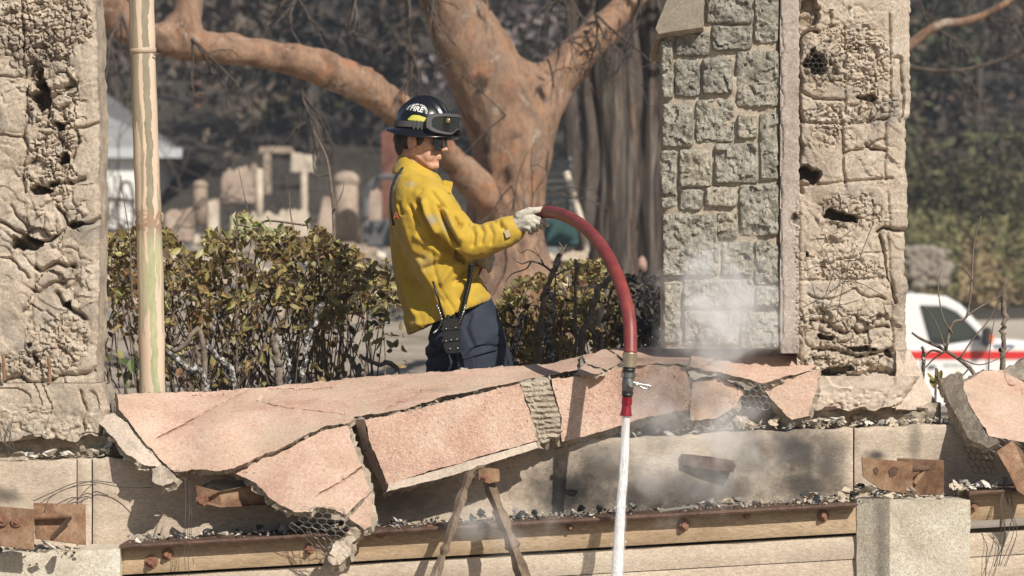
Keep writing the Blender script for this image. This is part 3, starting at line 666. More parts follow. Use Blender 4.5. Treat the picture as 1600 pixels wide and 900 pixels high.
RH = [(1278, 98, 19, 22, .14), (1357, 152, 16, 7, .05), (1268, 272, 17, 13, .12), (1312, 335, 28, 10, .12), (1262, 395, 5, 8, .04), (1292, 526, 11, 6, .06), (1348, 545, 22, 5, .06), (1312, 580, 24, 6, .07), (1392, 552, 6, 10, .05), (1262, 24, 12, 30, .05)]
rrel = lambda x, y: crumble(x, y, 57, .0045, RL, RJ, RC, RH, lambda x, y: sst(1396, 1384, x)*(.25+.6*sst(440, 500, y)))
def redge(py): return np.interp(py, [-40, 138, 142, 182, 186, 268, 280, 354, 360, 430, 445, 470, 600], [1425, 1425, 1426, 1424, 1418, 1418, 1421, 1421, 1417, 1416, 1422, 1418, 1420])
ruin_column('stucco_face', rp, 1246, 1420, -40, 600, 13.62, None, 1.9, M_stucco, rrel, redge, skew=.03, depth=.3, ragged=6, seed=57)
M_strip2 = rough_mat('grey_pink_render', [(.30, .25, .21), (.38, .32, .275), (.43, .37, .32)], 6, 160, .004, .92, stain=(7, (.20, .175, .155), .52, .68, .7), bst=.7)
ruin_column('corner_strip', rp, 1219, 1249, -40, 552, 13.585, None, 2, M_strip2, lambda x, y: crumble(x, y, 63, .0022, [(1248, 420, 8, 160, .012, 6)], [], [([(1221, -40), (1221, 560)], 1.2, .01)], [(1240, 345, 4, 8, .02)]), None, depth=.3, seed=63, erode=.004)
ruin_column('base_block', rp, 1268, 1405, 588, 640, 13.60, None, 2, M_strip, lambda x, y: crumble(x, y, 67, .008, [(1340, 625, 90, 20, .007, 8)], [], [], []), lambda py: np.interp(py, [588, 640], [1440, 1402]), depth=.3, ragged=8, seed=67)
# the wedge of render at the pillar's foot
slab('foot_wedge', [(1400, 548), (1420, 545), (1440, 580), (1462, 628), (1450, 640), (1400, 640)], [(1400, 548, 13.66), (1462, 628, 13.75), (1400, 640, 13.6)], .2, None, mats=[M_strip, M_core], seed=68, parent=rp, relief=.012)
# granite blocks
M_gran = []
for i, c in enumerate([[(.17, .155, .125), (.31, .285, .235), (.42, .39, .33)], [(.14, .13, .11), (.255, .238, .20), (.35, .33, .28)], [(.20, .178, .138), (.35, .315, .25), (.45, .415, .34)]]):
    M_gran.append(rough_mat('granite', c, 22, 190, .005, .9, speck=(120, (.07, .065, .06), .60), grain=.55, bst=.8, mid=(70, .7, .01), stain=(9, (.40, .34, .25), .58, .78, .5)))
M_mortar = rough_mat('sandy_mortar', [(.30, .25, .195), (.385, .325, .255), (.44, .375, .30)], 8, 160, .004, .95, mid=(50, .4, .006))
ST = [(1104, -30, 1176, 36), (1179, -30, 1217, 68), (1113, 39, 1176, 78), (1056, 49, 1110, 86), (1034, 60, 1053, 153), (1055, 92, 1094, 150), (1098, 89, 1145, 146), (1151, 79, 1217, 167), (1035, 160, 1084, 228), (1088, 155, 1148, 222),
      (1153, 178, 1184, 216), (1188, 176, 1217, 281), (1034, 234, 1059, 325), (1062, 232, 1114, 291), (1117, 223, 1185, 286), (1063, 295, 1099, 328), (1102, 291, 1152, 323), (1156, 288, 1217, 369), (1036, 334, 1123, 431), (1121, 331, 1154, 373),
      (1128, 377, 1177, 430), (1180, 376, 1217, 443), (1038, 438, 1065, 536), (1068, 436, 1178, 481), (1181, 447, 1217, 481), (1068, 486, 1155, 541), (1158, 486, 1217, 545)]
SK = -.035   # the granite face turns away to the left
def stY(x): return 13.60+SK*(x-1217)/100.0
mb = MB(); a, b = 1037, 1221
V = [((x-800)*13.6/FPX, y, (500-z)*13.6/FPX) for z in (-40, 545) for x, y in ((a, stY(a)+.03), (b, stY(b)+.03), (b, 13.9), (a, 13.9))]
mb.add(V, [(0, 1, 5, 4), (1, 2, 6, 5), (2, 3, 7, 6), (3, 0, 4, 7), (0, 3, 2, 1), (4, 5, 6, 7)]); mort = mb.obj('mortar_bed', M_mortar, rp)
# uneven mortar skin
def mort_rel(x, y): return .006*fbm(np.stack([x/14, y/14, x*0], -1), 4, 5)
ruin_column('mortar_face', rp, 1036, 1219, -40, 545, 13.612, None, 3.2, M_mortar, mort_rel, None, skew=SK, depth=.05, seed=5).location.y += -SK*1.83
for i, (x0, y0, x1, y1) in enumerate(ST):
    x0 -= .6; y0 -= .6; x1 += .6; y1 += .6
    st = 2.2; nx = max(5, int((x1-x0)/st)); ny = max(5, int((y1-y0)/st)); rs = np.random.RandomState(i)
    X, Yg = np.meshgrid(np.linspace(x0, x1, nx+1), np.linspace(y0, y1, ny+1)); x, y = X.ravel(), Yg.ravel()
    u = (x-x0)/(x1-x0); v = (y-y0)/(y1-y0)
    # corners pulled in, edges wavy
    cx, cy = (x0+x1)/2, (y0+y1)/2; rad = 3.5
    ex = np.minimum(x-x0, x1-x); ey = np.minimum(y-y0, y1-y); e = np.minimum(ex, ey)
    pull = np.clip(1-np.hypot(np.minimum(ex, 7), np.minimum(ey, 7))/7, 0, 1)*1.6
    wob = .9*np.clip(1-e/8, 0, 1)
    xx = x+np.sign(cx-x)*pull+wob*fbm(np.stack([y/11, x/40, y*0+i], -1), 3, i); yy = y+np.sign(cy-y)*pull+wob*fbm(np.stack([x/11, y/40, x*0+i+50], -1), 3, i+3)
    pil = np.clip(e/3.2, 0, 1)**.45
    f1, f2, cid, ddx, ddy = voro(np.stack([x, y], -1)/17+np.stack([fbm(np.stack([x/20, y/20], -1), 2, i), fbm(np.stack([x/20, y/20], -1), 2, i+1)], -1)*.5+i*3, i, True); an = cid*50; fac = ddx*np.cos(an)+ddy*np.sin(an)
    g1, g2, gid, gdx, gdy = voro(np.stack([x, y*.8], -1)/6.5+i, i+60, True); fac2 = gdx*np.cos(gid*50)+gdy*np.sin(gid*50)
    D = pil*(.015+.009*fbm(np.stack([x/26, y/26, x*0+i*3.1], -1), 4, i+8)+.008*(cid-.5)+.009*fac+.0045*fac2+.006*np.abs(fbm(np.stack([x/7, y/11, x*0+i], -1), 3, i+20)))+rs.uniform(-.006, .008)*pil
    D += (u-.5)*rs.uniform(-.012, .012)+(v-.5)*rs.uniform(-.012, .012)
    V = np.stack([(xx-800)*13.6/FPX, stY(xx)+.012-D, (500-yy)*13.6/FPX], -1)
    n = nx+1; idx = np.arange((ny+1)*n).reshape(ny+1, n); F = np.stack([idx[:-1, :-1], idx[1:, :-1], idx[1:, 1:], idx[:-1, 1:]], -1).reshape(-1, 4).tolist()
    rim = np.concatenate([idx[0, :], idx[1:, -1], idx[-1, -2::-1], idx[-2:0:-1, 0]]); B = V[rim].copy(); B[:, 1] = stY(xx[rim])+.06; N = len(V); m = len(rim)
    F += [[int(rim[k]), int(rim[(k+1) % m]), N+(k+1) % m, N+k] for k in range(m)]
    mesh('granite_block', np.concatenate([V, B]), F, M_gran[(1, 0, 1)[i % 3] if y1 < 180 else ((0, 2, 0)[i % 3])], rp, True, sharp=.7)
slab('cap_block', [(1024, 45), (1042, 0), (1052, -40), (1100, -40), (1099, 43), (1060, 48), (1029, 53)], [(1024, 45, 13.62), (1052, -40, 13.62), (1099, 43, 13.57)], .3, None, mats=[rough_mat('smooth_grey_render', [(.22, .19, .15), (.27, .23, .18), (.31, .265, .21)], 7, 200, .002), M_core], seed=70, parent=rp, relief=.002, amp=.8)
# ------------------------------------------------------------------ peeling pole
m, nt, b = newmat('peeling_pole_paint'); v = pos(nt, (1, 1, .16))
pk = ramp(nt, noise(nt, v, 16, 5, .6, .6), [(.35, (.60, .46, .345)), (.6, (.64, .50, .375))])
strk = ramp(nt, noise(nt, pos(nt, (1.0, 1.0, .07)), 26, 5, .6, .5), [(.53, 0.), (.545, 1.)])
_sx = node(nt, 'ShaderNodeSeparateXYZ', {'Vector': node(nt, 'ShaderNodeNewGeometry').outputs['Position']}); ctr = mth(nt, 'ADD', mth(nt, 'MULTIPLY', _sx.outputs[2], -.027), -1.466)
off_ = mth(nt, 'ABSOLUTE', mth(nt, 'ADD', mth(nt, 'SUBTRACT', _sx.outputs[0], ctr), mth(nt, 'MULTIPLY', mth(nt, 'SUBTRACT', noise(nt, pos(nt, (.4, .4, 1.6)), 5, 5, .6), .5), .055)))
strk = mth(nt, 'MAXIMUM', mth(nt, 'MULTIPLY', strk, .8), mth(nt, 'LESS_THAN', off_, .0135))
gv = noise(nt, pos(nt, (1, 1, .3)), 60, 4, .6)
grey = ramp(nt, gv, [(.3, (.21, .185, .125)), (.7, (.30, .26, .185))])
grn = ramp(nt, gv, [(.3, (.30, .33, .17)), (.7, (.46, .43, .28))])
z = node(nt, 'ShaderNodeSeparateXYZ', {'Vector': node(nt, 'ShaderNodeNewGeometry').outputs['Position']})
zf = node(nt, 'ShaderNodeMapRange', {'Value': z.outputs[2], 'From Min': .38, 'From Max': .30}).outputs[0]
bx_ = node(nt, 'ShaderNodeMapRange', {'Value': z.outputs[2], 'From Min': .46, 'From Max': .44}).outputs[0]
bz_ = node(nt, 'ShaderNodeMapRange', {'Value': z.outputs[2], 'From Min': .34, 'From Max': .37}).outputs[0]
brn = mth(nt, 'MULTIPLY', mth(nt, 'MULTIPLY', bx_, bz_), ramp(nt, noise(nt, pos(nt), 35, 4, .6), [(.42, 0.), (.55, 1.)]))
c = mix(nt, strk, pk, mix(nt, zf, grey, grn)); c = mix(nt, brn, c, (.33, .22, .14))
nt.links.new(c, b.inputs['Base Color']); b.inputs['Roughness'].default_value = .75
bump(nt, b, [(strk, .6, -.002), (gv, .3, .0015)])
pole = empty('pole', W(240, 700, 13.98), 'tall peeling tan pole with green streaks beside the left pillar', 'pole')
mb = MB(); ax = [(220, -40), (223, 75), (228, 230), (232, 330), (236, 480), (238, 620), (240, 780)]
Yp = 13.98
pts = [W(x, y, Yp) for x, y in ax]; P2 = catmull(pts, 10); k = Yp/FPX
mb.tube(P2, [k*(19.8+.35*math.sin(i*.9)+ (.8*i/len(P2))) for i in range(len(P2))], 28); mb.obj('shaft', m, pole, smooth=True)
mb = MB(); mb.tube([W(223, 76, Yp), W(223.3, 80, Yp), W(223.5, 84.5, Yp)], [k*20.7, k*20.9, k*20.4], 28); mb.obj('band', plain('band_paint', (.55, .42, .31), .7, 0, 60, .001, var=.3, vs=40), pole, smooth=True)
mb = MB(); mb.tube([W(240, 86, Yp-.04), W(247, 84, Yp-.03), W(252, 86, Yp)], .003, 6); mb.obj('wire_tie', M_wired, pole)
mb = MB(); mb.ell(W(253, 340, Yp-.01), (.009, .012, .022)); mb.obj('clip', M_core, pole)
# ------------------------------------------------------------------ ground: one sheet to the horizon
YL = ([13.75, 17, 30, 45, 60, 75, 100, 150, 300], [-.93, -.9, -.25, .5, 1.25, 2.0, 7, 20, 70])
YR = ([13.75, 20, 40, 56, 66, 76, 80, 86, 100, 150, 300], [-.93, -1.1, -1.5, -1.52, -.75, -.4, .9, 2.6, 5, 18, 70])
def zg(X, Y):
    X = np.asarray(X, float); Y = np.asarray(Y, float)
    t = sst(1120, 1390, 800+FPX*X/np.maximum(Y, 5)); z = np.interp(Y, *YL)*(1-t)+np.interp(Y, *YR)*t
    z = z+.05*fbm(np.stack([X*.5, Y*.5, X*0], -1), 4, 2)*sst(16, 24, Y)+.7*fbm(np.stack([X*.06, Y*.06, X*0], -1), 3, 6)*sst(82, 120, Y)
    return np.where(Y < 13.74, -2.1, z)
rows = np.concatenate([np.linspace(-6, 13.7, 8), [13.72, 13.76], np.linspace(13.9, 30, 50), np.linspace(30.5, 90, 80), np.linspace(92, 180, 40), np.linspace(190, 300, 16)])
cols = np.linspace(-1, 1, 121)
Yg_, Cg = np.meshgrid(rows, cols, indexing='ij'); Xg = np.sign(Cg)*(np.abs(Cg)**1.7)*(18+np.abs(Yg_)*.9)
V = np.stack([Xg, Yg_, zg(Xg, Yg_)], -1).reshape(-1, 3); n = len(cols); idx = np.arange(len(V)).reshape(len(rows), n)
M_ground = rough_mat('ashy_ground', [(.15, .12, .095), (.27, .22, .17), (.37, .315, .25), (.29, .25, .21)], 1.4, 22, .02, .95, stain=(.8, (.10, .085, .07), .52, .7, .75))
nt = M_ground.node_tree; b = nt.nodes['Principled BSDF']; src = b.inputs['Base Color'].links[0].from_socket
yy_ = node(nt, 'ShaderNodeSeparateXYZ', {'Vector': node(nt, 'ShaderNodeNewGeometry').outputs['Position']}).outputs[1]
far_ = node(nt, 'ShaderNodeMapRange', {'Value': yy_, 'From Min': 62, 'From Max': 78}).outputs[0]
nt.links.new(mix(nt, far_, src, ramp(nt, noise(nt, pos(nt), .35, 5, .6), [(.3, (.028, .026, .020)), (.6, (.065, .055, .045)), (.8, (.11, .095, .085))])), b.inputs['Base Color'])
gr = mesh('ground', V, np.stack([idx[:-1, :-1], idx[:-1, 1:], idx[1:, 1:], idx[1:, :-1]], -1).reshape(-1, 4), M_ground, None, True)
tag(gr, kind='structure')
def G(px, Y):
    X = (px-800)*Y/FPX; return Vector((X, Y, float(zg(np.array([X]), np.array([Y]))[0])))
# ------------------------------------------------------------------ leaf cards gathered into crowns
LEAF_F = [(0, 1, 4), (1, 2, 4), (2, 3, 4), (3, 0, 4)]
def leaf_mat(name, rough=.6, trans=.25):
    m, nt, b = newmat(name); a = node(nt, 'ShaderNodeVertexColor', layer_name='Col').outputs[0]
    c = mix(nt, .5, a, ramp(nt, noise(nt, pos(nt), 60, 3), [(.3, .35), (.7, .75)]), 'OVERLAY')
    nt.links.new(c, b.inputs['Base Color']); b.inputs['Roughness'].default_value = rough
    tr = node(nt, 'ShaderNodeBsdfTranslucent', {'Color': c}); mx = node(nt, 'ShaderNodeMixShader', {'Fac': trans, 1: b.outputs[0], 2: tr.outputs[0]})
    nt.links.new(mx.outputs[0], nt.nodes['Material Output'].inputs[0]); return m
M_leaf = leaf_mat('leaf')
M_far = leaf_mat('far_leaf', .8, .1)
def rot_rand(n, rs, flat=0):
    q = rs.normal(size=(n, 4)); q /= np.linalg.norm(q, axis=1)[:, None]; w_, x, y, z = q.T
    return np.stack([np.stack([1-2*(y*y+z*z), 2*(x*y-z*w_), 2*(x*z+y*w_)], -1), np.stack([2*(x*y+z*w_), 1-2*(x*x+z*z), 2*(y*z-x*w_)], -1), np.stack([2*(x*z-y*w_), 2*(y*z+x*w_), 1-2*(x*x+y*y)], -1)], 1)
BASE_LEAF = np.array([(-.5, 0, 0), (0, -.26, .05), (.5, 0, -.06), (0, .26, .05), (-.02, 0, -.05)])
def leaf_cloud(C, size, cols, rs):
    "vertices, faces, per-vertex colours of one leaf at each centre"
    n = len(C); R = rot_rand(n, rs); s = size*rs.uniform(.6, 1.25, n) if not hasattr(size, '__len__') else size
    B = BASE_LEAF[None]*np.ones((n, 1, 1)); B = B.copy(); B[:, [0, 2], 2] += rs.uniform(-.2, .1, (n, 1)); B[:, [1, 3], 1] *= rs.uniform(.7, 1.3, (n, 1))
    V = np.einsum('nij,nkj->nki', R, B)*s[:, None, None]+C[:, None]
    F = (np.arange(n)[:, None, None]*5+np.array(LEAF_F)[None]).reshape(-1, 3); return V.reshape(-1, 3), F, np.repeat(cols, 5, axis=0)
def colour_attr(o, cols):
    a = o.data.color_attributes.new('Col', 'FLOAT_COLOR', 'POINT'); c = np.ones((len(cols), 4)); c[:, :3] = cols; a.data.foreach_set('color', c.ravel())
def crown_points(n, c, r, rs, lobes=9):
    c = np.array(c); r = np.array(r); L = rs.normal(size=(lobes, 3)); L /= np.linalg.norm(L, axis=1)[:, None]; L = L*rs.uniform(.35, .8, (lobes, 1))
    k = rs.randint(0, lobes, n); p = rs.normal(size=(n, 3)); p /= np.linalg.norm(p, axis=1)[:, None]
    return c+(L[k]+p*(rs.uniform(.3, 1, (n, 1))**.5)*.48)*r
# ------------------------------------------------------------------ far wood on the hillside
rs = np.random.RandomState(5); CV = []; CF = []; CC = []; nv = 0
TV = MB()
pal = np.array([(.055, .048, .036), (.045, .052, .026), (.10, .078, .06), (.14, .115, .105), (.065, .07, .033), (.09, .064, .045), (.032, .028, .026), (.17, .14, .135)])
for i in range(360):
    Y = rs.uniform(82, 190); px = rs.uniform(-80, 1680) if i < 270 else rs.choice([rs.uniform(-600, -80), rs.uniform(1680, 2200)]); g = G(px, Y); h = rs.uniform(3.5, 8.5); wd = rs.uniform(2.0, 4.5)
    if px > 1380 and Y < 100: continue
    col = pal[rs.randint(len(pal))]; n = 460; c = np.array(g)+[0, 0, h*.55]
    p = crown_points(n, c, (wd*.75, wd*.75, h*.55), rs); cc = col*rs.uniform(.55, 1.5, (n, 1))*np.array([1, 1, 1])
    v, f, k = leaf_cloud(p, .46, cc, rs); CV.append(v); CF.append(f+nv); CC.append(k); nv += len(v)
    if i % 2: TV.tube([g, np.array(g)+[rs.uniform(-.4, .4), 0, h*1.1]], [.22, .06], 5)
wood = mesh('hillside_wood', np.concatenate(CV), np.concatenate(CF), M_far); colour_attr(wood, np.concatenate(CC))
tag(wood, 'dark scorched wood covering the hillside far behind', 'wood', kind='stuff')
M_barkd = rough_mat('charred_bark', [(.035, .028, .024), (.075, .06, .05), (.14, .115, .10)], 8, 60, .01, .95, scale=(1, 1, .3))
TV.obj('trunks', M_barkd, wood)
# ------------------------------------------------------------------ big sycamore behind the man
m, nt, b = newmat('peeling_sycamore_bark'); v = pos(nt, (1, 1, .55))
n1 = noise(nt, v, 3.2, 6, .62, 1.0); n2 = noise(nt, pos(nt, (1, 1, .8)), 7.0, 6, .65, .8); n3 = noise(nt, v, 40, 4, .6)
c = ramp(nt, n1, [(.30, (.06, .04, .03)), (.42, (.17, .10, .065)), (.53, (.27, .17, .11)), (.68, (.16, .11, .082))])
c = mix(nt, ramp(nt, n2, [(.52, 0.), (.70, .65)]), c, (.34, .14, .06)); c = mix(nt, ramp(nt, noise(nt, pos(nt, (1, 1, .9)), 5.5, 6, .65, .6), [(.57, 0.), (.66, 1.)]), c, (.31, .245, .195))
c = mix(nt, ramp(nt, noise(nt, v, 3.1, 7, .7, 1.2), [(.55, 0.), (.68, .8)]), c, (.075, .052, .042))
c = mix(nt, .35, c, ramp(nt, n3, [(.3, .3), (.7, .8)]), 'OVERLAY')
nt.links.new(c, b.inputs['Base Color']); b.inputs['Roughness'].default_value = .9; bump(nt, b, [(n2, .5, .03), (n3, .5, .01)])
M_bark = m
def limb_mesh(limbs, Y0, voxel, seed, amp):
    mb = MB(); k = Y0/FPX
    for path in limbs:
        pts = [W(x, y, Y0+dy) for x, y, r, dy in path]; rr = [r*k for _, _, r, _ in path]
        P3 = catmull(pts, 5); R3 = lerp_list(rr, len(P3)); mb.tube(P3, list(R3), 16)
        mb.ell(P3[-1], (R3[-1],)*3); mb.ell(P3[0], (R3[0],)*3)
    P, Nn, F = fused(mb, voxel, 6)
    d = amp*fbm(P*np.array([3, 3, 1.6]), 4, seed)+amp*.4*fbm(P*np.array([11, 11, 6]), 3, seed+2)
    return P+Nn*d[:, None], F
TY = 24.0
tree = empty('sycamore_tree', G(800, TY), 'huge sycamore with peeling orange bark and forked trunk behind the man', 'tree')
base_row = 500-5320*G(800, TY).z/TY
limbs = [[(812, base_row+20, 105, 0), (803, 470, 80, 0), (793, 380, 66, 0), (793, 300, 64, 0), (800, 220, 70, 0), (795, 150, 70, 0)],
         [(800, 230, 68, 0), (770, 140, 64, -.1), (735, 70, 56, -.15), (703, 0, 48, -.2), (670, -90, 43, -.2), (640, -260, 34, 0)],
         [(820, 190, 60, 0), (858, 135, 42, .1), (900, 85, 33, .2), (945, 45, 29, .3), (985, 5, 26, .4), (1040, -50, 24, .5), (1120, -160, 18, .5)],
         [(785, 340, 26, -.2), (750, 300, 24, -.4), (705, 245, 24, -.6), (655, 198, 26, -.8), (600, 156, 28, -1.0), (545, 122, 28, -1.2), (480, 98, 27, -1.3), (400, 82, 25, -1.4), (320, 73, 24, -1.5), (250, 63, 26, -1.6), (190, 32, 29, -1.7), (150, -10, 32, -1.8), (110, -90, 28, -1.8)],
         [(250, 62, 30, -1.6), (290, 30, 22, -1.5), (310, -40, 18, -1.4)]]
V, F = limb_mesh(limbs, TY, .035, 3, .035)
mesh('trunk', V, F, M_bark, tree, True)
def twigs(name, starts, n, ln, r0, mat, parent, seed, droop=0, depth=2, Y=None):
    rs = np.random.RandomState(seed); last = None
    def grow(p, d, L, r, lev, mb):
        pts = [p]; k = 5
        for j in range(k):
            d = (d+Vector(rs.normal(0, .22, 3))*1.0+Vector((0, 0, -droop*.25))).normalized(); pts.append(pts[-1]+d*L/k)
        mb.tube(pts, list(np.linspace(r, r*.45, len(pts))), 4)
        if lev:
            for q in range(3):
                i = rs.randint(1, k+1); dd = (d+Vector(rs.normal(0, .6, 3))).normalized(); grow(pts[i], dd, L*rs.uniform(.4, .7), r*.55, lev-1, mb)
    for s, d in starts:
        for _ in range(n):
            mb = MB(); grow(Vector(s), (Vector(d)+Vector(rs.normal(0, .3, 3))).normalized(), ln*rs.uniform(.6, 1.2), r0, depth, mb); last = mb.obj(name, mat, parent)
    return last
k = TY/FPX
twigs('branch', [(W(800, 290, TY-.7), (0, -.2, -.3)), (W(830, 330, TY-.6), (.3, -.2, .4)), (W(790, 180, TY-.6), (-.5, -.1, -.2)), (W(860, 300, TY-.5), (.6, 0, .2))], 2, .55, .006, M_barkd, tree, 2, .2)
twigs('branch', [(W(665, -30, TY-1), (.02, 0, -1)), (W(640, -20, TY-1), (.1, 0, -1)), (W(880, -20, TY), (.2, 0, -.8)), (W(930, 20, TY), (0, -.1, -1)), (W(1000, -20, TY), (-.1, -.1, -1)), (W(560, -30, TY-1), (-.5, 0, -.9)), (W(480, -30, TY-1), (-.4, 0, -1)), (W(300, 60, TY-1.9), (.3, 0, -.8)), (W(470, 140, TY-1.6), (.2, 0, -.9)), (W(190, 20, TY-2), (.2, 0, -1))], 3, .55, .01, M_barkd, tree, 4, .5)
cr = np.concatenate([crown_points(900, np.array(W(700, -420, TY)), (2.6, 1.6, .8), np.random.RandomState(8)), crown_points(90, np.array((1.5, 21.6, 3.9)), (2.6, 1.5, .9), np.random.RandomState(18), 16)]); cr = cr[500-FPX*cr[:, 2]/cr[:, 1] < -60]; rs = np.random.RandomState(9)  # leaves stay out of view; the sparse sunward cluster is added to dapple the trunk
v, f, kk = leaf_cloud(cr, .15, np.array([(.12, .11, .05)])*rs.uniform(.5, 1.4, (len(cr), 1)), rs); o = mesh('crown', v, f, M_leaf, tree); colour_attr(o, kk)
# shaggy grey trunks further back
M_shag = rough_mat('shaggy_grey_bark', [(.018, .015, .014), (.05, .04, .034), (.21, .18, .155)], 9, 30, .02, .95, scale=(1.8, 1.8, .10), stain=(5, (.16, .085, .05), .55, .72, .7), grain=.6, gs_=20)
def shag_tree(name, px, r, Y, label, seed, y1=-60, mat=None):
    g = G(px, Y); t = empty(name, g, label, 'tree'); yb_ = 500-FPX*g.z/Y; mb = MB(); kk = Y/FPX; n = 30; rings = []
    rs = np.random.RandomState(seed)
    for i in range(n+1):
        py = yb_+8+(y1-yb_)*i/n; a = np.linspace(0, 2*math.pi, 40, endpoint=False); rad = r*kk*(1.25-.35*min(1, i/8))*(1+.22*fbm(np.stack([np.cos(a)*2.4, np.sin(a)*2.4, a*0+i*.16+seed], -1), 4, seed))
        c = np.array(W(px+r*.25*math.sin(i*.35+seed), py, Y)); rings.append(np.stack([c[0]+np.cos(a)*rad, c[1]+np.sin(a)*rad, c[2]+0*a], -1))
    mb.loft(rings); mb.obj('trunk', mat or M_shag, t, True)
    p = crown_points(260, np.array(W(px, y1-90, Y)), (1.6, 1.4, 1.0), rs); v, f, cc = leaf_cloud(p, .3, np.array([(.045, .045, .03)])*rs.uniform(.5, 1.4, (260, 1)), rs)
    o = mesh('crown', v, f, M_far, t); colour_attr(o, cc)
    return t
shag_tree('shaggy_tree', 962, 34, 32, 'pale grey shaggy trunk between the sycamore fork and granite blocks', 3)
shag_tree('charred_tree', 985, 18, 40, 'black charred trunk in the gap right of the pale shaggy one', 21, mat=M_barkd)
shag_tree('charred_tree', 893, 12, 44, 'slender black charred trunk above the teal bin', 23, mat=M_barkd)
shag_tree('shaggy_tree', 1018, 22, 34, 'brown shaggy trunk half hidden by the granite pillar', 7)
shag_tree('charred_tree', 920, 16, 38, 'thin black charred trunk beside the pale shaggy one', 9, mat=M_barkd)
shag_tree('charred_tree', 1528, 6.5, 93, 'slim dark trunk standing above the ivy bank', 11, y1=90, mat=M_barkd)
# branch entering from behind the right pillar
bt = empty('bare_tree', G(1330, 29), 'bare tree with orange branch reaching out past the right pillar', 'tree')
mb = MB(); kk = 29/FPX
mb.tube(catmull([G(1330, 29), W(1335, 300, 29), W(1350, 160, 29), W(1395, 95, 29), W(1432, 62, 29), W(1470, 38, 29), W(1510, 33, 29), W(1560, 12, 29), W(1620, -30, 29)], 5), list(lerp_list([22*kk, 18*kk, 13*kk, 10*kk, 8*kk, 7.5*kk, 6.5*kk, 6*kk, 4*kk], 41)), 9); mb.obj('trunk', M_bark, bt, True)
mb = MB(); mb.tube(catmull([W(1395, 95, 29), W(1440, 108, 29), W(1500, 110, 29), W(1560, 95, 29), W(1620, 70, 29)], 5), list(lerp_list([6*kk, 4*kk, 3.5*kk, 3*kk, 2*kk], 21)), 6); mb.obj('branch', M_barkd, bt, True)
twigs('branch', [(W(1460, 45, 29), (.4, 0, -.6)), (W(1500, 108, 29), (.4, 0, -.8)), (W(1540, 25, 29), (.5, 0, -.4)), (W(1500, 30, 29), (.2, 0, 1)), (W(1580, 20, 29), (.3, 0, -.8)), (W(1450, 40, 29), (-.1, 0, 1))], 3, .5, .009, M_barkd, bt, 6, .2)
# ------------------------------------------------------------------ palms
def palm(name, px, py, Y, L, label, seed, col=(.10, .11, .04)):
    g = G(px, Y); t = empty(name, g, label, 'palm'); rs = np.random.RandomState(seed); top = W(px, py, Y)
    mb = MB(); mb.tube([g, top], [.11, .09], 8); mb.obj('trunk', M_barkd, t)
    for i in range(11):
        a = rs.uniform(0, 6.28); up = rs.uniform(.2, 1.1); V = []; F = []; d = Vector((math.cos(a), math.sin(a)*.6, up)).normalized(); p = Vector(top); sdir = Vector((-d.y, d.x, 0)).normalized()
        for j in range(9):
            wdt = L*.16*math.sin(math.pi*(j+1)/10); V += [tuple(p-sdir*wdt-Vector((0, 0, wdt*.6))), tuple(p), tuple(p+sdir*wdt-Vector((0, 0, wdt*.6)))]
            if j: b0 = (j-1)*3; F += [(b0, b0+1, b0+4, b0+3), (b0+1, b0+2, b0+5, b0+4)]
            d = (d+Vector((0, 0, -.24))).normalized(); p = p+d*L/8
        o = mesh('frond', V, F, M_far, t); colour_attr(o, np.tile(np.array(col)*rs.uniform(.6, 1.5), (len(V), 1)))
palm('palm', 178, 165, 92, 1.8, 'dark palm above the white house roof', 1, (.09, .09, .035))
palm('palm', 1495, 225, 90, 1.3, 'drooping pale palm left of the slim dark trunk on the bank', 2, (.11, .11, .05))
palm('palm', 1565, 215, 90, 1.2, 'drooping palm right of the slim dark trunk on the bank', 3, (.07, .08, .03))
# ------------------------------------------------------------------ ivy bank and shrubs on the right
rs = np.random.RandomState(12); n = 12000
px = rs.uniform(1360, 1700, n); Y = rs.uniform(78, 92, n); X = (px-800)*Y/FPX; P = np.stack([X, Y, zg(X, Y)+rs.uniform(0, .35, n)], -1)
row = 500-FPX*P[:, 2]/Y; brown = fbm(P*.35, 3, 5)+np.where(px > 1500, .3, -.25)
cols = np.where((brown > -.1)[:, None], np.array([(.30, .225, .115)]), np.array([(.19, .175, .075)]))*rs.uniform(.5, 1.35, (n, 1))
v, f, c = leaf_cloud(P, .30, cols, rs); o = mesh('ivy', v, f, M_far); colour_attr(o, c); tag(o, 'brown and green ivy covering the bank behind the truck', 'ivy', kind='stuff')
shr = [(1400, 300, 1.6), (1440, 300, 1.5), (1480, 310, 1.4), (1520, 315, 1.5), (1560, 300, 1.6), (1610, 290, 1.8), (1445, 355, 1.2), (1640, 330, 1.4)]
ll = ['behind the pillar edge', 'nearest the pillar', 'under the pale palm', 'under the slim dark trunk', 'under the second palm', 'at the picture edge', 'lowest, just above the pale stones', 'outermost']
for i, (px, py, r) in enumerate(shr):
    Y = 86; g = W(px, py+70, Y); t = empty('shrub', g, 'dark green shrub on the bank, '+ll[i], 'shrub', 'shrubs on the bank'); n = 900
    p = crown_points(n, np.array(W(px, py, Y)), (r*1.2, r, r*.95), rs, 14); v, f, c = leaf_cloud(p, .2, np.array([(.085, .078, .034)])*rs.uniform(.3, 1.8, (n, 1)), rs); o = mesh('foliage', v, f, M_far, t); colour_attr(o, c)
    mb = MB(); mb.tube([g-Vector((0, 0, .5)), W(px, py, Y)], [.1, .05], 5); mb.obj('stem', M_barkd, t)
mb = MB(); rs = np.random.RandomState(2)
for i in range(70):
    px, py = rs.uniform(1415, 1482), rs.uniform(388, 446); mb.ell(W(px, py, 78.5), (rs.uniform(.08, .2), .15, rs.uniform(.07, .14)), nu=7, nv=5)
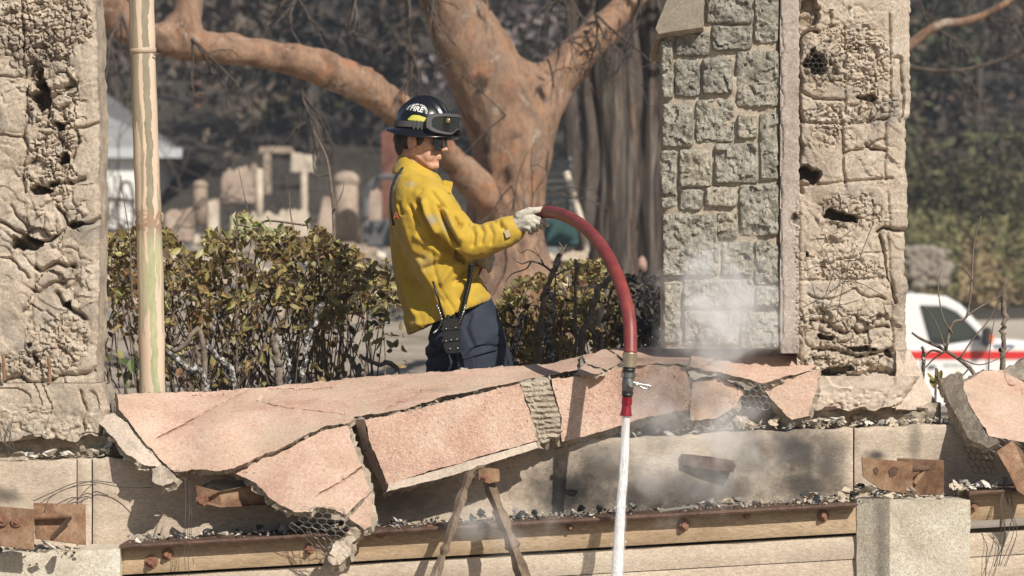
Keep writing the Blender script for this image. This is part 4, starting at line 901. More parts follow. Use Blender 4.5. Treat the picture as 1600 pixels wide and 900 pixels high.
o = mb.obj('stone_facing', rough_mat('pale_bank_stone', [(.20, .17, .14), (.32, .28, .23)], 3, 30, .01), None); tag(o, 'patch of pale rubble stones on the bank beside the pillar', 'stones', kind='stuff')
V = []; F = []
xs = np.linspace(1380, 1720, 24); Ys = np.linspace(58, 77, 12)
Xr, Yr = np.meshgrid(xs, Ys); Pr = np.stack([(Xr.ravel()-800)*Yr.ravel()/FPX, Yr.ravel(), zg((Xr.ravel()-800)*Yr.ravel()/FPX, Yr.ravel())+.06], -1); ix = np.arange(len(Pr)).reshape(12, 24)
o = mesh('road', Pr, np.stack([ix[:-1, :-1], ix[:-1, 1:], ix[1:, 1:], ix[1:, :-1]], -1).reshape(-1, 4), rough_mat('dusty_road', [(.36, .31, .25), (.44, .385, .31)], .6, 20, .01), None, True); tag(o, kind='structure')
# ------------------------------------------------------------------ white house
M_white = plain('white_siding', (.86, .85, .81), .6, var=.05, vs=3); M_roof = rough_mat('grey_shingles', [(.20, .20, .20), (.27, .27, .265), (.33, .33, .32)], 3, 30, .01)
hs = empty('house', G(120, 75), 'white house with grey hipped roof behind the peeling pole', 'house'); Y = 75.
z0 = G(120, 75).z; e = W(284, 236, Y); xl, xr_ = W(-120, 0, Y).x, W(221, 0, Y).x; ez = e.z
mb = MB(); mb.box(xl, xr_, Y, Y+8, z0-.3, ez-.02); mb.obj('wall', M_white, hs)
ov = e.x-xr_; mb = MB(); yr = Y-.22; rz = W(0, 170, Y).z
A = [(xl-ov, yr, ez), (e.x, yr, ez), (e.x, Y+8.7, ez), (xl-ov, Y+8.7, ez)]; B = [(xl+3.2, Y+4, rz+.9), (xr_-3.0, Y+4, rz+.9)]
mb.add(A+B, [(0, 1, 5, 4), (1, 2, 5), (2, 3, 4, 5), (3, 0, 4), (0, 3, 2, 1)]); mb.obj('roof', M_roof, hs)
mb = MB(); mb.box(xl-ov, e.x+.03, yr-.06, yr+.02, ez-.16, ez+.05); mb.obj('gutter', plain('pale_gutter', (.52, .54, .55), .5), hs)
mb = MB(); p0, p1 = W(153, 300, Y), W(161, 345, Y); mb.box(p0.x, p1.x, Y-.06, Y+.02, p1.z-.3, W(0, 262, Y).z); mb.obj('door_trim', plain('pink_trim', (.55, .36, .28), .7), hs)
hp = empty('garden_arch', G(195, 62), 'dark metal hoop arch in front of the white house', 'arch'); mb = MB()
mb.tube(catmull([W(185, 360, 62), W(185, 310, 62), W(190, 290, 62), W(197, 284, 62), W(204, 290, 62), W(208, 310, 62), W(208, 360, 62)], 5), .03, 6); mb.obj('hoop', M_barkd, hp)
mb = MB(); mb.tube([W(166, 311, 62), W(212, 314, 62)], .035, 6); mb.tube([W(167, 311, 62), W(167, 365, 62)], .03, 6); mb.obj('rail', M_barkd, hp)
# ------------------------------------------------------------------ burnt ruins in the middle distance
M_cream = rough_mat('cream_plaster', [(.36, .29, .225), (.54, .45, .36), (.66, .57, .47)], 2, 25, .01, .9, stain=(1.2, (.25, .19, .15), .56, .76, .6), grain=.2)
M_tanr = rough_mat('tan_ruin', [(.20, .15, .11), (.32, .25, .19), (.42, .34, .265)], 2, 25, .01, .9, stain=(1.4, (.10, .08, .07), .55, .75, .6), grain=.2)
M_pinkr = rough_mat('pinkish_ruin', [(.24, .175, .135), (.38, .295, .235), (.49, .40, .33)], 2, 25, .01, .9, stain=(1.2, (.17, .12, .1), .56, .76, .6), grain=.2)
M_brick = rough_mat('sooty_brick', [(.09, .045, .035), (.16, .075, .055), (.20, .11, .085)], 3, 30, .01, .9)
def rblock(name, x0, y0, x1, y1, Y, dep, mat, label, cat, seed=0, jag=5, lean=0):
    rs = np.random.RandomState(seed); n = max(5, int((x1-x0)/4)); xs = np.linspace(x0, x1, n); slope_ = rs.uniform(-.25, .25); top = [(x+lean+rs.uniform(-1, 1), y0+jag*abs(rs.normal(0, 1.0))+abs(slope_)*((x-x0) if slope_ > 0 else (x1-x))) for x in xs]; out = top+[(x1, y1), (x0, y1)]
    mb = MB(); mb.prism([W(x, y, Y) for x, y in out], (0, dep, 0)); o = mb.obj(name, mat, None, bevel=.02); tag(o, label, cat); return o
def col(name, x, y0, y1, r, Y, mat, label, cat, cap=True):
    kk = Y/FPX; t = empty(name, W(x, y1, Y), label, cat); mb = MB(); mb.tube([W(x, y1, Y), W(x, (y0+y1)/2, Y), W(x, y0, Y)], [r*kk, r*kk*1.02, r*kk*.97], 14); mb.obj('shaft', mat, t, True)
    if cap:
        mb = MB(); mb.ell(W(x, y0, Y), (r*kk*1.12, r*kk*1.12, r*kk*.8)); mb.obj('cap', mat, t, True)
    return t
col('ruin_column', 405, 268, 352, 6, 58, M_cream, 'taller cream post standing in the ruins, capped', 'column')
col('ruin_column', 475, 270, 350, 5.5, 58, M_cream, 'slim cream post right of the taller one in the ruins', 'column')
col('water_heater', 541, 282, 378, 19, 52, M_tanr, 'fat tan cylinder tank upright in the ruins by the hedge', 'tank')
col('water_heater', 313, 290, 352, 11, 60, M_tanr, 'brown cylinder tank upright behind the hedge near the pole', 'tank')
rblock('ruin_wall', 360, 322, 480, 378, 55, .5, M_cream, 'pale heap of collapsed plaster wall under the two cream posts', 'ruin', 1, 14)
rblock('ruin_wall', 258, 322, 300, 378, 55, .5, M_pinkr, 'low pinkish wall stub beside the pole', 'ruin', 2)
rblock('ruin_wall', 324, 308, 340, 365, 57, .4, M_cream, 'narrow cream wall stub right of the brown tank', 'ruin', 3)
rblock('ruin_wall', 492, 300, 520, 376, 54, .4, M_pinkr, 'pinkish leaning wall stub left of the fat tan tank', 'ruin', 4, 8, 12)
rblock('ruin_wall', 566, 286, 615, 378, 54, .5, M_pinkr, 'pinkish broken wall behind the man\'s back', 'ruin', 5, 8)
rblock('ruin_wall', 372, 205, 380, 262, 90, .6, M_pinkr, 'thin pinkish chimney stack on the hillside', 'chimney', 6)
rblock('ruin_wall', 345, 252, 402, 318, 72, .5, M_pinkr, 'pinkish broken house wall behind the taller cream post', 'ruin', 7, 10)
rblock('ruin_wall', 454, 232, 490, 270, 80, .5, M_cream, 'cream wall end beside the dark doorway opening', 'ruin', 8, 3)
fr = empty('ruin_doorway', W(440, 320, 80), 'tan doorframe left standing in the burnt house', 'doorway'); kk = 80/FPX
mb = MB(); mb.prism([W(x, y, 80) for x, y in ((412, 240), (423, 240), (423, 330), (412, 330))], (0, .3, 0)); mb.obj('post', M_tanr, fr)
mb = MB(); mb.prism([W(x, y, 80) for x, y in ((405, 229), (456, 229), (456, 239), (405, 240))], (0, .3, 0)); mb.obj('lintel', M_tanr, fr)
gh = empty('gable_wall', W(520, 252, 90), 'cream gable end of a roofless house on the hillside', 'ruin')
mb = MB(); mb.prism([W(x, y, 90) for x, y in ((493, 236), (518, 211), (544, 234), (544, 262), (493, 262))], (0, .4, 0)); mb.obj('wall', M_cream, gh)
mb = MB(); mb.prism([W(x, y, 91) for x, y in ((545, 232), (572, 222), (585, 238), (585, 262), (545, 262))], (0, 2, 0)); mb.obj('side_wall', M_tanr, gh)
ch = empty('brick_chimney', W(622, 380, 50), 'dark red brick chimney stack behind the man\'s neck', 'chimney')
mb = MB(); mb.prism([W(x, y, 50) for x, y in ((596, 206), (612, 200), (640, 200), (652, 208), (652, 380), (596, 380))], (0, .7, 0)); mb.obj('stack', M_brick, ch)
rb_ = empty('burnt_appliance', W(590, 380, 48), 'grey burnt appliance shell with arched opening behind the hedge end', 'appliance'); M_ash = plain('ashen_metal', (.19, .195, .20), .7, .1, var=.5, vs=4)
mb = MB(); mb.tube(catmull([W(572, 378, 48), W(572, 310, 48), W(580, 288, 48), W(600, 276, 48), W(625, 282, 48), W(632, 300, 48)], 5), .05, 6); mb.obj('arch', M_ash, rb_)
mb = MB(); mb.prism([W(x, y, 48.1) for x, y in ((572, 345), (630, 340), (630, 385), (572, 385))], (0, .4, 0)); mb.obj('shell', M_ash, rb_, bevel=.02)
for i, (x, y0, y1, lab) in enumerate(((308, 30, 330, 'weathered utility pole seen above the house eave'), (630, 70, 300, 'weathered utility pole above the man\'s helmet'))):
    t = empty('utility_pole', W(x, y1, 95), lab, 'pole'); mb = MB(); mb.tube([W(x, y1+60, 95), W(x, y0, 95)], .11, 8); mb.obj('shaft', rough_mat('reddish_pole', [(.16, .085, .06), (.24, .14, .10)], 2, 20, .01), t)
    mb = MB(); mb.box(W(x-28, 0, 95).x, W(x+28, 0, 95).x, 94.85, 95., W(0, y0+14, 95).z, W(0, y0+9, 95).z); mb.obj('crossarm', M_barkd, t)
    mb = MB(); mb.ell(W(x, y0+34, 94.8), (.1, .1, .12)); mb.obj('insulator', plain('white_insulator', (.75, .72, .6), .3), t)
# louvred panel, post, bin and low wall between sycamore and shaggy trunk
lv = empty('louvred_panel', W(872, 330, 38), 'blue grey louvred panel standing behind the sycamore', 'panel'); M_lv = plain('blue_grey_paint', (.24, .28, .31), .6, var=.3, vs=5)
for i in range(8):
    y = 250+i*11; mb = MB(); mb.prism([W(x, yy, 38+dy) for x, yy, dy in ((846, y+2, 0), (892, y, 0), (893, y+7, .06), (845, y+9, .06))], (0, .03, .0)); mb.obj('slat', M_lv, lv)
for x in (846, 891):
    mb = MB(); mb.prism([W(x+a, y, 38.1) for a, y in ((-2, 245), (2, 245), (2, 390), (-2, 390))], (0, .05, 0)); mb.obj('stile', M_lv, lv)
mb = MB(); mb.tube([W(884, 268, 37), W(895, 300, 37), W(908, 345, 37), W(918, 395, 37)], .035, 8); o = mb.obj('leaning_post', M_cream, None); tag(o, 'pale post leaning behind the top of the red hose', 'post')
mb = MB(); mb.prism([W(x, y, 37.5) for x, y in ((850, 342), (902, 340), (904, 385), (850, 385))], (0, .4, 0)); o = mb.obj('storage_bin', plain('teal_plastic', (.03, .09, .09), .5, var=.4, vs=6), None, bevel=.03); tag(o, 'dark teal bin behind the gloved hand', 'bin')
rblock('low_wall', 842, 374, 962, 412, 36, .3, M_cream, 'low pale wall behind the arch of the hose', 'wall', 9, 3)
for i, (x, y, r, c, l) in enumerate(((1012, 412, 20, (.55, .36, .29), 'pinkish boulder beside the granite pillar'), (976, 400, 14, (.32, .25, .33), 'lavender grey lump beside the pinkish boulder'), (1032, 395, 12, (.48, .38, .33), 'small pale boulder at the granite pillar edge'))):
    mb = MB(); kk = 34/FPX; mb.ell(W(x, y, 34), (r*kk, r*kk, r*kk*.95), nu=12, nv=8); V = np.concatenate(mb.v); V += .03*np.stack([fbm(V*9, 3, i), fbm(V*9, 3, i+4), fbm(V*9, 3, i+8)], -1); mb.v = [V]; o = mb.obj('boulder', rough_mat('boulder', [tuple(np.array(c)*.7), c], 6, 30, .01), None, True); tag(o, l, 'boulder')
# scattered far debris on the ground
rs = np.random.RandomState(31); mb = MB()
for i in range(520):
    Y = rs.uniform(34, 64); px = rs.uniform(150, 1060); g = G(px, Y); s = rs.uniform(.03, .13); mb.box(g.x-s, g.x+s, Y-s, Y+s, g.z-.05, g.z+s*rs.uniform(.4, 1.5), mi=int(rs.randint(0, 4)), R=Euler((rs.uniform(-.5, .5), rs.uniform(-.5, .5), rs.uniform(0, 3))).to_matrix())
o = mb.obj('debris', [M_cream, M_tanr, M_pinkr, M_ash], None); tag(o, 'scattered burnt debris on the ground of the lost houses', 'debris', kind='stuff')
for i in range(9):
    px = [240, 330, 440, 520, 600, 160, 380, 560, 950][i]; Y = [50, 66, 62, 66, 70, 66, 76, 62, 44][i]; g = G(px, Y); t = empty('bare_bush', g, 'scorched leafless bush among the ruins, '+['near the pole', 'behind the brown tank', 'under the doorframe', 'behind the fat tank', 'by the brick chimney', 'beside the white house', 'on the slope above the posts', 'left of the chimney', 'below the shaggy trunk'][i], 'bush', 'bare bushes among the ruins')
    twigs('branch', [(tuple(g), (0, 0, 1))], 7, 1.5, .022, M_barkd, t, i)
# ------------------------------------------------------------------ fire service pickup
TYK = 53.0; kt = TYK/FPX
def tx(px): return (px-800)*kt
def tz(py): return (500-py)*kt
tr = empty('pickup_truck', (tx(1520), TYK+1, -1.52), 'white pickup with red side stripe parked behind the ruined pillar', 'truck')
M_wp = plain('white_car_paint', (.80, .80, .80), .25, coat=.6); M_glass, _nt, _b = newmat('tinted_glass'); _b.inputs['Base Color'].default_value = (.035, .05, .045, 1); _b.inputs['Roughness'].default_value = .05; _b.inputs['Specular IOR Level'].default_value = .8
M_blk = plain('black_trim', (.02, .02, .022), .5); M_red = plain('red_stripe', (.62, .03, .025), .35); M_tyre = plain('tyre_rubber', (.025, .025, .026), .9)
Wd = 1.95
body = [(1180, 640), (1180, 560), (1188, 548), (1440, 545), (1548, 528), (1600, 532), (1660, 543), (1684, 556), (1690, 600), (1690, 640)]
mb = MB(); mb.prism([Vector((tx(x), TYK, tz(y))) for x, y in body], (0, Wd, 0)); mb.obj('body', M_wp, tr, bevel=.07, auto=.6)
cabp = [(1330, 549), (1334, 484), (1346, 468), (1385, 460), (1440, 459), (1480, 463), (1503, 476), (1552, 528), (1552, 549)]
mb = MB(); out = [Vector((tx(x), TYK+.10, tz(y))) for x, y in cabp]; out2 = [Vector((p.x, 2*TYK+Wd-p.y, p.z)) for p in out]
n = len(out); mb.add([tuple(p) for p in out+out2], [tuple(range(n)), tuple(range(2*n-1, n-1, -1))]+[(i, i+n, (i+1) % n+n, (i+1) % n) for i in range(n)]); mb.obj('cab', M_wp, tr, bevel=.035, auto=.6)
def side(y): return TYK+.10
def tpatch(name, pts, mat, off=.012, parent=None, thick=.006):
    mb = MB(); mb.prism([Vector((tx(x), float(side(y))-off-.02, tz(y))) for x, y in pts], (0, .02, 0)); return mb.obj(name, mat, parent or tr)
tpatch('window_surround', [(1439, 477), (1476, 478), (1496, 487), (1518, 508), (1533, 524), (1536, 545), (1456, 538), (1448, 510)], M_blk, .004)
wn = tpatch('side_window', [(1442, 480), (1474, 481), (1492, 490), (1512, 508), (1523, 521), (1514, 532), (1456, 529), (1450, 508)], M_glass, .016)
tpatch('rear_window', [(1350, 478), (1400, 476), (1404, 510), (1406, 530), (1352, 528)], M_glass, .010)
mb = MB(); q = [(1504, 488), (1550, 530)]; mb.add([(tx(x)+.02, TYK+yy, tz(y)+.015) for x, y, yy in ((1504, 487, .28), (1551, 530, .16), (1551, 530, Wd-.16), (1504, 487, Wd-.28))]+[(tx(x)-.02, TYK+yy, tz(y)-.01) for x, y, yy in ((1504, 487, .28), (1551, 530, .16), (1551, 530, Wd-.16), (1504, 487, Wd-.28))], [(0, 1, 2, 3), (7, 6, 5, 4), (0, 4, 5, 1), (1, 5, 6, 2), (2, 6, 7, 3), (3, 7, 4, 0)]); mb.obj('windscreen', M_glass, tr)
mb = MB(); mb.box(tx(1182), tx(1689), TYK-.008, TYK+.01, tz(561.5), tz(548.5)); mb.obj('red_stripe', M_red, tr)
mr = MB(); mr.box(tx(1532), tx(1546), TYK-.28, TYK-.05, tz(541), tz(511)); mro = mr.obj('mirror', M_blk, tr, bevel=.03)
mb = MB(); mb.box(tx(1543.5), tx(1549), TYK-.26, TYK-.08, tz(535), tz(523)); mb.obj('marker_lamp', plain('amber_lens', (.75, .16, .03), .3), mro)
for x, y0 in ((1440, 545), (1543, 536)):
    mb = MB(); mb.box(tx(x)-.01, tx(x)+.01, TYK-.006, TYK+.01, tz(632), tz(y0)); mb.obj('door_seam', M_blk, tr)
mb = MB(); mb.box(tx(1450), tx(1462), TYK-.04, TYK+.01, tz(575), tz(571)); mb.obj('door_handle', M_blk, tr, bevel=.01)
mb = MB(); mb.box(tx(1553), tx(1584), TYK-.012, TYK+.01, tz(544), tz(538)); mb.obj('fender_badge', plain('blue_grey_badge', (.18, .21, .30), .5), tr)
for x in (1260, 1630):
    w0 = MB(); w0.tube([(tx(x), TYK+.02, -1.13), (tx(x), TYK+.3, -1.13)], .4, 24); wo = w0.obj('wheel', M_tyre, tr, auto=.6)
    w1 = MB(); w1.tube([(tx(x), TYK-.005, -1.13), (tx(x), TYK+.06, -1.13)], .24, 20); w1.obj('rim', plain('steel_rim', (.5, .5, .5), .4, .8), wo)
    w2 = MB(); w2.tube([(tx(x), TYK+1.65, -1.13), (tx(x), TYK+1.93, -1.13)], .4, 24); w2.obj('wheel', M_tyre, tr, auto=.6)
    a = MB(); a.tube([(tx(x), TYK-.004, -1.10), (tx(x), TYK+.1, -1.10)], .47, 24); a.obj('wheel_arch', M_blk, tr)
mb = MB(); mb.box(tx(1422), tx(1436), TYK+.5, TYK+1.5, tz(466), tz(455)); mb.obj('light_bar', plain('grey_lightbar', (.3, .32, .34), .3), tr, bevel=.02)
def text_mesh(name, s, size, mat, parent, fn, extrude=0.0, font_res=3):
    "flat lettering turned to mesh; fn maps (x, y) of the text plane to world points"
    c = bpy.data.curves.new('t', 'FONT'); c.body = s; c.size = size; c.align_x = 'CENTER'; c.resolution_u = font_res; c.offset = extrude
    o = bpy.data.objects.new('t', c); COL.objects.link(o); dg = bpy.context.evaluated_depsgraph_get(); dg.update(); me = o.evaluated_get(dg).to_mesh()
    V = [fn(v.co.x, v.co.y) for v in me.vertices]; F = [tuple(p.vertices) for p in me.polygons]
    o.evaluated_get(dg).to_mesh_clear(); bpy.data.objects.remove(o); bpy.data.curves.remove(c)
    return mesh(name, [tuple(v) for v in V], F, mat, parent)
text_mesh('lettering', 'VENTURA COUNTY', .085, plain('dark_green_letter', (.10, .14, .06), .6), tr, lambda x, y: (tx(1497)+x*.62, TYK-.004, tz(574)+y))
mb = MB(); p = []
for i in range(10):
    a = math.pi/2+i*math.pi/5; r = .13 if i % 2 == 0 else .06; p.append(Vector((tx(1496)+r*math.cos(a), TYK-.006, tz(591)+r*math.sin(a)*1.1)))
mb.prism(p, (0, .008, 0)); mb.obj('emblem', plain('yellow_emblem', (.55, .50, .12), .5), tr)
# ------------------------------------------------------------------ the firefighter
PY0 = 14.5; kp = PY0/FPX
def q(x, y, d=0.0): return W(x, y, PY0+d)
gp = G(735, PY0)
man = empty('person', gp, 'person in yellow fire jacket and black helmet holding a red hose', 'person')
def ring(L, R, hd, dc=0.0, n=36, ex=2.3):
    L, R = np.array(q(*L, dc)), np.array(q(*R, dc)); c = (L+R)/2; a = (R-L)/2; t = np.linspace(0, 2*math.pi, n, endpoint=False)
    cs, sn = np.cos(t), np.sin(t); return c+np.outer(np.sign(cs)*np.abs(cs)**(2/ex), a)+np.outer(np.sign(sn)*np.abs(sn)**(2/ex), (0, hd, 0))
def limb(mb, pts, rad, n=18, sub=5):
    P = catmull(pts, sub); R = lerp_list(rad, len(P)); mb.tube(P, list(R), n); mb.ell(P[0], (R[0],)*3); mb.ell(P[-1], (R[-1]*.98,)*3)
def pix(P): return np.stack([800+FPX*P[:, 0]/P[:, 1], 500-FPX*P[:, 2]/P[:, 1]], -1)
# jacket
mb = MB()
mb.loft([ring((642, 254), (676, 268), .055), ring((632, 262), (688, 280), .09), ring((618, 274), (699, 290), .165), ring((610, 295), (708, 308), .20), ring((605, 325), (722, 338), .215), ring((607, 370), (739, 388), .20), ring((612, 420), (750, 424), .19), ring((621, 465), (759, 452), .185), ring((634, 516), (767, 462), .193, ex=2.1), ring((636, 524), (767, 469), .195, ex=2.1)])
limb(mb, [q(655, 306, -.12), q(672, 318, -.155), q(700, 352, -.185), q(731, 377, -.20), q(765, 372, -.205), q(800, 358, -.20)], [.078, .086, .086, .080, .070, .061])
limb(mb, [q(668, 306, .13), q(690, 330, .2), q(712, 380, .24), q(725, 402, .2), q(748, 402, .06)], [.075, .08, .075, .065, .05])
P, Nn, F = fused(mb, .0068, 7)
px = pix(P); near = sst(.35, -.15, Nn[:, 1]); hz = near
back = [(612, 290), (618, 322), (636, 375), (658, 425), (688, 478), (706, 515), (712, 540)]
# signed side of the back fold
bx = np.interp(px[:, 1], [p[1] for p in back], [p[0] for p in back])
D = np.zeros(len(P)); inb = sst(292, 312, px[:, 1])
P[:, 1] += inb*.15*(.22+.78*sst(515, 440, px[:, 1]))*sst(3, -22, px[:, 0]-bx)
def fold(line, wd, amp):
    global D
    D = D+near*amp*2.1*np.exp(-(seg_dist(px, line)/wd)**2)
for line, wd, amp in [
    ([(652, 316), (658, 335), (668, 352), (680, 372), (700, 392), (725, 408)], 4.0, -.024), ([(640, 322), (646, 336), (654, 350)], 3.0, -.010), ([(622, 318), (627, 334)], 2.5, -.008),
    ([(662, 318), (668, 338), (682, 362)], 5, .010), ([(686, 322), (694, 345), (703, 366), (714, 384)], 3.4, -.018), ([(696, 330), (706, 352), (718, 372)], 5, .009), ([(676, 300), (690, 318), (700, 330)], 3, -.007),
    ([(737, 352), (741, 366), (739, 384)], 3, -.010), ([(750, 349), (755, 362), (752, 380)], 3, -.008), ([(764, 352), (770, 366), (768, 380)], 3, -.007), ([(780, 346), (788, 358), (792, 372)], 3, -.009), ([(772, 344), (782, 352)], 2.5, -.006),
    ([(744, 412), (728, 428), (712, 440)], 4, -.012), ([(752, 428), (735, 448), (722, 466)], 4, -.010), ([(700, 404), (680, 414), (664, 420)], 4, -.008), ([(728, 408), (705, 418), (690, 440)], 6, .008),
    ([(676, 392), (679, 425), (690, 455), (706, 478), (716, 496)], 1.6, -.004), ([(650, 370), (664, 380), (690, 398)], 5, .006), ([(640, 398), (660, 404)], 4, -.006), ([(645, 440), (665, 448), (690, 470)], 6, -.006),
    ([(713, 340), (718, 356), (722, 350)], 2.2, -.012), ([(660, 296), (652, 306), (645, 318)], 1.4, -.003), ([(622, 480), (650, 500)], 6, -.006), ([(628, 440), (640, 470), (652, 505)], 5, .007), ([(640, 516), (690, 504), (712, 492)], 1.2, -.003)]:
    fold(line, wd, amp)
D += .0028*fbm(P*np.array([14, 14, 9]), 3, 4)+.0018*fbm(P*np.array([40, 40, 30]), 2, 7)
P = P+Nn*D[:, None]
JV = P.copy(); JP = px
def surfY(x, y, V=None, Q=None):
    V = JV if V is None else V; Q = JP if Q is None else Q
    d = np.hypot(Q[:, 0]-x, Q[:, 1]-y); k = d < 6
    return float(V[k, 1].min()) if k.any() else PY0
m, nt, b = newmat('yellow_fire_cloth'); v = pos(nt); n1 = noise(nt, v, 7, 5, .6, .5); wv = noise(nt, v, 420, 2, .5)
c = ramp(nt, n1, [(.3, (.37, .235, .018)), (.5, (.47, .305, .024)), (.7, (.51, .35, .042))])
c = mix(nt, mth(nt, 'MULTIPLY', ramp(nt, noise(nt, pos(nt, (1, 1, 1.8)), 9, 5, .6, .4), [(.58, 0.), (.72, 1.)]), .35), c, (.28, .22, .09))
nt.links.new(c, b.inputs['Base Color']); b.inputs['Roughness'].default_value = .85; b.inputs['Sheen Weight'].default_value = .15
bump(nt, b, [(noise(nt, v, 45, 4, .55), .35, .004), (wv, .25, .001)])
def stain(m_, name, spots, col):
    m2 = soot(m_, name, spots); nt2 = m2.node_tree
    for n_ in nt2.nodes:
        if n_.bl_idname == 'ShaderNodeMix' and n_.inputs[7].default_value[:3] == (.05000000074505806, .04500000178813934, .041999999433755875): n_.inputs[7].default_value = tuple(col)+(1,)
    return m2
M_jack = stain(m, 'soiled_yellow_cloth', [(*[W(x, y, 14.28)[i] for i in (0, 2)], rx*kp, ry*kp, s) for x, y, rx, ry, s in ((674, 344, 14, 9, .9), (697, 352, 9, 14, .7), (640, 287, 12, 6, .6), (660, 408, 22, 14, .3))], (.30, .27, .19))
jk = mesh('jacket', P, F, M_jack, man, True)
# hem thickness and collar
M_seam = plain('yellow_cloth_edge', (.46, .32, .03), .85, bs=200, bd=.001)
mb = MB(); t = np.linspace(0, 2*math.pi, 40, endpoint=False)
mb.loft([ring((630, 270), (690, 292), .080, ex=2), ring((630, 245), (680, 272), .068, ex=2), ring((626, 242), (684, 272), .078, ex=2), ring((620, 251), (693, 284), .105, ex=2), ring((613, 268), (706, 301), .137, ex=2), ring((615, 272), (705, 304), .134, ex=2), ring((628, 262), (688, 288), .09, ex=2)])
cp, cn, cf = fused(mb, .005, 2); cq = pix(cp); cp = cp+cn*(.003*fbm(cp*22, 3, 3))[:, None]
mesh('collar', cp, cf, M_jack, jk, True)
mb = MB(); mb.prism([q(692, 281, -.10), q(708, 284, -.08), q(704, 304, -.095), q(690, 296, -.12)], (0, .02, 0)); mb.obj('collar_tip', M_jack, jk, bevel=.004)
def patch(name, pts, mat, parent, off=.004, V=None, Q=None, dense=4):
    "small cloth piece laid on the near surface"
    out = []
    n = len(pts)
    for i in range(n):
        a, b_ = np.array(pts[i]), np.array(pts[(i+1) % n])
        for k in range(dense): out.append(a+(b_-a)*k/dense)
    mbb = MB(); mbb.prism([W(x, y, surfY(x, y, V, Q)-off) for x, y in out], (0, off+.004, 0)); return mbb.obj(name, mat, parent)
patch('cuff_patch', [(787, 361), (795, 358), (798, 369), (791, 372)], plain('grey_loop_patch', (.42, .35, .22), .9, bs=300), jk, .002, dense=1)
M_let = plain('red_letter', (.42, .06, .03), .7)
text_mesh('lettering', 'A', .045, M_let, jk, lambda x, y: W(619+x/kp*.8, 342-y/kp, 0) if False else Vector(W(619+x/kp*.8, 342-y/kp, surfY(619, 338)-.012)))
text_mesh('lettering', 'E', .040, M_let, jk, lambda x, y: Vector(W(612+x/kp*.5, 364-y/kp, surfY(613, 360)-.006)))
# trousers
mb = MB()
mb.loft([ring((690, 478), (757, 446), .11, .02), ring((672, 516), (772, 476), .150, .012), ring((664, 545), (788, 520), .172), ring((666, 585), (800, 578), .165), ring((676, 625), (803, 622), .14)])
limb(mb, [q(742, 565, -.085), q(752, 620, -.10), q(762, 690, -.10), q(752, 760, -.10), q(738, 835, -.10)], [.118, .108, .085, .075, .068])
limb(mb, [q(716, 565, .085), q(712, 620, .10), q(712, 690, .11), q(696, 760, .12), q(682, 832, .12)], [.115, .105, .085, .075, .068])
P, Nn, F = fused(mb, .009, 5); tp = pix(P); near = sst(.35, -.15, Nn[:, 1]); px = tp; D = np.zeros(len(P))
for line, wd, amp in [([(735, 492), (728, 512), (736, 532), (744, 545)], 2.5, -.008), ([(668, 560), (690, 552), (705, 560)], 4, -.012), ([(664, 535), (680, 540)], 4, -.01), ([(720, 548), (718, 590), (726, 640)], 1.6, -.004), ([(770, 500), (788, 540), (800, 585)], 4, .006), ([(700, 520), (706, 560), (700, 600)], 6, -.014), ([(672, 575), (690, 585), (712, 582)], 4, -.010)]: fold(line, wd, amp)
D += .004*fbm(P*np.array([12, 12, 8]), 3, 14); P = P+Nn*D[:, None]
M_navy = plain('navy_cloth', (.018, .026, .045), .8, bs=350, bd=.0012, var=.35, vs=16)
trs = mesh('trousers', P, F, M_navy, man, True)
patch('pocket_flap', [(719, 548), (752, 538), (786, 522), (790, 532), (778, 546), (724, 561)], M_navy, trs, .008, P, tp)
patch('cargo_pocket', [(724, 562), (778, 547), (790, 534), (800, 590), (804, 625), (734, 632)], M_navy, trs, .003, P, tp)
# boots
for x, d in ((738, -.10), (682, .12)):
    mb = MB(); g = G(x, PY0+d); zf = g.z; c = q(x, 835, d)
    mb.cap((c.x, c.y, zf+.26), (c.x, c.y, zf+.10), .062, .058); mb.cap((c.x-.02, c.y, zf+.062), (c.x+.17, c.y-.02, zf+.05), .056, .046); mb.ell((c.x+.16, c.y-.02, zf+.045), (.06, .048, .045))
    bp, bn, bf = fused(mb, .01, 4); bp[:, 2] = np.maximum(bp[:, 2], zf+.004); mesh('boot', bp, bf, plain('black_leather', (.02, .018, .016), .5, bs=60, bd=.002), man, True)
# head
yaw, pit = math.radians(21), math.radians(4)
fw = Vector((math.cos(yaw)*math.cos(pit), -math.sin(yaw)*math.cos(pit), -math.sin(pit))); lf = Vector((0, 0, 1)).cross(fw).normalized(); upv = fw.cross(lf).normalized()
HC = q(655, 215, -.0)
def H(x, y, z): return HC+(fw*x+lf*y+upv*z)*1.07
RH_ = Matrix((fw, lf, upv)).transposed()
mb = MB()
def he(c, r, R=None): mb.ell(H(*c), tuple(1.07*a_ for a_ in r), (RH_ @ R) if R is not None else RH_, 20, 14)
def hc(a, b_, ra, rb): mb.cap(H(*a), H(*b_), ra*1.07, rb*1.07)
he((-.008, 0, .03), (.098, .077, .095)); he((.040, 0, -.045), (.052, .058, .072)); he((.02, 0, -.02), (.072, .068, .08))
for s in (-1, 1):
    hc((-.002, s*.052, -.055), (.066, s*.020, -.108), .019, .018); he((.058, s*.036, -.030), (.026, .022, .024)); hc((.082, s*.045, .022), (.09, s*.012, .026), .011, .012)
    he((.056, s*.030, -.066), (.030, .026, .034))
he((.048, 0, -.072), (.044, .047, .046)); he((.072, 0, -.108), (.021, .022, .017)); he((.072, 0, -.075), (.018, .028, .03))
hc((.094, 0, .004), (.112, 0, -.038), .0085, .0115); he((.106, .010, -.045), (.009, .007, .007)); he((.106, -.010, -.045), (.009, .007, .007)); he((.117, 0, -.041), (.010, .009, .008))
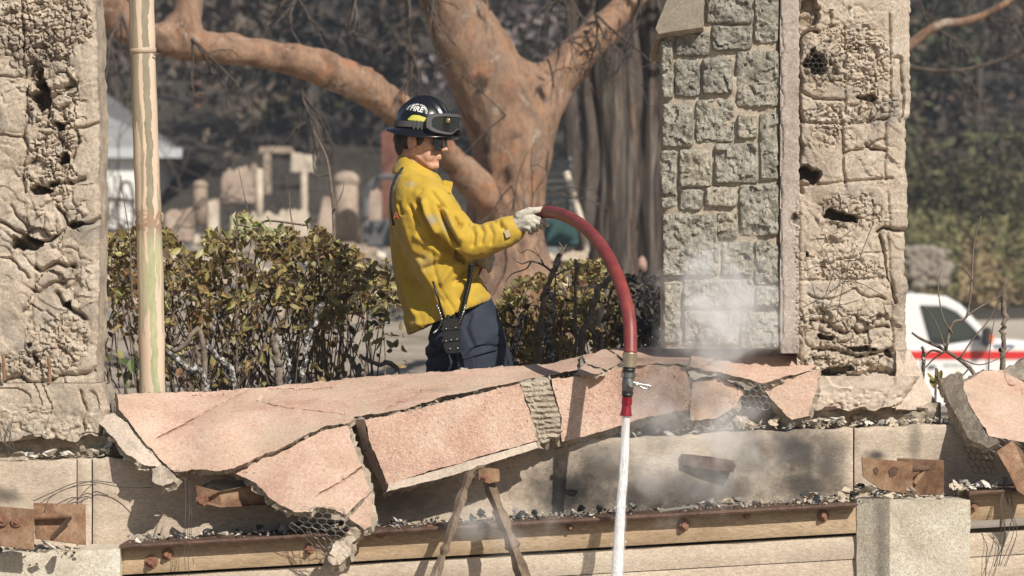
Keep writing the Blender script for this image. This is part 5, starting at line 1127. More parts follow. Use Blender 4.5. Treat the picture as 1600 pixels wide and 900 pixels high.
he((.090, 0, -.069), (.0105, .021, .0055)); he((.089, 0, -.079), (.0105, .018, .006)); he((.085, 0, -.060), (.012, .018, .010)); he((.078, 0, -.092), (.012, .02, .012))
mb.cap(H(-.035, 0, -.06), Vector(q(652, 285, 0)), .058, .066)
hp_, hn, hf = fused(mb, .0040, 6)
skin = rough_mat('face_skin', [(.46, .24, .165), (.55, .31, .225), (.60, .36, .27)], 25, 400, .0006, .5, bst=.25)  # mottled skin tone shared by head and ears
skin.node_tree.nodes['Principled BSDF'].inputs['Subsurface Weight'].default_value = .08
skin.node_tree.nodes['Principled BSDF'].inputs['Subsurface Radius'].default_value = (.01, .004, .002)
hd = mesh('head', hp_, hf, skin, man, True)
for s in (-1, 1):
    mb = MB(); n = 14; loop = []
    for i in range(n+1):
        a = math.radians(-70+i*250/n); loop.append(H(.004-.016*math.cos(a)*1.0, s*(.079+.010*(1-math.cos(a))*.5), -.018+.030*math.sin(a)))
    mb.tube(loop, .0055, 8); mb.ell(H(.008, s*.076, -.02), (.017, .006, .026), RH_); mb.ell(H(.014, s*.077, -.046), (.008, .006, .010), RH_)
    ep, en, ef = fused(mb, .003, 2); mesh('ear', ep, ef, skin, hd, True)
mb = MB(); mb.ell(H(.0955, 0, -.074), (.0035, .017, .0022), RH_); mb.obj('mouth', plain('lip', (.34, .12, .10), .45), hd, True)
# hair
mb = MB(); rs = np.random.RandomState(4)
mb.ell(H(-.030, 0, -.005), (.082, .081, .06), RH_)
for i in range(60):
    a = rs.uniform(-1, 1); mb.ell(H(-.052-.032*math.cos(a*1.3)+rs.uniform(0, .016), .070*math.sin(a*1.45), rs.uniform(-.060, .0)), (.014, .012, .024), RH_, 8, 6)
for s in (-1, 1):
    mb.ell(H(.034, s*.069, -.002), (.014, .010, .026), RH_); mb.ell(H(.030, s*.071, -.024), (.008, .006, .014), RH_)
ap, an_, af = fused(mb, .005, 1); keep = None
ap = ap+an_*(.004*fbm(ap*np.array([60, 60, 25]), 3, 2))[:, None]
mesh('hair', ap, af, plain('dark_brown_hair', (.025, .016, .012), .5, bs=150, bd=.003), hd, True)
# sunglasses
M_lens, _n, _b2 = newmat('sunglass_lens'); _b2.inputs['Base Color'].default_value = (.012, .008, .008, 1); _b2.inputs['Roughness'].default_value = .08; _b2.inputs['Specular IOR Level'].default_value = .7
sg = empty('sunglasses', H(.09, 0, -.012), 'dark sunglasses worn under the helmet brim', 'glasses')
for s in (-1, 1):
    V = []; F = []; nu, nv = 10, 7
    for j in range(nv+1):
        for i in range(nu+1):
            u, v_ = i/nu, j/nv; y = .009+.058*u; hh = .021*(1-.25*(abs(u-.45)*1.4)**2); z = -.020+hh*1.2*(1-2*v_)+(-.004 if v_ > .5 else 0)
            x = .104-2.6*y*y-.9*(z+.01)*.12; V.append(tuple(H(x, s*y, z)))
    for j in range(nv):
        for i in range(nu): a = j*(nu+1)+i; F.append((a, a+1, a+nu+2, a+nu+1))
    o = mesh('lens', V, F, M_lens, sg, True); md = o.modifiers.new('s', 'SOLIDIFY'); md.thickness = .002
    mb = MB(); L = [Vector(V[i]) for i in range(nu+1)]; mb.tube(L, .0022, 6); mb.tube([H(.093, s*.066, 0), H(.05, s*.076, .004), H(.0, s*.080, .002)], .0024, 6); mb.obj('temple', M_blk, sg)
mb = MB(); mb.tube([H(.103, -.010, -.002), H(.1065, 0, .002), H(.103, .010, -.002)], .0024, 6); mb.obj('bridge', M_blk, sg)
# helmet
hy, hpit = yaw, math.radians(6.5); hroll = math.radians(2)
f2 = Vector((math.cos(hy)*math.cos(hpit), -math.sin(hy)*math.cos(hpit), -math.sin(hpit))); l2 = Vector((0, 0, 1)).cross(f2).normalized(); u2 = f2.cross(l2).normalized()
KC = q(661, 204, 0)
def K(x, y, z): return KC+f2*x+l2*y+u2*z
RX, RY, HH = .122, .106, .136
def dome(th, ph, k=1.0):
    "th from the front, ph from the crown (0) to the rim (pi/2)"
    x = RX*math.sin(ph)**.92*math.cos(th); y = RY*math.sin(ph)**.92*math.sin(th); z = HH*math.cos(ph)
    r = 0
    for y0, h0 in ((0, .010), (.036, .0075), (-.036, .0075)): r = max(r, h0*math.exp(-((y-y0)/.0065)**2))
    r *= min(1, max(0, (1.35-ph)/.25)); k2 = k+r/.125
    return K(x*k2, y*k2, z*k2+.004)
hm = empty('helmet', K(0, 0, 0), 'black ridged fire helmet with white FIRE lettering and goggles', 'helmet')
V = []; F = []; nu, nv = 96, 26
for j in range(nv+1):
    ph = max(.001, (math.pi/2)*j/nv)
    for i in range(nu): V.append(tuple(dome(2*math.pi*i/nu, ph)))
prof = [(1.03, -.001), (1.10, -.006), (1.18, -.010), (1.26, -.014), (1.28, -.017), (1.275, -.021), (1.18, -.016), (1.04, -.008), (.96, .0), (.9, .03)]
for rr, zz in prof:
    for i in range(nu):
        th = 2*math.pi*i/nu; ext = (rr-1)*(1.0+.30*math.cos(th)**2*(1.2 if math.cos(th) < 0 else .25)) if rr > 1 else rr-1
        dz = -.020*max(0, rr-1)/.33*math.sin(th)**2+.006*max(0, rr-1)/.33*max(0, -math.cos(th)); V.append(tuple(K((1+ext)*RX*math.cos(th), (1+ext)*RY*math.sin(th), zz+dz+.004)))
R_ = nv+1+len(prof)
for j in range(R_-1):
    for i in range(nu): F.append((j*nu+i, (j+1)*nu+i, (j+1)*nu+(i+1) % nu, j*nu+(i+1) % nu))
M_helm = plain('glossy_black_shell', (.007, .008, .010), .26, bs=40, bd=.0004, coat=.25)
mesh('shell', V, F, M_helm, hm, True)
M_wht = plain('white_letter', (.75, .75, .72), .5); M_yel = plain('yellow_reflector', (.62, .58, .10), .45, bs=300); M_strap = plain('grey_elastic', (.085, .082, .078), .8, bs=250, bd=.001)
def on_dome(th0, ph0, rot):
    def f(x, y):
        c, s = math.cos(rot), math.sin(rot); x, y = x*c-y*s, x*s+y*c
        ph = ph0-y/.13; return dome(math.radians(th0)+x/(.118*max(.35, math.sin(ph))), ph, 1.008)
    return f
fd = on_dome(-92, .90, math.radians(-6))
text_mesh('lettering', 'FIRE', .036, M_wht, hm, lambda x, y: fd(x*.92, y-.013), .0012)
rho = .042
text_mesh('lettering', 'CITY AND COUNTY', .0125, M_wht, hm, lambda x, y: fd((rho+y)*math.sin(x*1.05/rho), (rho+y)*math.cos(x*1.05/rho)-rho+.019), .0005)
def dpatch(name, pts, mat, k):
    out = []
    n = len(pts)
    for i in range(n):
        a, b_ = np.array(pts[i]), np.array(pts[(i+1) % n])
        for t_ in range(6): out.append(a+(b_-a)*t_/6)
    mbb = MB(); A = [dome(math.radians(t_), p_, k) for t_, p_ in out]; c = dome(math.radians(np.mean([o_[0] for o_ in out])), np.mean([o_[1] for o_ in out]), k)
    mbb.add([tuple(a) for a in A]+[tuple(c)], [(i, (i+1) % len(A), len(A)) for i in range(len(A))]); return mesh(name, mbb.v[0], mbb.f, mat, hm)
for sg_ in (-1, 1):
    V = []; F = []
    for i in range(25):
        t_ = i/24; th = math.radians(sg_*(106-58*t_)); top_ = np.interp(t_, [0, .15, .4, 1], [1.29, 1.15, 1.14, 1.27])
        for j in range(5): V.append(tuple(dome(th, top_+(1.33-top_)*j/4, 1.012)))
    for i in range(24):
        for j in range(4): F.append((i*5+j, i*5+j+1, i*5+j+6, i*5+j+5))
    mesh('reflector', V, F, M_yel, hm, True)
text_mesh('lettering', 'SZ', .016, M_wht, hm, lambda x, y: K(1.26*RX*math.cos(math.radians(-140)+x/.14), 1.26*RY*math.sin(math.radians(-140)+x/.14), -.012+y*.55))
# goggles
gg = empty('goggles', K(.15, 0, .03), 'grey rubber goggles strapped round the black helmet', 'goggles')
def gs(th, z, off): 
    t_ = math.radians(th); tilt = -.10*(z-.02); return K((RX+off+.006*math.cos(t_)**2+tilt)*math.cos(t_), (RY+off+tilt)*math.sin(t_), z)
OUT = [(-66, .012), (-67, .050), (-60, .070), (-40, .080), (0, .083), (40, .080), (60, .070), (67, .050), (66, .012), (52, -.004), (24, -.008), (10, .012), (0, .020), (-10, .012), (-24, -.008), (-52, -.004)]
lp_ = catmull([Vector((a, z*1000, 0)) for a, z in OUT+OUT[:1]], 5)[:-1]
M_gog = plain('grey_goggle_rubber', (.075, .077, .073), .55, bs=120, bd=.0008); rings = []
for i, p in enumerate(lp_):
    th, z = p.x, p.y/1000; cz = .036; inx, inz = th*.86, cz+(z-cz)*.74
    rings.append([gs(th, z, .012), gs(th*1.0, z, .030), gs(th*.975, cz+(z-cz)*.95, .036), gs(inx, inz, .036), gs(inx, inz, .028), gs(inx, inz, .012)])
rings.append(rings[0]); mb = MB(); mb.loft([[tuple(q_) for q_ in r] for r in rings], cap=False); mb.obj('frame', M_gog, gg, auto=.7)
V = []; F = []; cen = (0, .038)
ins = [(p.x*.87, .036+(p.y/1000-.036)*.76) for p in lp_]; n = len(ins); nr = 5
for k_ in range(nr+1):
    for a, z in ins: s_ = k_/nr; V.append(tuple(gs(a*s_, .040+(z-.040)*s_, .031)))
for k_ in range(nr):
    for i in range(n): F.append((k_*n+i, k_*n+(i+1) % n, (k_+1)*n+(i+1) % n, (k_+1)*n+i))
M_gl, _n3, _b3 = newmat('smoked_goggle_lens'); _b3.inputs['Base Color'].default_value = (.018, .019, .016, 1); _b3.inputs['Roughness'].default_value = .12; _b3.inputs['Specular IOR Level'].default_value = .5; _b3.inputs['Coat Weight'].default_value = .2
mesh('lens', V, F, M_gl, gg, True)
def band(name, t0, t1, z0, z1, off, mat, par):
    mbb = MB(); rr = []
    for i in range(33):
        th = t0+(t1-t0)*i/32; sag = .010*math.sin(math.pi*i/32)
        def sd(z): return max(0, 1-(max(z-.004, 0)/HH)**2)**.5
        L = []
        for z, o in ((z0-sag, off), (z1-sag, off), (z1-sag, off-.004), (z0-sag, off-.004)):
            s_ = sd(z); L.append(tuple(K((RX*s_+o)*math.cos(math.radians(th)), (RY*s_+o)*math.sin(math.radians(th)), z)))
        rr.append(L)
    mbb.loft(rr); return mbb.obj(name, mat, par, auto=.5)
band('strap', -66, -294, .013, .038, .006, M_strap, gg)
for s in (-1, 1):
    for th in (72, 80, 88):
        band('buckle', s*(th-3), s*(th+3), .010, .040, .009, M_gog, gg)
mb = MB(); mb.ell(gs(-30, .052, .0345), (.010, .004, .011), RH_); mb.obj('lens_disc', plain('brass_disc', (.55, .40, .22), .3, .7), gg, True)  # small brass-coloured ellipsoid set on the goggle lens
# right glove on the hose
M_glove = rough_mat('soiled_white_leather', [(.30, .275, .22), (.46, .43, .36), (.57, .54, .47)], 30, 300, .001, .75, stain=(22, (.20, .18, .14), .55, .7, .7), bst=.4, mid=(90, .5, .003))
gl = None
mb = MB()
mb.cap(q(802, 355, -.215), q(824, 344, -.24), .034, .030); mb.ell(q(814, 348, -.232), (.045, .026, .040)); mb.ell(q(828, 343, -.24), (.026, .022, .026))
mb.cap(q(796, 359, -.20), q(807, 351, -.215), .047, .040)
for a, b_, ra, rb in (((810, 338, -.24), (828, 330, -.25), .019, .0165), ((828, 330, -.25), (847, 327, -.235), .0160, .0130)): mb.cap(q(*a), q(*b_), ra, rb)
for i, (kx, ky) in enumerate(((846, 343), (838, 347), (830, 351), (822, 355))):
    A = q(kx-10, ky-3, -.245); B = q(kx+3, ky+2, -.255); C = q(kx+9, ky+9, -.215); E = q(kx+6, ky+8, -.165)
    mb.cap(A, B, .0105, .0098); mb.cap(B, C, .0098, .009); mb.cap(C, E, .009, .0085)
gpz, gn, gf = fused(mb, .0032, 2); gpz = gpz+gn*(.0018*fbm(gpz*55, 3, 2))[:, None]
mesh('glove', gpz, gf, M_glove, man, True)
mb = MB(); mb.cap(q(742, 402, .03), q(760, 406, .0), .036, .032)
for i in range(4):
    A = q(756+i, 398+i*6, -.03+.01*i); B = q(768-i, 400+i*6, -.02+.01*i); C = q(770-i*2, 405+i*6, .03); mb.cap(A, B, .0125, .012); mb.cap(B, C, .012, .0105)
mb.cap(q(750, 392, -.02), q(764, 390, .0), .014, .0115)
gpz, gn, gf = fused(mb, .0032, 2); gpz = gpz+gn*(.0018*fbm(gpz*55, 3, 6))[:, None]
mesh('glove', gpz, gf, M_glove, man, True)
# radio in a leather case, with antenna, curly cord, chain and strap
M_case = plain('black_leather_case', (.012, .011, .010), .45, bs=90, bd=.002); M_rad = plain('black_plastic', (.010, .010, .011), .4); M_steel = plain('bright_steel', (.55, .54, .52), .3, .9)
ry = min(surfY(705, 500), surfY(705, 520), surfY(705, 535, P, tp))-.02
rad = empty('radio', W(705, 552, ry), 'black handheld radio in a leather case hanging at the hip', 'radio')
mb = MB(); mb.prism([W(x, y, ry-.045) for x, y in ((690, 500), (714, 496), (719, 506), (720, 546), (712, 553), (697, 553), (692, 540))], (0, .05, 0)); cs_ = mb.obj('case', M_case, rad, bevel=.004)
for y in (510, 528): 
    mb = MB(); mb.prism([W(x, yy, ry-.050) for x, yy in ((689, y+2), (719, y-1), (720, y+4), (690, y+7))], (0, .03, 0)); mb.obj('case_strap', M_case, cs_, bevel=.001)
for x, y in ((697, 514), (712, 512), (705, 531), (714, 530), (697, 533), (703, 545), (715, 544)):
    mb = MB(); mb.ell(W(x, y, ry-.051), (.0035, .003, .0035), nu=8, nv=6); mb.obj('stud', M_steel, cs_, True)
mb = MB(); mb.tube([W(694, 500, ry-.03), W(686, 470, ry-.05), W(677, 441, ry-.06)], [.0055, .0048, .0042], 8); mb.ell(W(677, 441, ry-.06), (.0055,)*3); mb.obj('antenna', M_rad, rad, True)
mb = MB(); mb.tube([W(700, 500, ry-.02), W(700, 492, ry-.02)], .008, 10); mb.tube([W(709, 499, ry-.02), W(709, 491, ry-.02)], .007, 10); mb.obj('knob', M_rad, rad)
path = catmull([W(716, 508, ry-.02), W(722, 488, surfY(722, 488)-.02), W(728, 462, surfY(728, 462)-.02), W(733, 440, surfY(733, 440)-.02), W(736, 412, surfY(736, 412)-.015)], 60); n = len(path); hel = []
for i, p in enumerate(path): a = i*.9; hel.append(p+Vector((math.cos(a)*.010, math.sin(a)*.010, 0)))
mb = MB(); mb.tube(hel, .0036, 5); mb.obj('coiled_cord', M_rad, rad, True)
for pts_ in ([(683, 478), (688, 490), (690, 503), (684, 515), (678, 520)], [(720, 500), (724, 488), (727, 478)]):
    pc = catmull([W(x, y, min(surfY(x, y), ry)-.012) for x, y in pts_], 6); mb = MB()
    for i, p in enumerate(pc[::2]): mb.ell(p, (.0045, .003, .006) if i % 2 else (.003, .0045, .006), nu=7, nv=5)
    mb.obj('chain', M_steel, rad, True)
st_ = [(629, 262), (620, 275), (613, 292), (611, 310), (612, 330), (615, 352)]
pc = catmull([W(x, y, surfY(x+2, y)-.006) for x, y in st_], 5); mb = MB(); mb.tube(pc, .0075, 8, flat=.35); mb.obj('shoulder_strap', plain('black_webbing', (.02, .02, .022), .8, bs=200), rad, True)
# ------------------------------------------------------------------ hose, nozzle, water
hose = empty('fire_hose', W(983, 552, 13.2), 'dark red fire hose arching from the gloved hand to the nozzle', 'hose')
path = [(690, 860, 14.95), (712, 700, 14.98), (722, 560, 14.9), (735, 450, 14.75), (752, 405, 14.64), (780, 378, 14.50), (808, 353, 14.38), (834, 337, 14.31), (856, 331, 14.25), (885, 338, 14.05), (915, 357, 13.83), (942, 388, 13.60), (962, 425, 13.42), (976, 465, 13.28), (984, 505, 13.2), (985, 556, 13.15)]
pts = catmull([W(*p) for p in path], 10)
mb = MB(); mb.tube(pts, [.0262]*len(pts), 24)
m, nt, b = newmat('red_hose_rubber'); v = pos(nt)
c = ramp(nt, noise(nt, v, 14, 5, .6), [(.3, (.165, .026, .025)), (.6, (.235, .042, .038)), (.75, (.28, .062, .055))]); c = mix(nt, mth(nt, 'MULTIPLY', ramp(nt, noise(nt, pos(nt, (2, 2, .4)), 60, 3), [(.6, 0.), (.72, 1.)]), .35), c, (.30, .16, .14))
nt.links.new(c, b.inputs['Base Color']); b.inputs['Roughness'].default_value = .48; bump(nt, b, [(noise(nt, v, 120, 3), .2, .001)])
mb.obj('tube', m, hose, True)
NY = 13.15; kn = NY/FPX
nz = empty('nozzle', W(979, 650, NY), 'metal shutoff nozzle with red tip hanging before the wall', 'nozzle')
AX = [(984.5, 553), (977.5, 650)]
def ax(y): t = (y-553)/(650-553); return W(984.5+(978-984.5)*t, y, NY)
def turned(name, prof, mat, n=24, par=None, auto=.5):
    mb = MB(); mb.tube([ax(y) for y, r in prof], [r*kn for y, r in prof], n); return mb.obj(name, mat, par or nz, auto=auto)
M_brass = plain('worn_brass', (.60, .52, .38), .35, .85, bs=80, bd=.001, var=.25, vs=60); M_alu = plain('grey_cast_metal', (.24, .24, .235), .42, .75, bs=120, bd=.001, var=.3, vs=60); M_blkr = plain('black_ring', (.02, .02, .02), .45)
M_redm = plain('red_anodised', (.34, .018, .03), .35, .45, var=.2, vs=60)
turned('ferrule', [(551, 10.8), (552, 11.4), (558, 11.4), (565, 10.6), (573, 10.8), (574, 10)], M_brass)
turned('coupling_ring', [(573.5, 9.5), (574, 10.3), (576, 9.3), (578, 10.3), (580, 9.3), (582, 9.0)], M_blkr)
turned('collar', [(582, 9), (582.5, 10.2), (590, 10.2), (591, 9.6)], M_alu)
for i in range(3):
    a = math.radians(-150+i*120); p = ax(586)+Vector((math.cos(a), math.sin(a), 0))*11.5*kn; mb = MB(); mb.box(p.x-.005, p.x+.005, p.y-.005, p.y+.005, p.z-.008, p.z+.008); mb.obj('lug', M_alu, nz, bevel=.001)
turned('valve_body', [(591, 8.8), (595, 9.6), (602, 9.8), (608, 9.2), (611, 8.0)], M_alu)
turned('lower_ring', [(611, 8.2), (612, 9.4), (615, 8.6), (617, 9.2), (619, 8.2), (621, 6.6)], M_blkr)
turned('hex_nut', [(621, 8.6), (621.5, 9.2), (632, 9.2), (632.5, 8.6)], M_redm, 6)
turned('tip', [(632, 7.2), (636, 7.4), (643, 8.3), (648, 9.4), (650, 9.4), (650, 6.6), (645, 6.2)], M_redm, auto=.8)
hn_ = MB(); hn_.tube([ax(600)+Vector((.012, -.02, 0)), ax(600)+Vector((.012, -.037, 0))], .0115, 14); bail = hn_.obj('bail_hub', M_steel, nz, auto=.6)
mb = MB(); c0 = ax(600)+Vector((.016, -.034, 0)); e0 = W(1017, 604, NY-.03)
up_ = Vector((0, 0, .008)); mb.tube(catmull([c0+up_, c0.lerp(e0, .4)+Vector((0, 0, .004)), c0.lerp(e0, .85)+up_*.4, e0+Vector((0, 0, 0)), c0.lerp(e0, .85)-up_*1.4, c0.lerp(e0, .55)-up_*1.2, c0.lerp(e0, .4)-Vector((0, 0, .004)), c0-up_*.4], 6), .0042, 8); mb.obj('bail_handle', M_steel, bail, True)
mb = MB(); mb.tube([c0, c0.lerp(e0, .45)], [.008, .006], 10, flat=.6); mb.obj('lever', M_steel, bail, True)
# water jet: a solid stream with a torn skin of droplets
m, nt, b = newmat('rushing_water'); v = pos(nt, (1, 1, .012)); n1 = noise(nt, v, 220, 3, .5); 
b.inputs['Base Color'].default_value = (.90, .91, .92, 1); b.inputs['Roughness'].default_value = .35; nt.links.new(ramp(nt, noise(nt, pos(nt, (1, 1, .008)), 300, 3, .5), [(.34, .30), (.66, .85)]), b.inputs['Alpha'])
bump(nt, b, [(n1, .8, .004)])
M_wat = m
jet = empty('water_jet', W(966, 880, 13.12), 'white jet of water pouring from the nozzle down the wall', 'water')
jp = [(978, 649, 13.15), (975, 720, 13.14), (970, 800, 13.11), (964, 900, 13.06), (954, 1040, 12.98), (936, 1240, 12.86), (920, 1378, 12.8)]
P3 = catmull([W(*p) for p in jp], 14); rings = []
for i, p in enumerate(P3):
    a = np.linspace(0, 2*math.pi, 18, endpoint=False); r = kn*(6.2+2.6*i/len(P3)*2)*(1+.16*fbm(np.stack([np.cos(a)*1.8, np.sin(a)*1.8, a*0+i*.12], -1), 3, 4)); rings.append(np.stack([p.x+np.cos(a)*r, p.y+np.sin(a)*r, p.z+0*a], -1))
mb = MB(); mb.loft(rings); mb.obj('stream', M_wat, jet, True)
m, nt, b = newmat('spray_skin'); v = pos(nt, (1, 1, .012)); n1 = noise(nt, v, 260, 3, .55)
b.inputs['Base Color'].default_value = (.9, .91, .92, 1); b.inputs['Roughness'].default_value = .4
al = ramp(nt, n1, [(.48, 0.), (.78, .5)]); nt.links.new(al, b.inputs['Alpha'])
mb = MB(); rings = []
for i, p in enumerate(P3):
    a = np.linspace(0, 2*math.pi, 18, endpoint=False); r = kn*(6.4+5.2*i/len(P3)*2)*(1+.12*fbm(np.stack([np.cos(a)*1.8, np.sin(a)*1.8, a*0+i*.1], -1), 3, 9)); rings.append(np.stack([p.x+np.cos(a)*r, p.y+np.sin(a)*r, p.z+0*a], -1))
mb.loft(rings, cap=False); mb.obj('spray', m, jet, True)
rs = np.random.RandomState(3); mb = MB()
for i in range(160):
    t = rs.uniform(.08, 1)**.8; p = P3[int(t*(len(P3)-1))]; a = rs.uniform(0, 6.28); r = kn*(6+26*t*rs.uniform(0, 1)**2.2); s_ = kn*rs.uniform(.25, .75); mb.ell((p.x+math.cos(a)*r, p.y+math.sin(a)*r, p.z+rs.uniform(-.03, .03)), (s_, s_, s_*rs.uniform(1, 4)), nu=5, nv=4)
o = mb.obj('droplets', plain('water_drop', (.9, .91, .93), .1), jet, True); o['kind'] = 'stuff'
# ------------------------------------------------------------------ scorched hedges
LEAFT = []
def leaf_template(seed):
    rs = np.random.RandomState(seed); n = 5; V = []; F = []; curl = rs.uniform(-.5, .6); tw = rs.uniform(-.5, .5); foldz = rs.uniform(.05, .28)
    for i in range(n+1):
        t = i/n; wd = .27*math.sin(math.pi*min(1, t*.92+.06))**.8*(1-.25*t); z = curl*.35*math.sin(t*2.2); a = tw*t
        for s in (-1, 0, 1): V.append((t-.5, s*wd*math.cos(a), z+abs(s)*wd*foldz*2+s*wd*math.sin(a)))
        if i: b = (i-1)*3; F += [(b, b+1, b+4, b+3), (b+1, b+2, b+5, b+4)]
    return np.array(V), F
TEMPL = [leaf_template(i) for i in range(10)]
HCOL = np.array([(.28, .19, .07), (.36, .265, .095), (.20, .15, .058), (.14, .088, .044), (.44, .39, .16), (.27, .235, .085), (.075, .05, .034), (.23, .12, .058), (.46, .43, .22), (.19, .19, .065)])
def hedge(name, label, centres, colpick, size, seed, nobj, stems, stemmat):
    rs = np.random.RandomState(seed); n = len(centres); g = centres[:, :].mean(0); root = empty(name, (g[0], g[1], float(zg(np.array([g[0]]), np.array([g[1]]))[0])), label, 'hedge')
    off = np.array(root.location); R = rot_rand(n, rs); s = size*rs.choice([.5, .75, .95, 1.1, 1.4], n, p=[.15, .25, .3, .2, .1])*rs.uniform(.85, 1.15, n); cols = colpick(centres, rs); front = np.argsort(centres[:, 1]+rs.uniform(0, .1, n))[:nobj]; isob = np.zeros(n, bool); isob[front] = True
    # joined leaves
    VV = []; FF = []; CC = []; nv = 0
    for t, (tv, tf) in enumerate(TEMPL):
        k = np.where((~isob) & (np.arange(n) % len(TEMPL) == t))[0]
        if not len(k): continue
        V = np.einsum('nij,kj->nki', R[k], tv)*s[k][:, None, None]+centres[k][:, None]; m_ = len(tv)
        FF.append((np.arange(len(k))[:, None, None]*m_+np.array(tf)[None]).reshape(-1, 4)+nv); VV.append(V.reshape(-1, 3)); CC.append(np.repeat(cols[k], m_, axis=0)); nv += len(k)*m_
    o = mesh('leaves', np.concatenate(VV), np.concatenate(FF), M_leaf, root); colour_attr(o, np.concatenate(CC)); o['kind'] = 'stuff'
    pal_ = {}
    for i in front:
        t = int(i % len(TEMPL)); c = int(np.argmin(((HCOL-cols[i])**2).sum(1)))
        if (t, c) not in pal_:
            me = bpy.data.meshes.new('leaf'); me.from_pydata(TEMPL[t][0].tolist(), [], TEMPL[t][1]); me.materials.append(M_leaf)
            a = me.color_attributes.new('Col', 'FLOAT_COLOR', 'POINT'); a.data.foreach_set('color', np.tile(np.append(HCOL[c], 1), len(TEMPL[t][0]))); pal_[(t, c)] = me
        l = bpy.data.objects.new('leaf', pal_[(t, c)]); M4 = Matrix.Translation(Vector(centres[i]-off)) @ Matrix(R[i].tolist()).to_4x4() @ Matrix.Scale(float(s[i]), 4); l.matrix_basis = M4; link(l, root)
    return root
def stems(parent, base_pts, targets, seed, mat, r0=.012):
    rs = np.random.RandomState(seed)
    for bpt in base_pts:
        mb = MB()
        k = targets[rs.choice(len(targets), 9)]
        k = k[np.argsort(np.hypot(k[:, 0]-bpt[0], k[:, 1]-bpt[1]))][:5]
        for t in k:
            a = np.array(bpt); mid = a*.5+t*.5+rs.normal(0, .06, 3); pts = catmull([a, a*.75+mid*.25+rs.normal(0, .02, 3), mid, t*.7+mid*.3+rs.normal(0, .03, 3), t], 3)
            mb.tube(pts, list(np.linspace(r0, r0*.25, len(pts))), 5)
        mb.obj('branch', mat, parent, True)
M_twig = rough_mat('scorched_twig', [(.08, .06, .045), (.15, .115, .09), (.23, .185, .145)], 20, 120, .003, .95)
def scatter_hedge(n, tops, x0, x1, Y0, Y1, ybot, seed, thin=None):
    rs = np.random.RandomState(seed); out = []
    while len(out) < n:
        px = rs.uniform(x0, x1); top = np.interp(px, [t[0] for t in tops], [t[1] for t in tops])+7*math.sin(px*.11)+5*math.sin(px*.043+1)+16*float(vn(np.array([[px/17, 3.3]]), seed+4)[0]); py = top+(ybot-top)*rs.uniform(0, 1)**1.1
        if thin is not None and rs.uniform() > thin(px, py): continue
        Y = rs.uniform(Y0, Y1)+ (py-top)/250*-.25
        cl = vn(np.array([[px/26, py/26, Y*3]]), seed)[0]
        if cl < rs.uniform(-.40, .35): continue
        out.append(tuple(W(px, py, Y)))
    return np.array(out)
LT = [(100, 352), (150, 356), (200, 362), (255, 366), (290, 380), (310, 376), (340, 358), (385, 345), (425, 358), (470, 366), (520, 378), (560, 392), (600, 402), (640, 430)]
def lthin(px, py): 
    d = 1.0 if py < 470 else max(.25, 1-(py-465)/95)
    if px > 608: d *= .35 if 430 < py < 575 else .1
    if px > 540 and py > 480: d *= .45
    if px < 215 and py > 480: d *= .45
    return d
LC_ = scatter_hedge(5000, LT, 120, 640, 15.0, 16.1, 606, 3, lthin)
def lcol(C, rs):
    p = pix(C); g = fbm(C*1.6, 3, 8); idx_ = rs.choice(len(HCOL), len(C), p=[.15, .13, .13, .12, .10, .13, .10, .07, .03, .04])
    top = (p[:, 1] < 372) & (p[:, 0] > 360) & (p[:, 0] < 445); idx_ = np.where(top & (rs.uniform(size=len(C)) < .6), 8, idx_); return HCOL[idx_]
h1 = hedge('scorched_hedge', 'browned hedge between the peeling pole and the man', LC_, lcol, .047, 5, 300, None, None)
stems(h1, [tuple(np.array(G(x, 15.6))-[0, 0, .05]) for x in (165, 195, 235, 270, 320, 365, 410, 460, 510, 560, 590)], LC_, 6, M_twig, .011)
stems(h1, [tuple(np.array(G(x, 15.3))-[0, 0, .05]) for x in range(160, 620, 18)], LC_, 16, M_twig, .006)
RT = [(760, 500), (790, 468), (810, 446), (840, 428), (880, 414), (920, 408), (950, 410), (1000, 428), (1060, 430)]
RC_ = scatter_hedge(3900, RT, 764, 1060, 15.2, 16.2, 580, 7, lambda px, py: 1)
def rcol(C, rs):
    p = pix(C); idx_ = rs.choice(len(HCOL), len(C), p=[.18, .12, .17, .10, .05, .16, .06, .06, .02, .08]); c = HCOL[idx_]; burnt = sst(940, 985, p[:, 0]+rs.normal(0, 14, len(C)))[:, None]; return c*(1-burnt)+np.array([.022, .021, .020])*burnt
h2 = hedge('scorched_hedge', 'browned hedge between the man and granite pillar, blackened at its end', RC_, rcol, .042, 9, 200, None, None)
stems(h2, [tuple(np.array(G(x, 15.7))-[0, 0, .05]) for x in (790, 825, 860, 900, 940, 985, 1020)], RC_, 10, M_twig, .011)
stems(h2, [tuple(np.array(G(x, 15.4))-[0, 0, .05]) for x in range(785, 1040, 22)], RC_, 17, M_twig, .006)
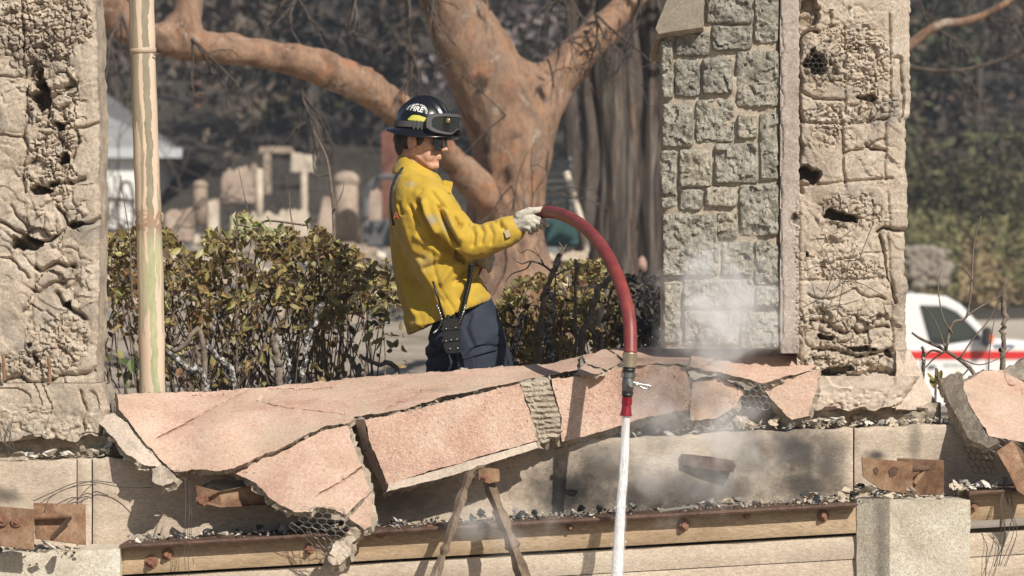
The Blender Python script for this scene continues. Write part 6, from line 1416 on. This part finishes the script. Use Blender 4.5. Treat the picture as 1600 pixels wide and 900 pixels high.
# ash-coated burnt stems standing before the hedges
m, nt, b = newmat('ash_coated_char'); v = pos(nt); a_ = ramp(nt, noise(nt, v, 55, 5, .7, .5), [(.50, 0.), (.58, 1.)])
ax_ = node(nt, 'ShaderNodeSeparateXYZ', {'Vector': node(nt, 'ShaderNodeNewGeometry').outputs['Normal']})
c = mix(nt, a_, ramp(nt, noise(nt, v, 130, 3), [(.3, (.03, .026, .022)), (.7, (.10, .08, .065))]), (.52, .51, .50)); nt.links.new(c, b.inputs['Base Color']); b.inputs['Roughness'].default_value = .95; bump(nt, b, [(noise(nt, v, 90, 4), .8, .006)])
M_ashst = m; M_brst = rough_mat('scorched_stem_bark', [(.075, .06, .048), (.17, .135, .105), (.26, .215, .175)], 30, 140, .004, .95, stain=(40, (.40, .38, .35), .60, .70, .6))
stl = [([(258, 549), (285, 543), (317, 533)], 5.5, 14.75, 1, 'brown burnt stem lying flat just right of the pole'), ([(317, 533), (340, 560), (366, 606)], 6.5, 14.8, 0, 'brown and ashy stem slanting down from the flat one'), ([(264, 550), (292, 575), (322, 605)], 7, 14.75, 0, 'thick ashy stem slanting by the foot of the pole'), ([(309, 540), (312, 575), (318, 610)], 5, 14.9, 1, 'short upright burnt stem between the two slanting ones'),
       ([(503, 476), (492, 505), (480, 535), (475, 570), (472, 606)], 5, 14.8, 0, 'tall white ash covered stem before the browned hedge'), ([(427, 528), (433, 560), (437, 606)], 8, 14.85, 1, 'stout brown burnt stump left of the white ash stem'), ([(440, 534), (450, 565), (455, 606)], 5, 14.9, 0, 'thin ashy stem against the stout brown stump'), ([(545, 555), (556, 575), (562, 600)], 5, 15.0, 1, 'dark crooked stem low before the hedge end'), ([(560, 555), (590, 570), (618, 592)], 4.5, 15.0, 1, 'dark arched stem low beside the man'),
       ([(872, 398), (866, 422), (853, 452), (847, 490), (842, 566)], 5.5, 14.95, 1, 'forked brown stem rising above the second hedge'), ([(860, 452), (865, 480), (853, 527), (862, 570)], 5.5, 14.9, 0, 'white ash covered stem beside the forked brown one'), ([(814, 496), (808, 530), (802, 572)], 5, 14.9, 0, 'short ashy stem right behind the man'), ([(957, 430), (934, 457), (920, 500), (906, 560)], 7, 14.95, 1, 'thick slanting brown stem near the hose'), ([(922, 512), (932, 530), (941, 552)], 4.5, 14.95, 1, 'short stem branching from the thick slanting one'), ([(905, 410), (903, 425), (898, 445)], 3, 15, 1, 'small upright twig stub on the second hedge'),
       ([(1568, 460), (1569, 500), (1567, 540), (1568, 585)], 5.2, 14.6, 1, 'straight charred stake in front of the pickup bonnet'), ([(1441, 540), (1443, 570), (1440, 610)], 3.5, 14.4, 0, 'ashy upright stem beside the pillar before the pickup')]
for pts_, r, Y, kind, lab in stl:
    x, y = pts_[-1]; g = G(x, Y); P3 = catmull([W(a, b_, Y) for a, b_ in pts_]+[Vector((g.x, g.y, g.z-.05))], 7); rs = np.random.RandomState(int(x)); kk = Y/FPX
    mb = MB(); mb.tube([p+Vector(rs.normal(0, .004, 3)) for p in P3], [r*kk*.85*(.85+.25*i/len(P3))*rs.uniform(.85, 1.15) for i in range(len(P3))], 9); o = mb.obj('burnt_stump', M_brst if kind else M_ashst, None, True); tag(o, lab, 'stump')
# bare saplings
def sapling(label, px, Y, paths, rk, seed, leafc=0):
    t = empty('bare_sapling', G(px, Y), label, 'sapling')
    for pts_, r in paths:
        kk = Y/FPX; P3 = catmull([W(a, b_, Y+.02*i) for i, (a, b_) in enumerate(pts_)], 4); mb = MB(); mb.tube(P3, list(np.linspace(r*kk, r*kk*.4, len(P3))), 6); mb.obj('branch', M_twig, t, True)
    return t
sapling('thin leafless sapling crossing in front of the pickup door', 1520, 14.5, [([(1560, 640), (1530, 600), (1515, 575), (1478, 548), (1440, 530), (1425, 520)], 4.5), ([(1478, 548), (1488, 505), (1510, 495), (1518, 440), (1520, 400), (1524, 370), (1533, 338)], 2.6), ([(1520, 440), (1508, 420), (1495, 415)], 1.5), ([(1510, 495), (1530, 480), (1560, 465), (1580, 445)], 1.5), ([(1500, 560), (1520, 530), (1545, 500), (1560, 470), (1582, 430)], 1.6), ([(1478, 548), (1465, 510), (1450, 485), (1440, 478)], 1.4), ([(1488, 520), (1475, 500), (1468, 470), (1466, 440), (1472, 420)], 1.4), ([(1500, 560), (1530, 570), (1560, 560), (1585, 540)], 1.3), ([(1515, 575), (1500, 590), (1480, 600)], 1.3), ([(1545, 620), (1545, 570), (1550, 520), (1556, 490)], 1.4), ([(1478, 548), (1460, 560), (1445, 575)], 2.0), ([(1470, 550), (1455, 548), (1440, 562)], 2.4)], 1, 1)
sapling('curled leafless twigs over the second hedge behind the elbow', 850, 15.0, [([(868, 430), (850, 415), (830, 408), (815, 412), (800, 402)], 2.2), ([(868, 425), (876, 405), (880, 390), (873, 378)], 2.0), ([(876, 400), (885, 382)], 1.4), ([(850, 415), (842, 400), (825, 390), (815, 395), (808, 388)], 1.4), ([(830, 408), (822, 420), (800, 428), (790, 440)], 1.4), ([(868, 430), (890, 420), (905, 425)], 1.6), ([(842, 400), (835, 385)], 1.0), ([(868, 600), (866, 500), (868, 430)], 3)], 1, 2)
sapling('thin dead shoot rising beside the pole before the white house', 185, 14.9, [([(206, 470), (203, 380), (198, 340), (193, 310), (188, 274)], 1.4)], 1, 3)
sapling('thin crooked dead shoots rising from the hedge middle', 500, 16.3, [([(520, 480), (522, 380), (520, 320), (515, 270), (508, 240), (490, 205)], 3.2), ([(515, 270), (500, 275), (485, 270)], 1.6), ([(520, 370), (500, 355), (478, 345)], 2), ([(522, 330), (535, 300), (538, 280)], 1.4), ([(470, 400), (455, 340), (452, 300)], 1.6), ([(400, 380), (385, 320), (372, 260)], 1.4), ([(540, 440), (524, 385), (505, 375)], 2.4)], 1, 4)
# drooping pale leaves on the hedge top and green leaf by the pole
def sprig(label, pts_, Y, col, size, seed):
    t = empty('leafy_sprig', G(pts_[0][0], Y), label, 'sprig'); rs = np.random.RandomState(seed)
    for i, (x, y) in enumerate(pts_):
        tv, tf = TEMPL[i % 10]; R = np.array(Euler((rs.uniform(-.6, .6), rs.uniform(.5, 1.3), rs.uniform(-2, 2))).to_matrix()); V = (tv*size*rs.uniform(.8, 1.2))@R.T+np.array(W(x, y, Y+rs.uniform(-.05, .05))); o = mesh('leaf', V, tf, M_leaf, t); colour_attr(o, np.tile(np.array(col)*rs.uniform(.8, 1.2), (len(V), 1)))
    mb = MB(); mb.tube(catmull([G(pts_[0][0], Y)]+[W(x, y, Y) for x, y in pts_[::2]], 4), .005, 5); mb.obj('twig', M_twig, t)
sprig('pale green drooping leaves topping the browned hedge', [(370, 372), (365, 345), (372, 352), (380, 362), (388, 355), (395, 348), (402, 356), (412, 352), (418, 345), (425, 358), (478, 352), (482, 345)], 15.0, (.26, .30, .14), .055, 2)
sprig('green leaves at the foot of the peeling pole', [(196, 590), (193, 565), (205, 572), (212, 582), (208, 560), (199, 600)], 14.7, (.12, .17, .045), .06, 4)
sprig('dry yellow leaves in the gap beside the pillar foot', [(1462, 592), (1455, 590), (1466, 598), (1470, 588), (1458, 600)], 14.1, (.22, .17, .03), .05, 6)
# ------------------------------------------------------------------ rubble
RK = []
def rock_mesh(seed, mat, flat):
    rs = np.random.RandomState(seed); bm = bmesh.new()
    for p in rs.normal(size=(15, 3)): p = p/np.linalg.norm(p)*rs.uniform(.7, 1.0); bm.verts.new((p[0], p[1]*.8, p[2]*flat))
    r = bmesh.ops.convex_hull(bm, input=bm.verts); bmesh.ops.delete(bm, geom=[v for v in bm.verts if not v.link_faces], context='VERTS')
    me = bpy.data.meshes.new('rubble_chunk'); bm.to_mesh(me); bm.free(); me.materials.append(mat); return me
M_chip = rough_mat('pale_plaster_chip', [(.46, .41, .34), (.60, .56, .49), (.70, .67, .61)], 20, 150, .003, .95)
M_chip2 = rough_mat('tan_mortar_chip', [(.33, .27, .2), (.45, .38, .29), (.52, .44, .35)], 20, 150, .003, .95)
M_coal = rough_mat('charcoal', [(.012, .012, .013), (.03, .03, .032), (.07, .068, .066)], 20, 120, .004, .8)
M_gry = rough_mat('grey_chip', [(.15, .14, .13), (.25, .23, .21), (.33, .31, .28)], 20, 120, .003, .95)
KM = {'white': (M_chip, .20), 'tan': (M_chip2, .32), 'black': (M_coal, .6), 'grey': (M_gry, .5)}
RM = {k: [rock_mesh(i+7*len(k), m_, fl) for i in range(6)] for k, (m_, fl) in KM.items()}
rs = np.random.RandomState(77); GRP = {}
ZN = [  # x0, x1, base row fn, Y0, Y1, colour weights (white, tan, black, grey), big count, label place, fine count
    (40, 190, lambda x: yt(x)-1, 13.56, 13.66, (.5, .3, .0, .2), 16, 'on the wall top under the crumbling pillar', 90),
    (200, 560, lambda x: yb(x)-2, 13.23, 13.52, (.4, .15, .25, .2), 22, 'on the beam ledge under the hanging slab', 200),
    (575, 830, lambda x: yb(x)-2, 13.23, 13.50, (.2, .1, .5, .2), 16, 'on the beam ledge around the leaning bars', 200),
    (800, 970, lambda x: yb(x)-2, 13.23, 13.50, (.15, .15, .45, .25), 14, 'on the beam ledge left of the water jet', 160),
    (985, 1250, lambda x: yb(x)-2, 13.25, 13.5, (.1, .25, .35, .3), 12, 'on the beam ledge in the steam', 170),
    (1240, 1345, lambda x: yb(x)-2, 13.24, 13.5, (.3, .2, .35, .15), 16, 'on the beam ledge left of the concrete post', 120),
    (1335, 1400, lambda x: 777-.30*max(0, 1372-x), 13.22, 13.45, (.4, .25, .3, .05), 18, 'heaped before the post bracket', 90),
    (1400, 1512, lambda x: 780, 13.2, 13.5, (.4, .3, .2, .1), 8, 'on top of the concrete post', 60),
    (1485, 1565, lambda x: 765, 13.25, 13.5, (.6, .3, .0, .1), 12, 'on the short beam under the slumped slab', 60),
    (1080, 1280, lambda x: yt(x)-2, 13.565, 13.66, (.2, .55, .05, .2), 22, 'on the wall top below the steam', 180),
    (1280, 1495, lambda x: yt(x)-1, 13.56, 13.7, (.35, .4, .05, .2), 22, 'on the wall top under the ruined right pillar', 180),
    (830, 1080, lambda x: yt(x)-0, 13.565, 13.60, (.2, .5, .1, .2), 6, 'on the wall top behind the nozzle', 60),
    (-20, 130, lambda x: 862, 13.12, 13.4, (.35, .15, .4, .1), 12, 'inside the rusty bracket on the block', 90)]
names = ['white', 'tan', 'black', 'grey']; fine = {k: MB() for k in names}
for x0, x1, fn, Ya, Yb, wt, nb, place, nf in ZN:
    nf = int(nf*.75)
    for i in range(nb+nf):
        wt_ = np.array(wt) if i < nb else np.array((wt[0]*.5, wt[1]+.45, wt[2]*.55, wt[3]+.35)); c = names[rs.choice(4, p=wt_/wt_.sum())]; me = RM[c][rs.randint(6)]; Y = rs.uniform(Ya, Yb); x = rs.uniform(x0, x1)
        sz = (rs.uniform(6, 16)*(1.15 if c in ('white', 'tan') else .8) if i < nb else rs.uniform(1.6, 5.0))*Y/FPX; p = W(x, fn(x), Y); 
        # rows are given for the ledge front: keep the true height of the ledge as depth grows
        p.z = (500-fn(x))*13.3/FPX if fn(x) > 740 else (500-fn(x))*13.55/FPX
        p.x = (x-800)*Y/FPX; p.z += sz*KM[c][1]*.55+(rs.uniform(0, .02) if i >= nb else rs.uniform(0, .030)); R = Euler((rs.normal(.15, .4), rs.normal(0, .45), rs.uniform(0, 6.28)))
        if i < nb:
            GRP.setdefault((c, place), [])
            o = bpy.data.objects.new('rubble_chunk', me); o.location = p; o.rotation_euler = R; o.scale = (sz, sz, sz); COL.objects.link(o)
            GRP[(c, place)].append((x, o))
        else:
            V = np.array([v.co for v in me.vertices])*sz@np.array(R.to_matrix()).T+np.array(p); fine[c].add(V, [tuple(f.vertices) for f in me.polygons])
ORD = 'leftmost second third fourth fifth sixth seventh eighth ninth tenth eleventh twelfth thirteenth fourteenth fifteenth'.split()
WD = {'white': ('white plaster chip', 'chip'), 'tan': ('tan mortar chunk', 'chunk'), 'black': ('black charcoal lump', 'charcoal'), 'grey': ('grey broken chip', 'chip')}
for (c, place), L in GRP.items():
    L.sort(key=lambda t: t[0])
    for i, (x, o) in enumerate(L):
        lab = WD[c][0]+' '+place if len(L) == 1 else (ORD[i]+' '+WD[c][0]+' '+place if i == 0 else (ORD[min(i, 14)]+' '+WD[c][0]+' from left, '+place))
        tag(o, lab, WD[c][1], WD[c][0]+'s '+place)
for c in names:
    o = fine[c].obj('rubble', KM[c][0], None); tag(o, 'fine %s rubble grit strewn along the wall ledges' % c, 'rubble', kind='stuff')
# ------------------------------------------------------------------ chicken wire
def wire_net(name, fn, nu, nv, label, mat=M_wire, r=.0011, drop=0., seed=0):
    "hexagonal mesh over the patch fn(u, v)"
    rs = np.random.RandomState(seed); mb = MB(); pts = {}; E = set()
    for j in range(nv):
        for i in range(nu):
            ox = .5 if j % 2 else 0; cx, cy = i+ox, j*.866; hexa = []
            for k in range(6):
                a = math.pi/6+k*math.pi/3; hexa.append((round(cx+.577*math.cos(a), 2), round(cy+.577*math.sin(a), 2)))
            for k in range(6):
                if rs.uniform() < drop: continue
                E.add(tuple(sorted((hexa[k], hexa[(k+1) % 6]))))
    for a, b in sorted(E):
        for q_ in (a, b):
            if q_ not in pts: pts[q_] = Vector(fn(q_[0]/nu, q_[1]/(nv*.866)))+Vector(rs.normal(0, .0014, 3))
        mb.tube([pts[a], pts[a].lerp(pts[b], .5)+Vector(rs.normal(0, .0006, 3)), pts[b]], r, 4, cap=False)
    o = mb.obj(name, mat, None); tag(o, label, 'wire'); return o
def bil(c, bulge=0.0):
    A = [W(*p) for p in c]
    def f(u, v):
        p = A[0].lerp(A[1], u).lerp(A[3].lerp(A[2], u), v); return p+Vector((0, -bulge*math.sin(math.pi*u)*math.sin(math.pi*v), 0))
    return f
wire_net('chicken_wire', bil([(478, 796, 13.14), (545, 800, 13.12), (548, 845, 13.1), (470, 835, 13.16)], .03), 5, 5, 'torn chicken wire hanging below the pointed pink slab', seed=1, drop=.05)
wire_net('chicken_wire', bil([(465, 828, 13.16), (545, 838, 13.1), (525, 880, 13.2), (512, 874, 13.2)], .02), 6, 3, 'bunched end of chicken wire around the dangling mortar chunk', seed=2, drop=.1)
wire_net('chicken_wire', bil([(360, 738, 13.38), (560, 770, 13.22), (540, 790, 13.3), (385, 764, 13.42)], .0), 15, 3, 'chicken wire showing in the gap under the hanging slab', seed=3)
wire_net('chicken_wire', bil([(268, 738, 13.38), (380, 742, 13.38), (395, 756, 13.42), (275, 752, 13.4)], 0), 9, 2, 'chicken wire fringe under the edge of the largest slab', seed=4)
wire_net('chicken_wire', bil([(1258, 72, 13.625), (1300, 72, 13.63), (1300, 118, 13.63), (1258, 118, 13.625)], .0), 5, 6, 'chicken wire over the hole high in the stucco', seed=5, mat=M_wired)
wire_net('chicken_wire', bil([(1530, 684, 13.32), (1600, 700, 13.28), (1605, 730, 13.3), (1545, 720, 13.34)], .01), 6, 3, 'chicken wire under the slumped far slab', seed=6)
wire_net('chicken_wire', bil([(1512, 702, 13.52), (1552, 705, 13.5), (1560, 748, 13.48), (1522, 742, 13.5)], .02), 4, 4, 'loose chicken wire against the end wall below the slumped slab', seed=7, mat=M_wired)
wire_net('chicken_wire', bil([(1150, 605, 13.5), (1205, 605, 13.5), (1200, 645, 13.48), (1155, 640, 13.48)], .0), 5, 4, 'chicken wire in the gap between the two steam wreathed fragments', seed=8)
wire_net('chicken_wire', bil([(232, 712, 13.45), (262, 728, 13.42), (262, 742, 13.42), (225, 735, 13.45)], .0), 3, 2, 'chicken wire scrap under the torn mortar sheet', seed=9)
def strand(name, label, lines, r=.0018, mat=M_wired):
    t = empty(name, W(*lines[0][-1]), label, 'wire')
    for l in lines:
        mb = MB(); mb.tube(catmull([W(*p) for p in l], 6), r, 5); mb.obj('strand', mat, t, True)
strand('loose_wire', 'dark wires looping over the concrete to the left bracket', [[(52, 783, 13.5), (85, 768, 13.47), (120, 754, 13.48), (150, 754, 13.5), (190, 761, 13.5), (240, 762, 13.42)], [(60, 788, 13.3), (90, 770, 13.4), (140, 752, 13.5), (180, 755, 13.5)], [(70, 800, 13.2), (78, 778, 13.35), (110, 762, 13.45), (150, 756, 13.5)], [(118, 786, 13.4), (132, 768, 13.45), (145, 756, 13.5)]])
strand('loose_wire', 'bundle of thin wires hanging before the beam end', [[(288+i*2.5+rs.uniform(-2, 2), 742+rs.uniform(0, 30), 13.36), (290+i*2+rs.uniform(-3, 3), 790, 13.2), (287+i*3, 840, 13.18), (290+i*2.2+rs.uniform(-4, 4), 875+rs.uniform(-20, 30), 13.17)] for i in range(5)], .0011)
strand('loose_wire', 'tangle of thin wires hanging down the short beam', [[(1565+rs.uniform(-6, 10), 745, 13.25), (1575+rs.uniform(-12, 12), 790, 13.2), (1578+rs.uniform(-18, 16), 830, 13.2), (1562+rs.uniform(-10, 12), 885, 13.22)] for i in range(8)], .0012)
strand('loose_wire', 'fine roots and wires at the foot of the crumbling pillar', [[(rs.uniform(0, 25), rs.uniform(650, 670), 13.55), (10+rs.uniform(-10, 10), 690, 13.53), (rs.uniform(10, 55), 715, 13.54)] for i in range(8)], .0012)
strand('loose_wire', 'thin dead twigs and wires crossing the ruined stucco face', [[(1277, 376, 13.56), (1290, 395, 13.54), (1303, 425, 13.53), (1318, 440, 13.53)], [(1363, 352, 13.56), (1350, 385, 13.53), (1333, 425, 13.52), (1318, 440, 13.53)], [(1318, 440, 13.53), (1312, 470, 13.53), (1308, 495, 13.54)], [(1318, 440, 13.53), (1345, 443, 13.53), (1380, 462, 13.54)], [(1290, 385, 13.54), (1310, 375, 13.54), (1330, 360, 13.54)], [(1303, 425, 13.54), (1290, 460, 13.55)], [(1318, 440, 13.53), (1340, 437, 13.53), (1370, 432, 13.55)], [(1255, 480, 13.57), (1290, 462, 13.55), (1318, 440, 13.53)]], .0016)
# dark drip stains and shallow pits need no geometry; a strip of rippled foil lies on the ledge
plate('foil_strip', [(1030, 796), (1090, 789), (1092, 792), (1032, 800)], 13.24, .02, M_steel, None)
tag(bpy.data.objects['foil_strip'], 'bright wet metal strip on the ledge right of the water jet', 'strip')
# ------------------------------------------------------------------ steam rising where the water falls
def steam(name, c, r, dens, seed, label, scale=5.0, lo=.42, hi=.75):
    mb = MB(); p = W(*c); k = c[2]/FPX; rr = (r[0]*k, r[1], r[2]*k); mb.ell((0, 0, 0), (1, 1, 1), nu=24, nv=14)
    o = mb.obj(name, None, None, True); o.location = p; o.scale = rr
    m = bpy.data.materials.new(name); m.use_nodes = True; nt = m.node_tree; nt.nodes.clear(); out = nt.nodes.new('ShaderNodeOutputMaterial')
    oc = node(nt, 'ShaderNodeTexCoord').outputs['Object']; ln = node(nt, 'ShaderNodeVectorMath', {0: oc}, operation='LENGTH').outputs['Value']
    P = node(nt, 'ShaderNodeNewGeometry').outputs['Position']
    n1 = noise(nt, node(nt, 'ShaderNodeMapping', {'Vector': P, 'Location': (seed, seed*.7, 0), 'Scale': (1, 1, .75)}).outputs[0], scale, 4, .55, .6)
    big = noise(nt, node(nt, 'ShaderNodeMapping', {'Vector': P, 'Location': (seed*2, 0, seed)}).outputs[0], scale*.75, 5, .6, .8)
    ln = mth(nt, 'ADD', ln, mth(nt, 'MULTIPLY', mth(nt, 'SUBTRACT', big, .42), 1.5))
    fall = node(nt, 'ShaderNodeMapRange', {'Value': ln, 'From Min': 1.0, 'From Max': .15}, interpolation_type='SMOOTHSTEP').outputs[0]
    nn = node(nt, 'ShaderNodeMapRange', {'Value': n1, 'From Min': lo, 'From Max': hi}).outputs[0]
    d = mth(nt, 'MULTIPLY', mth(nt, 'MULTIPLY', mth(nt, 'MULTIPLY', fall, fall), nn), dens)
    v = node(nt, 'ShaderNodeVolumePrincipled', {'Color': (.98, .985, .99), 'Density': d, 'Anisotropy': -.15}); nt.links.new(v.outputs[0], out.inputs['Volume']); o.data.materials.append(m)
    tag(o, label, 'steam', kind='stuff'); return o
steam('steam', (1122, 488, 13.30), (155, .24, 160), 18, 1.3, 'white steam puff rising before the granite blocks', 6.5, .34, .66)
steam('steam', (1085, 690, 13.22), (260, .22, 175), 9, 4.1, 'thin grey steam drifting across the wall right of the water', 7, .36, .68)
steam('steam', (800, 820, 13.05), (160, .2, 110), 7.0, 7.7, 'faint steam around the leaning bars', 6, .42, .72)
# ------------------------------------------------------------------ thin smoke haze over the whole place
mb = MB(); mb.box(-330, 330, -8, 306, -4, 95)
hz = mb.obj('haze', None, None); hm_ = bpy.data.materials.new('haze'); hm_.use_nodes = True; nt = hm_.node_tree; nt.nodes.clear()
out = nt.nodes.new('ShaderNodeOutputMaterial'); vv = node(nt, 'ShaderNodeVolumePrincipled', {'Color': (.74, .84, 1.0), 'Density': .0006}); nt.links.new(vv.outputs[0], out.inputs['Volume'])
hz.data.materials.append(hm_); tag(hz, 'thin smoke haze hanging over the burnt hillside', 'haze', kind='stuff')
